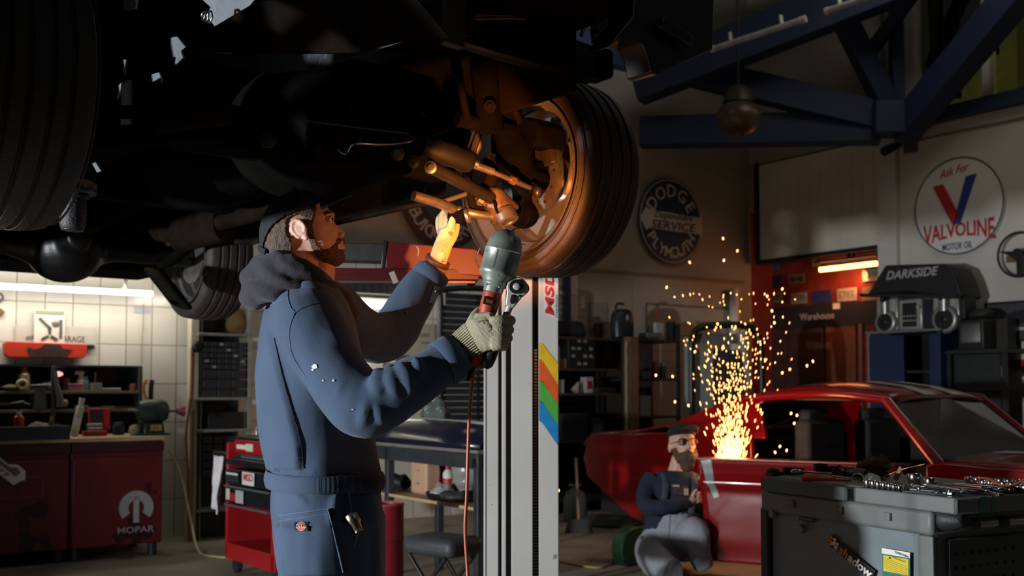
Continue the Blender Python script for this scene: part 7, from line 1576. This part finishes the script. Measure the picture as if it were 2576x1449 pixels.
# ================================================================== sparks flying off the grinder behind the door edge
sk = MB(); rng = random.Random(5); SY = 7.62
def spark(px, py, L, r, lean):
    c = at(px, py, SY + rng.uniform(-.12, .12)); d = Vector((lean, rng.uniform(-.1, .1), 1)).normalized()
    sk.tube([c - d * L, c - d * L * .3, c + d * L * .5, c + d * L], [r * .3, r, r, r * .3], 6)
for i in range(820):
    h = rng.random() ** 2.1 * 330 + 4
    if i % 9 == 0: h = rng.uniform(150, 420)
    wd = 22 + h * .30; px = 1838 + h * .03 + rng.gauss(0, .55) * wd + (0.0 if h > 60 else rng.uniform(-14, 14)); py = 1155 - h
    lean = (px - 1838) / (h + 60) * .8
    near = max(0, 1 - h / 170)
    spark(px, py, rng.uniform(.006, .011) + .022 * near * rng.random(), rng.uniform(.0016, .0036), lean)
for px, py in ((1677, 723), (1819, 600), (1855, 631), (1821, 655), (1968, 727), (1748, 885), (1650, 944), (1692, 947), (1698, 1011), (1732, 1020), (1405, 1234), (1987, 929), (1968, 938), (2045, 909), (2030, 920), (1990, 1040), (2005, 1045), (1962, 1123), (1979, 1133), (1950, 1138), (1998, 1065), (1930, 745), (1942, 782), (1948, 812), (1735, 660), (1805, 815)): spark(px, py, .010, .0062, rng.uniform(-.3, .4))
solo('sparks', sk, emit('spark_glow', (1.0, .44, .13), 6.0), 'fountain of orange grinding sparks above the red door', 'sparks', kind='stuff')
lamp('spark_light', 'POINT', at(1838, 1105, 7.6), 13, (1.0, .5, .2), None, .12)

# ================================================================== the kneeling mechanic behind the door
YM = 7.62
p2 = thing('person', 'person in striped overalls and cap kneeling by the red door with safety glasses', 'person', TR(at(1690, 1420, YM).x, YM, 0)); P2I = p2.matrix_world.inverted()
def m2(name, mb, m, parent=None, **k):
    mb.v = [tuple(P2I @ Vector(p)) for p in mb.v]; return obj(name, mb, m, parent or p2, **k)
def ct(mb, pts, seg=18, n=5):
    q = smooth_path([(p[0], p[1], p[2]) for p in pts], n); r = smooth_path([(p[3], 0, 0) for p in pts], n); return mb.tube([at(a.x, a.y, a.z) for a in q], [b.x for b in r], seg)
NAVY2 = mat('shirt_navy', '1f2638', .9, var=.1, bump=.3, bscale=200); GREYD = mat('overall_grey', '9599a2', .85, var=.10, scale=10, bump=.3, bscale=180)
sh = MB()
tr_ = []
for py, xl, xr, b in ((1183, 1668, 1738, .06), (1198, 1632, 1765, .10), (1222, 1622, 1772, .13), (1265, 1624, 1768, .135), (1310, 1622, 1758, .14), (1345, 1618, 1752, .15)):
    a = at(xl, py, YM); c = at(xr, py, YM); cx = (a.x + c.x) / 2; hw = (c.x - a.x) / 2; tr_.append([Vector((cx + hw * u, YM + b * v, a.z)) for u, v in circ(28)])
sh.loft(tr_); ct(sh, [(1645, 1202, YM, .075), (1628, 1225, YM - .03, .068), (1622, 1255, YM - .10, .062), (1632, 1276, YM - .17, .062), (1665, 1276, YM - .20, .052), (1700, 1270, YM - .20, .045), (1733, 1264, YM - .16, .036)])
ct(sh, [(1755, 1205, YM, .07), (1775, 1230, YM - .02, .06), (1782, 1265, YM - .02, .05), (1765, 1285, YM - .02, .045), (1748, 1280, YM - .04, .04)])
sh = remesh(sh, .011, 4); displace(sh, lambda c, n: .006 * mnoise.noise(c * 13)); m2('shirt', sh, NAVY2, smooth=180)
ov = MB(); hp = []
for py, xl, xr, b in ((1286, 1648, 1744, .172), (1310, 1634, 1752, .170), (1345, 1612, 1759, .172), (1375, 1600, 1752, .18), (1400, 1600, 1745, .17)):
    a = at(xl, py, YM); c = at(xr, py, YM); cx = (a.x + c.x) / 2; hw = (c.x - a.x) / 2; hp.append([Vector((cx + hw * u, YM + b * v, a.z)) for u, v in circ(28)])
ov.loft(hp)
ct(ov, [(1640, 1375, YM - .02, .12), (1640, 1400, YM - .18, .115), (1665, 1425, YM - .34, .105), (1690, 1440, YM - .42, .09)]); ct(ov, [(1690, 1440, YM - .42, .09), (1660, 1440, YM - .20, .085), (1640, 1425, YM + .10, .07), (1640, 1422, YM + .2, .06)])
ct(ov, [(1715, 1375, YM - .02, .115), (1728, 1355, YM - .15, .112), (1745, 1335, YM - .27, .098), (1752, 1345, YM - .29, .09), (1758, 1385, YM - .26, .08), (1770, 1425, YM - .22, .07)])
ov = remesh(ov, .011, 4); displace(ov, lambda c, n: .010 * mnoise.noise(Vector((c.x * 11, c.y * 11, c.z * 7))) + .004 * mnoise.noise(c * 34)); ovo = m2('overalls', ov, GREYD, smooth=180)
m2('strap', MB().tube(smooth_path([at(1660, 1292, YM - .16), at(1672, 1250, YM - .15), at(1675, 1215, YM - .125), at(1668, 1190, YM - .05)], 5), [.022] * 16, 8, flat=(1, .35)), mat('strap_grey', '3a4050', .8), ovo, smooth=60)
m2('strap', MB().tube(smooth_path([at(1738, 1292, YM - .16), at(1745, 1250, YM - .15), at(1748, 1215, YM - .125), at(1742, 1190, YM - .05)], 5), [.022] * 16, 8, flat=(1, .35)), bpy.data.materials['strap_grey'], ovo, smooth=60)
m2('bib_seam', MB().tube([at(1685, 1290, YM - .163), at(1680, 1360, YM - .176)], .004, 6).tube([at(1712, 1290, YM - .163), at(1708, 1365, YM - .178)], .004, 6), mat('seam_grey', '9aa0a8', .8), ovo)
m2('button', MB().ell(at(1612, 1352, YM - .13), .012), BARE, ovo, smooth=70)
pr = MB(); [pr.box(at(x, y, YM - .142), (w_ * .0028, .004, h_ * .0028)) for x, y, w_, h_ in ((1712, 1233, 40, 22), )]
m2('shirt_print', pr, mat('print_brown', '4a3028', .8, var=.6, scale=30)); m2('shirt_print', MB().box(at(1726, 1237, YM - .1445), (.030, .003, .045)).box(at(1700, 1222, YM - .1445), (.05, .003, .012)), mat('print_pale', 'b5a48c', .8, var=.3, scale=40))
SK2 = mat('skin2', 'd0a590', .5, var=.1, scale=18)
h2 = MB(); HX, HY = 1717, 1121; Hc = at(HX, HY, YM - .02); Tn = Matrix.Translation(Hc) @ Matrix.Scale(1.13, 4) @ Matrix.Rotation(R(12), 4, 'Z') @ Matrix.Rotation(R(-10), 4, 'X')
h2.ell((0, .01, .03), (.078, .098, .095), 24, 16, Tn).ell((0, -.035, -.06), (.055, .058, .065), 20, 12, Tn).ell((0, -.05, -.005), (.06, .045, .06), 20, 12, Tn)
h2.tube([(0, -.088, .02), (0, -.112, -.022), (0, -.098, -.03)], [.010, .016, .012], 10, M=Tn); h2.tube([(-.05, -.075, .035), (0, -.092, .038), (.05, -.075, .035)], [.008, .011, .008], 8, M=Tn)
for s_ in (-1, 1): h2.ell((s_ * .08, .015, -.01), (.010, .02, .032), 14, 10, Tn); h2.ell((s_ * .014, -.10, -.026), (.011, .01, .009), 10, 8, Tn)
h2.ell((0, -.088, -.062), (.024, .012, .007), 12, 8, Tn).ell((0, -.086, -.073), (.022, .012, .007), 12, 8, Tn)
ct(h2, [(1710, 1150, YM, .055), (1704, 1175, YM + .01, .058), (1700, 1200, YM + .01, .07), (1695, 1260, YM, .10), (1690, 1350, YM, .12)])
ct(h2, [(1645, 1202, YM, .045), (1622, 1255, YM - .10, .04), (1640, 1275, YM - .18, .038), (1700, 1270, YM - .20, .030), (1735, 1262, YM - .16, .026), (1748, 1256, YM - .13, .024)])
h2.ell(at(1747, 1254, YM - .13), (.035, .025, .045), 14, 10)
for k in range(4): ct(h2, [(1748 + 2 * k, 1242 + 7 * k, YM - .14, .011), (1758, 1240 + 7 * k, YM - .14, .0105), (1764, 1243 + 7 * k, YM - .11, .009)], 10)
ct(h2, [(1742, 1248, YM - .15, .012), (1748, 1236, YM - .155, .011), (1754, 1232, YM - .15, .009)], 10)
h2 = remesh(h2, .006, 3); m2('body', h2, SK2, smooth=180)
bd_ = MB(); bd_.ell((0, -.055, -.085), (.06, .055, .055), 22, 14, Tn).ell((0, -.055, -.125), (.045, .045, .045), 18, 12, Tn).tube([(-.062, -.02, -.02), (-.06, -.04, -.06), (-.04, -.06, -.1)], [.014, .02, .03], 10, M=Tn).tube([(.062, -.02, -.02), (.06, -.04, -.06), (.04, -.06, -.1)], [.014, .02, .03], 10, M=Tn).tube([(-.035, -.085, -.065), (0, -.10, -.047), (.035, -.085, -.065)], [.008, .012, .008], 8, M=Tn)
bd_ = remesh(bd_, .006, 2); displace(bd_, lambda c, n: .005 * mnoise.noise(c * 120)); m2('beard', bd_, BEARD, smooth=180) if 'BEARD' in globals() else m2('beard', bd_, mat('beard_dark', '2c211a', .7, var=.4, scale=60), smooth=180)
cp_ = MB(); cp_.lathe([(.094, .062), (.098, .07), (.092, .105), (.06, .13), (0, .138)], Tn @ Matrix.Diagonal((.86, 1.06, 1, 1)), 28); c2 = m2('cap', cp_, mat('cap_dark', '151414', .9, var=.2), smooth=60, solid=.004)
m2('brim', MB().grid(lambda a, b: Tn @ Vector((-.07 + .14 * a, -.088 - .07 * b * (1 - (2 * a - 1) ** 2 * .6), .082 + .03 * b - .018 * (2 * a - 1) ** 2)), 12, 6), bpy.data.materials['cap_dark'], c2, smooth=80, solid=.006)
gl = MB()
for s_ in (-1, 1): gl.tube([Tn @ Vector((s_ * .033 + .030 * u, -.100 + .012 * abs(s_ * .033 + .03 * u) / .06, .012 + .022 * v)) for u, v in circ(20)], .0028, 6, closed=True)
gl.tube([Tn @ Vector((-.063, -.09, .015)), Tn @ Vector((-.08, .01, .012))], .0028, 6).tube([Tn @ Vector((.063, -.09, .015)), Tn @ Vector((.08, .01, .012))], .0028, 6)
go = m2('glasses', gl, mat('glasses_frame', '4a4440', .3), smooth=60)
for s_ in (-1, 1): m2('lens', MB().ell((s_ * .033, -.100, .012), (.029, .004, .021), 18, 10, Tn), glass('lens_glass', 'f0e8e0', .05, .1) if s_ < 0 else bpy.data.materials['lens_glass'], go, smooth=80)
m2('work_glove', remesh(MB().ell(at(1752, 1280, YM - .05), (.05, .04, .05), 14, 10).tube([at(1745, 1275, YM - .08), at(1762, 1290, YM - .08)], .014, 10).tube([at(1742, 1283, YM - .08), at(1758, 1297, YM - .08)], .014, 10), .007, 3), BLACK, smooth=180)
# green cable reel behind the kneeling mechanic
gm = frame(at(1590, 1378, 7.95), (.8, .6, 0)); 
t = thing('cable_reel', 'green cable reel with a yellow centre behind the kneeling mechanic', 'cable reel', gm)
zf = gm.translation.z
obj('drum', MB().lathe([(0, -.06), (.15, -.06), (.16, -.05), (.16, .05), (.15, .06), (0, .06)], dm, 32), mat('reel_green', '14341f', .4, var=.2), t, smooth=35)
obj('hub', MB().lathe([(0, -.075), (.06, -.072), (.07, -.06), (0, -.06)], Matrix.Translation((0, -.0, 0)) @ Matrix.Rotation(R(-90), 4, 'X') @ Matrix.Scale(-1, 4, (0, 0, 1)), 24), mat('reel_yellow', 'a8892a', .5, var=.4, scale=30), t, smooth=35)
for s_ in (-1, 1): obj('stand', MB().box((.10 * s_, 0, -zf / 2 - .06), (.03, .16, zf - .12 + .06)), BLACK, t, bevel=.005)
obj('foot', MB().box((0, 0, -zf + .012), (.30, .22, .024)), BLACK, t, bevel=.005)
# ================================================================== grey tool cart in front
K0 = at(1922, 1232, 3.78); K1 = at(2346, 1285, 3.12); k1d = Vector((K1.x - K0.x, K1.y - K0.y, 0)); KLEN = k1d.length
TC = frame((K0.x, K0.y, 0), k1d); TCI = TC.inverted(); TN = TC.to_3x3() @ Vector((0, 1, 0)); TS = TC.to_3x3() @ Vector((1, 0, 0))
ZT2 = (K0.z + K1.z) / 2; DEP = .50
def KF_(px, py, off=0.0): return TCI @ onplane(px, py, TN, TN.dot(TC.translation) + off)          # on the wide face
def KS_(px, py, off=0.0): return TCI @ onplane(px, py, TS, TS.dot(TC.translation) + KLEN + off)    # on the end face
CG = mat('cart_grey', '768185', .45, .1, var=.08, scale=8, bump=.06, bscale=120); CG2 = mat('cart_lid', '6b706e', .5, .05, var=.10, scale=14, bump=.08, bscale=300); CDG = mat('cart_plastic', '2a2c2d', .5, var=.15, scale=12, bump=.2, bscale=200)
tc = thing('grey_tool_cart', 'grey-green tool cart with stickers standing in front at the right', 'tool cart', TC)
zb = KF_(2318, 1345).z
obj('body', MB().box((KLEN / 2, DEP / 2 + .006, (.12 + zb) / 2 + .06), (KLEN, DEP - .01, zb - .12 + .12)), CG, tc, bevel=.006)
obj('lid', MB().box((KLEN / 2, DEP / 2 - .002, (zb + ZT2) / 2), (KLEN + .012, DEP + .02, ZT2 - zb)), CG2, tc, bevel=.012)
obj('side_frame', MB().box((.008, .02, .5), (.045, .06, ZT2 - .2)), CDG, tc, bevel=.01)
obj('corner_frame', MB().box((KLEN - .022, .0, .45), (.055, .016, zb * 2 - .90)), CG2, tc, bevel=.004)
obj('end_panel', MB().box((KLEN + .006, DEP / 2 + .02, .47), (.012, DEP - .06, zb * 2 - .96)), mat('end_panel', '4a5154', .5, .1, var=.1, scale=10), tc, bevel=.004)
for r_ in range(4):
    for c_ in range(8):
        p = KS_(2396 + 20.6 * c_, 1394 - 2.5 * c_ + 34 * r_); obj('hole', MB().box((KLEN + .0125, p.y, p.z), (.002, .009, .009)), SLOTB, tc)
for px in (2000, 2120, 2240):
    p = KF_(px, 1268 + (px - 1990) * .135); obj('tab', MB().box((p.x, -.010, p.z + .004), (.022, .012, .024)), CG2, tc, bevel=.003); obj('tab_slot', MB().box((p.x + .014, -.0125, p.z + .003), (.008, .002, .024)), SLOTB, tc)
bz = mat('bolt_cream', '7f8472', .4, .4, var=.15, scale=40)
for px, py in ((1948, 1292), (2021, 1330)):
    p = KF_(px, py); obj('bolt', MB().lathe([(0, .016), (.012, .016), (.0145, .012), (.0145, 0), (0, 0)], Matrix.Translation((p.x, 0, p.z)) @ dm, 22), bz, tc, smooth=35); 
p = KF_(2030, 1306); bg = obj('badge', MB().box((p.x, -.001, p.z), (.072, .003, .015), Matrix.Identity(4)), BLACK, tc); obj('lettering', MB().text('GARWIN', (p.x, -.003, p.z), .060, .008, .01), cm('8a9090', .4, .5), bg)
# stickers on the wide face
o0 = KF_(2100, 1362); sx_ = (KF_(2180, 1362).x - KF_(2100, 1362).x) / 80; szk = (KF_(2140, 1340).z - KF_(2140, 1420).z) / 80
p0 = KF_(2112, 1379); p1 = KF_(2196, 1447); dv = p1 - p0; ang = math.atan2(dv.z, dv.x); LT = dv.length
SKM = Matrix.Translation(((p0 + p1) / 2) * Vector((1, 0, 1)) if False else Vector(((p0.x + p1.x) / 2, 0, (p0.z + p1.z) / 2))) @ Matrix.Rotation(-ang, 4, 'Y')
sk_ = obj('sticker', MB().box((0, -.001, 0), (LT + .008, .002, .036), SKM), mat('sticker_edge', '15171a', .4), tc, bevel=.0008)
obj('lettering', MB().text('sh', (-LT * .36, -.003, 0), LT * .26, .031, .03, .15, M=SKM), mat('ink_orange', 'd08a22', .5), sk_); obj('lettering', MB().text('adow', (LT * .14, -.003, -.001), LT * .70, .030, .03, .15, M=SKM), WHITEINK, sk_)
em = MB(); em2 = MB()
for (px, py, r_) in ((2092, 1352, 4), (2087, 1358, 4), (2092, 1363, 4), (2090, 1369, 4)): p = KF_(px, py); em.ell((p.x, -.002, p.z), (r_ * sx_, .0015, r_ * szk), 14, 8)
for (px, py, r_) in ((2101, 1357, 4), (2097, 1368, 4), (2107, 1369, 4), (2103, 1376, 4), (2101, 1364, 3)): p = KF_(px, py); em2.ell((p.x, -.002, p.z), (r_ * sx_, .0015, r_ * szk), 14, 8)
p = KF_(2096, 1363); obj('emblem', MB().ell((p.x, -.0008, p.z), (14 * sx_, .001, 17 * szk), 20, 8), bpy.data.materials['sticker_edge'], sk_); obj('emblem', em, bpy.data.materials['ink_orange'], sk_); obj('emblem', em2, WHITEINK, sk_)
def facequad(name, pts, m, off, parent=tc): 
    q = [KF_(*p) for p in pts]; return obj(name, MB().add([(v.x, -off, v.z) for v in q] + [(v.x, -off + .001, v.z) for v in q], [(0, 1, 2, 3), (7, 6, 5, 4), (0, 4, 5, 1), (1, 5, 6, 2), (2, 6, 7, 3), (3, 7, 4, 0)]), m, parent)
ls = facequad('label', [(2220, 1378), (2291, 1390), (2291, 1470), (2222, 1458)], mat('label_teal', '2f7a6a', .4, var=.05), .002)
facequad('label_header', [(2220, 1378), (2291, 1390), (2291, 1404), (2220, 1392)], WHITEINK, .003, ls); facequad('label_field', [(2224, 1396), (2287, 1407), (2287, 1448), (2224, 1436)], mat('label_yellow', 'd8c437', .5, var=.05), .003, ls)
p = KF_(2270, 1394); obj('lettering', MB().text('GARWIN', (p.x, -.0045, p.z), 30 * sx_, 5.5 * szk, .01, fn=lambda x, z: (x, z - .16 * x)), cm('2c4a48'), ls)
p = KF_(2263, 1406); obj('lettering', MB().text('Attention!', (p.x, -.0045, p.z), 30 * sx_, 6 * szk, fn=lambda x, z: (x, z - .16 * x)), cm('9a7a1c'), ls)
li = MB(); 
for k in range(6): p = KF_(2255, 1414 + 5 * k); li.text('mmmmmmmmmmmmmm', (p.x, -.0045, p.z), 52 * sx_, 1.6 * szk, fn=lambda x, z: (x, z - .16 * x))
obj('fine_print', li, cm('a8922a'), ls); p = KF_(2241, 1403); obj('warning_mark', MB().prism([(-2.6 * sx_, -2 * szk), (2.6 * sx_, -2 * szk), (0, 3 * szk)], -.0005, .0005, Matrix.Translation((p.x, -.0045, p.z)) @ dm), BLACKINK, ls)
# handle along the end face
p = KS_(2400, 1318, .04); hz = p.z
hb = MB(); hb.loft([[Vector((KLEN + .005 + d_ , .045 + s_ * u, hz + .012 + v * h_)) for u, v in circ(16)] for d_, s_, h_ in ((0, .045, .038), (.03, .042, .034), (.055, .03, .024), (.07, .02, .018))]); hb.tube(smooth_path([(KLEN + .05, .05, hz), (KLEN + .06, .07, hz), (KLEN + .062, .11, hz)], 4), .018, 14)
obj('handle_mount', remesh(hb, .006, 3), CDG, tc, smooth=60)
obj('handle_bar', MB().tube([(KLEN + .062, .10, hz), (KLEN + .062, .46, hz)], .0155, 18), mat('handle_metal', 'b0b2b4', .3, .9), tc, smooth=40)
for y in (.205, .36): obj('handle_ring', MB().tube([(KLEN + .062, y - .02, hz), (KLEN + .062, y + .02, hz)], .019, 18), BLACK, tc, smooth=40)
for x in (.07, KLEN - .07):
    for y in (.07, DEP - .07): obj('caster', MB().lathe([(0, -.02), (.05, -.018), (.055, 0), (.05, .018), (0, .02)], Matrix.Translation((x, y, .056)) @ dm, 18), RUBBER, tc, smooth=40)
# --- trays on the lid
def tray(name, lab, x0, x1, y0, y1, z0, h, m):
    t = thing(name, lab, 'tray', TC @ Matrix.Translation((0, 0, z0)))
    obj('bottom', MB().box(((x0 + x1) / 2, (y0 + y1) / 2, .006), (x1 - x0 - .01, y1 - y0 - .01, .012)), m, t)
    obj('rim', MB().box(((x0 + x1) / 2, y0 + .008, h / 2), (x1 - x0, .016, h)).box(((x0 + x1) / 2, y1 - .008, h / 2), (x1 - x0, .016, h)).box((x0 + .008, (y0 + y1) / 2, h / 2), (.016, y1 - y0, h)).box((x1 - .008, (y0 + y1) / 2, h / 2), (.016, y1 - y0, h)), m, t, bevel=.005); return t
TGR = mat('tray_grey', '6a6f6d', .55, var=.10, scale=16, bump=.08, bscale=300)
ta0, ta1 = KF_(1912, 1205, -.03).x, KF_(2130, 1235, -.03).x; tb0, tb1 = KF_(2146, 1235, -.02).x, KF_(2407, 1270, -.02).x
tray('tool_tray', 'long dark green-grey tray at the back end of the grey cart', ta0, ta1, -.03, .38, ZT2, .044, mat('tray_green', '525c59', .55, var=.12, scale=16))
tb_ = tray('tool_tray', 'grey tray packed with chrome sockets at the front end of the grey cart', tb0, tb1, -.02, .42, ZT2, .046, TGR)
obj('green_tape', MB().box((tb1 + .0005, .085, .023), (.002, .03, .046)).box((tb1 + .0005, .125, .023), (.002, .012, .046)), mat('tape_green', '1f7a5c', .3), tb_)
obj('foam_bed', MB().box(((tb0 + tb1) / 2, .2, .030), (tb1 - tb0 - .03, .41, .026)), BLACK, tb_)
ZA = ZT2 + .012; ZBd = ZT2 + .043
CHR2 = mat('tool_chrome', 'c2c4c6', .2, 1.0, var=.1, scale=30)
# sockets: one built, the rest copied
base = thing('chrome_socket', 'small chrome socket standing in the rows of the grey tray', 'socket', TC @ Matrix.Translation((tb0 + .03, .012, ZBd)), 'chrome sockets in the grey tray')
obj('socket', MB().lathe([(.0105, 0), (.0115, .002), (.0115, .010), (.0125, .012), (.0125, .021), (.0115, .023), (.008, .023), (.008, .008), (0, .008)], None, 18), CHR2, base, smooth=35)
rs = random.Random(3); first = True
for r_, (y, x_0, x_1, n, sc0, sc1) in enumerate(((.015, tb0 + .03, tb0 + .16, 7, 1.15, .8), (.05, tb0 + .05, tb0 + .20, 5, .8, .7), (.30, tb0 + .20, tb1 - .03, 9, .75, 1.1), (.34, tb0 + .16, tb1 - .03, 9, 1.0, 1.3), (.38, tb0 + .10, tb1 - .03, 10, 1.2, 1.5), (.25, tb0 + .32, tb1 - .04, 5, .7, .7))):
    for k in range(n):
        M = TC @ Matrix.Translation((x_0 + (x_1 - x_0) * k / max(1, n - 1), y + rs.uniform(-.003, .003), ZBd)) @ Matrix.Scale(sc0 + (sc1 - sc0) * k / max(1, n - 1), 4)
        if first: base.matrix_world = M; first = False
        else: dup(base, M)
big = dup(base, TC @ Matrix.Translation((KF_(2320, 1240, .20).x - .03, .20, ZBd)) @ Matrix.Scale(1.75, 4), 'biggest chrome socket standing in the middle of the grey tray', None); del big['group']
big2 = dup(base, TC @ Matrix.Translation((KF_(2320, 1240, .20).x + .02, .21, ZBd)) @ Matrix.Scale(1.3, 4), 'second biggest chrome socket next to the biggest one', None); del big2['group']
bg3 = dup(base, TC @ Matrix.Translation((tb0 + .14, .16, ZBd)) @ Matrix.Scale(1.5, 4), 'wide dull socket behind the front socket row', None); del bg3['group']
# wrenches
def wrench(L, w_=.018):
    t = thing('combination_wrench', 'chrome wrench lying across the grey tray', 'wrench', None, 'chrome wrenches in the grey tray')
    obj('shaft', MB().tube([(-L / 2, 0, .004), (0, 0, .0055), (L / 2, 0, .004)], [.0042, .0034, .0042], 10, flat=(1.3, .7)), CHR2, t, smooth=60)
    obj('ring_end', MB().torus((L / 2 + w_ * .5, 0, .004), w_ * .42, .0036, None, 18, 8), CHR2, t, smooth=60)
    obj('open_end', MB().prism([(-L / 2 + .004, -.005), (-L / 2 - .004, -w_ * .55), (-L / 2 - .018, -w_ * .5), (-L / 2 - .008, 0), (-L / 2 - .018, w_ * .5), (-L / 2 - .004, w_ * .55), (-L / 2 + .004, .005)], .001, .008), CHR2, t, bevel=.001); return t
w0 = wrench(.15); rs = random.Random(8)
for k in range(16):
    M = TC @ Matrix.Translation((tb0 + .25 + rs.uniform(-.06, .05), .05 + .013 * k, ZBd + .002 + .004 * (k % 3))) @ Matrix.Rotation(rs.uniform(-.35, .2) + (math.pi if k % 3 == 0 else 0), 4, 'Z') @ Matrix.Rotation(rs.uniform(-.03, .05), 4, 'Y') @ Matrix.Scale(rs.uniform(.75, 1.15), 4)
    if k == 0: w0.matrix_world = M
    else: dup(w0, M)
# odds and ends of the back tray
def TA(px, y, z=ZA, rz=0.0): return TC @ Matrix.Translation((KF_(px, 1200, y).x, y, z)) @ Matrix.Rotation(rz, 4, 'Z')
ORG = mat('grip_orange2', 'b5501c', .45, var=.12)
t = thing('pliers', 'orange-handled pliers lying in the dark tray', 'pliers', TA(2095, .08, ZA + .03, .5))
obj('handle', MB().tube(smooth_path([(-.10, .0, .01), (-.06, .016, .012), (-.015, .010, .01), (.01, .003, .01)], 5), [.007, .008, .009, .009, .009, .009, .009, .008, .008, .008, .008, .007, .007, .007, .006, .006], 10), ORG, t, smooth=60); obj('handle', MB().tube(smooth_path([(-.09, -.035, .01), (-.05, -.034, .012), (-.015, -.014, .01), (.01, -.003, .01)], 5), [.008] * 16, 10), ORG, t, smooth=60)
obj('jaw', MB().tube([(0, .0, .01), (.03, 0, .01), (.06, 0, .01)], [.013, .010, .005], 10, flat=(1, .6)), STEEL, t, smooth=60)
t = thing('hook_wrench', 'shiny spanner lying on black sockets at the back of the dark tray', 'wrench', TA(2035, .14, ZA + .045, .15))
obj('shaft', MB().box((.03, 0, .004), (.13, .014, .007)), CHROME, t, bevel=.002); obj('jaw', MB().torus((-.05, 0, .004), .018, .007, None, 20, 8, R(60), R(330)), CHROME, t, smooth=60)
t = thing('impact_socket', 'black impact socket standing in the dark tray', 'socket', TA(1958, .10), 'black impact sockets'); obj('socket', MB().lathe([(.016, 0), (.018, .003), (.018, .045), (.012, .045), (.012, .03), (0, .03)], None, 18), BLACK, t, smooth=35)
for px, y, s_ in ((1985, .15, 1.3), (2008, .2, 1.2)): dup(t, TA(px, y) @ Matrix.Scale(s_, 4))
dup(t, TA(2065, .30) @ Matrix.Scale(1.5, 4)); dup(t, TA(2090, .33) @ Matrix.Scale(1.3, 4))
solo('rubber_stopper', displace(MB().ell((0, 0, .015), (.03, .025, .02), 18, 10), lambda c, n: .004 * mnoise.noise(c * 50)), BLACK, 'flat black rubber stopper at the far corner of the dark tray', 'stopper', TA(1945, .05, ZA + .028), smooth=50)
t = thing('cable_ties', 'bunch of black cable bits heaped at the rear of the dark tray', 'cable', TA(2150, .30, ZA + .01)); tb = MB(); rs = random.Random(2)
for k in range(26): a = rs.uniform(0, 6.28); tb.tube(smooth_path([(rs.uniform(-.12, .12), rs.uniform(-.06, .06), rs.uniform(.01, .03)), (rs.uniform(-.10, .12), rs.uniform(-.06, .06), rs.uniform(.02, .06)), (rs.uniform(-.10, .14), rs.uniform(-.06, .06), rs.uniform(.01, .05))], 5), rs.uniform(.002, .005), 6)
obj('cable', tb, mat('cable_dark', '1b1d1c', .5, var=.4, scale=9), t, smooth=60)
solo('crumpled_rag', displace(MB().ell((0, 0, .03), (.06, .045, .028), 28, 16), lambda c, n: .02 * mnoise.noise(c * 30) + .008 * mnoise.noise(c * 90)), mat('rag_olive', '5a5240', .9, var=.3, scale=25), 'crumpled olive rag on top of the cable heap', 'rag', TA(2200, .28, ZA + .05), smooth=40)
t = thing('pipe_fitting', 'pale greenish pipe fitting lying between the two trays', 'fitting', TA(2195, .10, ZA + .035, -.5)); PFM = mat('fitting_green', '6a7064', .45, .3, var=.2)
obj('body', MB().lathe([(.010, -.03), (.017, -.03), (.017, .0), (.015, .004), (.015, .035), (.010, .035)], Matrix.Translation((0, 0, .018)) @ Matrix.Rotation(R(90), 4, 'Y'), 20), PFM, t, smooth=35); obj('inner_ring', MB().torus((-.03, 0, .018), .0125, .003, None, 20, 6, ax='x'), PFM, t, smooth=60)
solo('copper_wire', MB().tube(smooth_path([(-.10, -.02, 0), (-.06, 0, .03), (-.03, .0, .02), (0, .02, .035), (.05, .03, .055), (.12, .05, .075)], 6), .0018, 6), mat('wire_copper', 'a8744c', .35, .6), 'bent copper wire sticking up over the grey tray', 'wire', TA(2225, .14, ZA + .03), smooth=60)
solo('thin_wire', MB().tube(smooth_path([(-.05, -.02, 0), (-.02, 0, .045), (.01, .01, .04), (.03, .0, 0)], 6), .0015, 6), mat('wire_pale', '8a8060', .4), 'thin pale wire looping beside the pipe fitting', 'wire', TA(2160, .06, ZA + .02), smooth=60)
solo('wood_chip', MB().box((0, 0, .03), (.014, .008, .05), Matrix.Rotation(R(35), 4, 'Y')), cm('8d7a5a', .8), 'splinter of pale wood leaning beside the rag', 'wood', TA(2250, .22, ZA + .04))
t = thing('glue_tube', 'grey-green tube lying behind the pliers', 'tube', TA(2160, .2, ZA + .045, -.2)); obj('tube', MB().tube([(-.06, 0, .012), (0, 0, .014), (.05, 0, .012)], [.008, .015, .014], 12), cm('4a5450', .4), t, smooth=60); obj('cap', MB().cyl((.05, 0, .012), (.07, 0, .012), .008), BLACK, t)
st_ = MB().tube(smooth_path([(tb0 + .17, .34, ZBd + .03), (tb0 + .24, .30, ZBd + .035), (tb0 + .32, .26, ZBd + .022), (tb0 + .36, .27, ZBd + .03), (tb0 + .385, .30, ZBd + .05), (tb0 + .40, .33, ZBd + .045), (tb0 + .41, .32, ZBd + .02)], 6), [.008] * 37, 8, flat=(.35, 1))
solo('orange_strap', st_, ORG, 'orange strap curling over the wrenches in the grey tray', 'strap', TC, smooth=60)
solo('red_screwdriver', MB().tube([(-.10, 0, .004), (.02, 0, .006), (.10, 0, .006)], [.003, .003, .006], 8), mat('pale_red', 'a85a4c', .4), 'thin red-handled screwdriver lying over the wrenches', 'screwdriver', TC @ Matrix.Translation((tb0 + .22, .19, ZBd + .012)) @ Matrix.Rotation(-.12, 4, 'Z'), smooth=60)
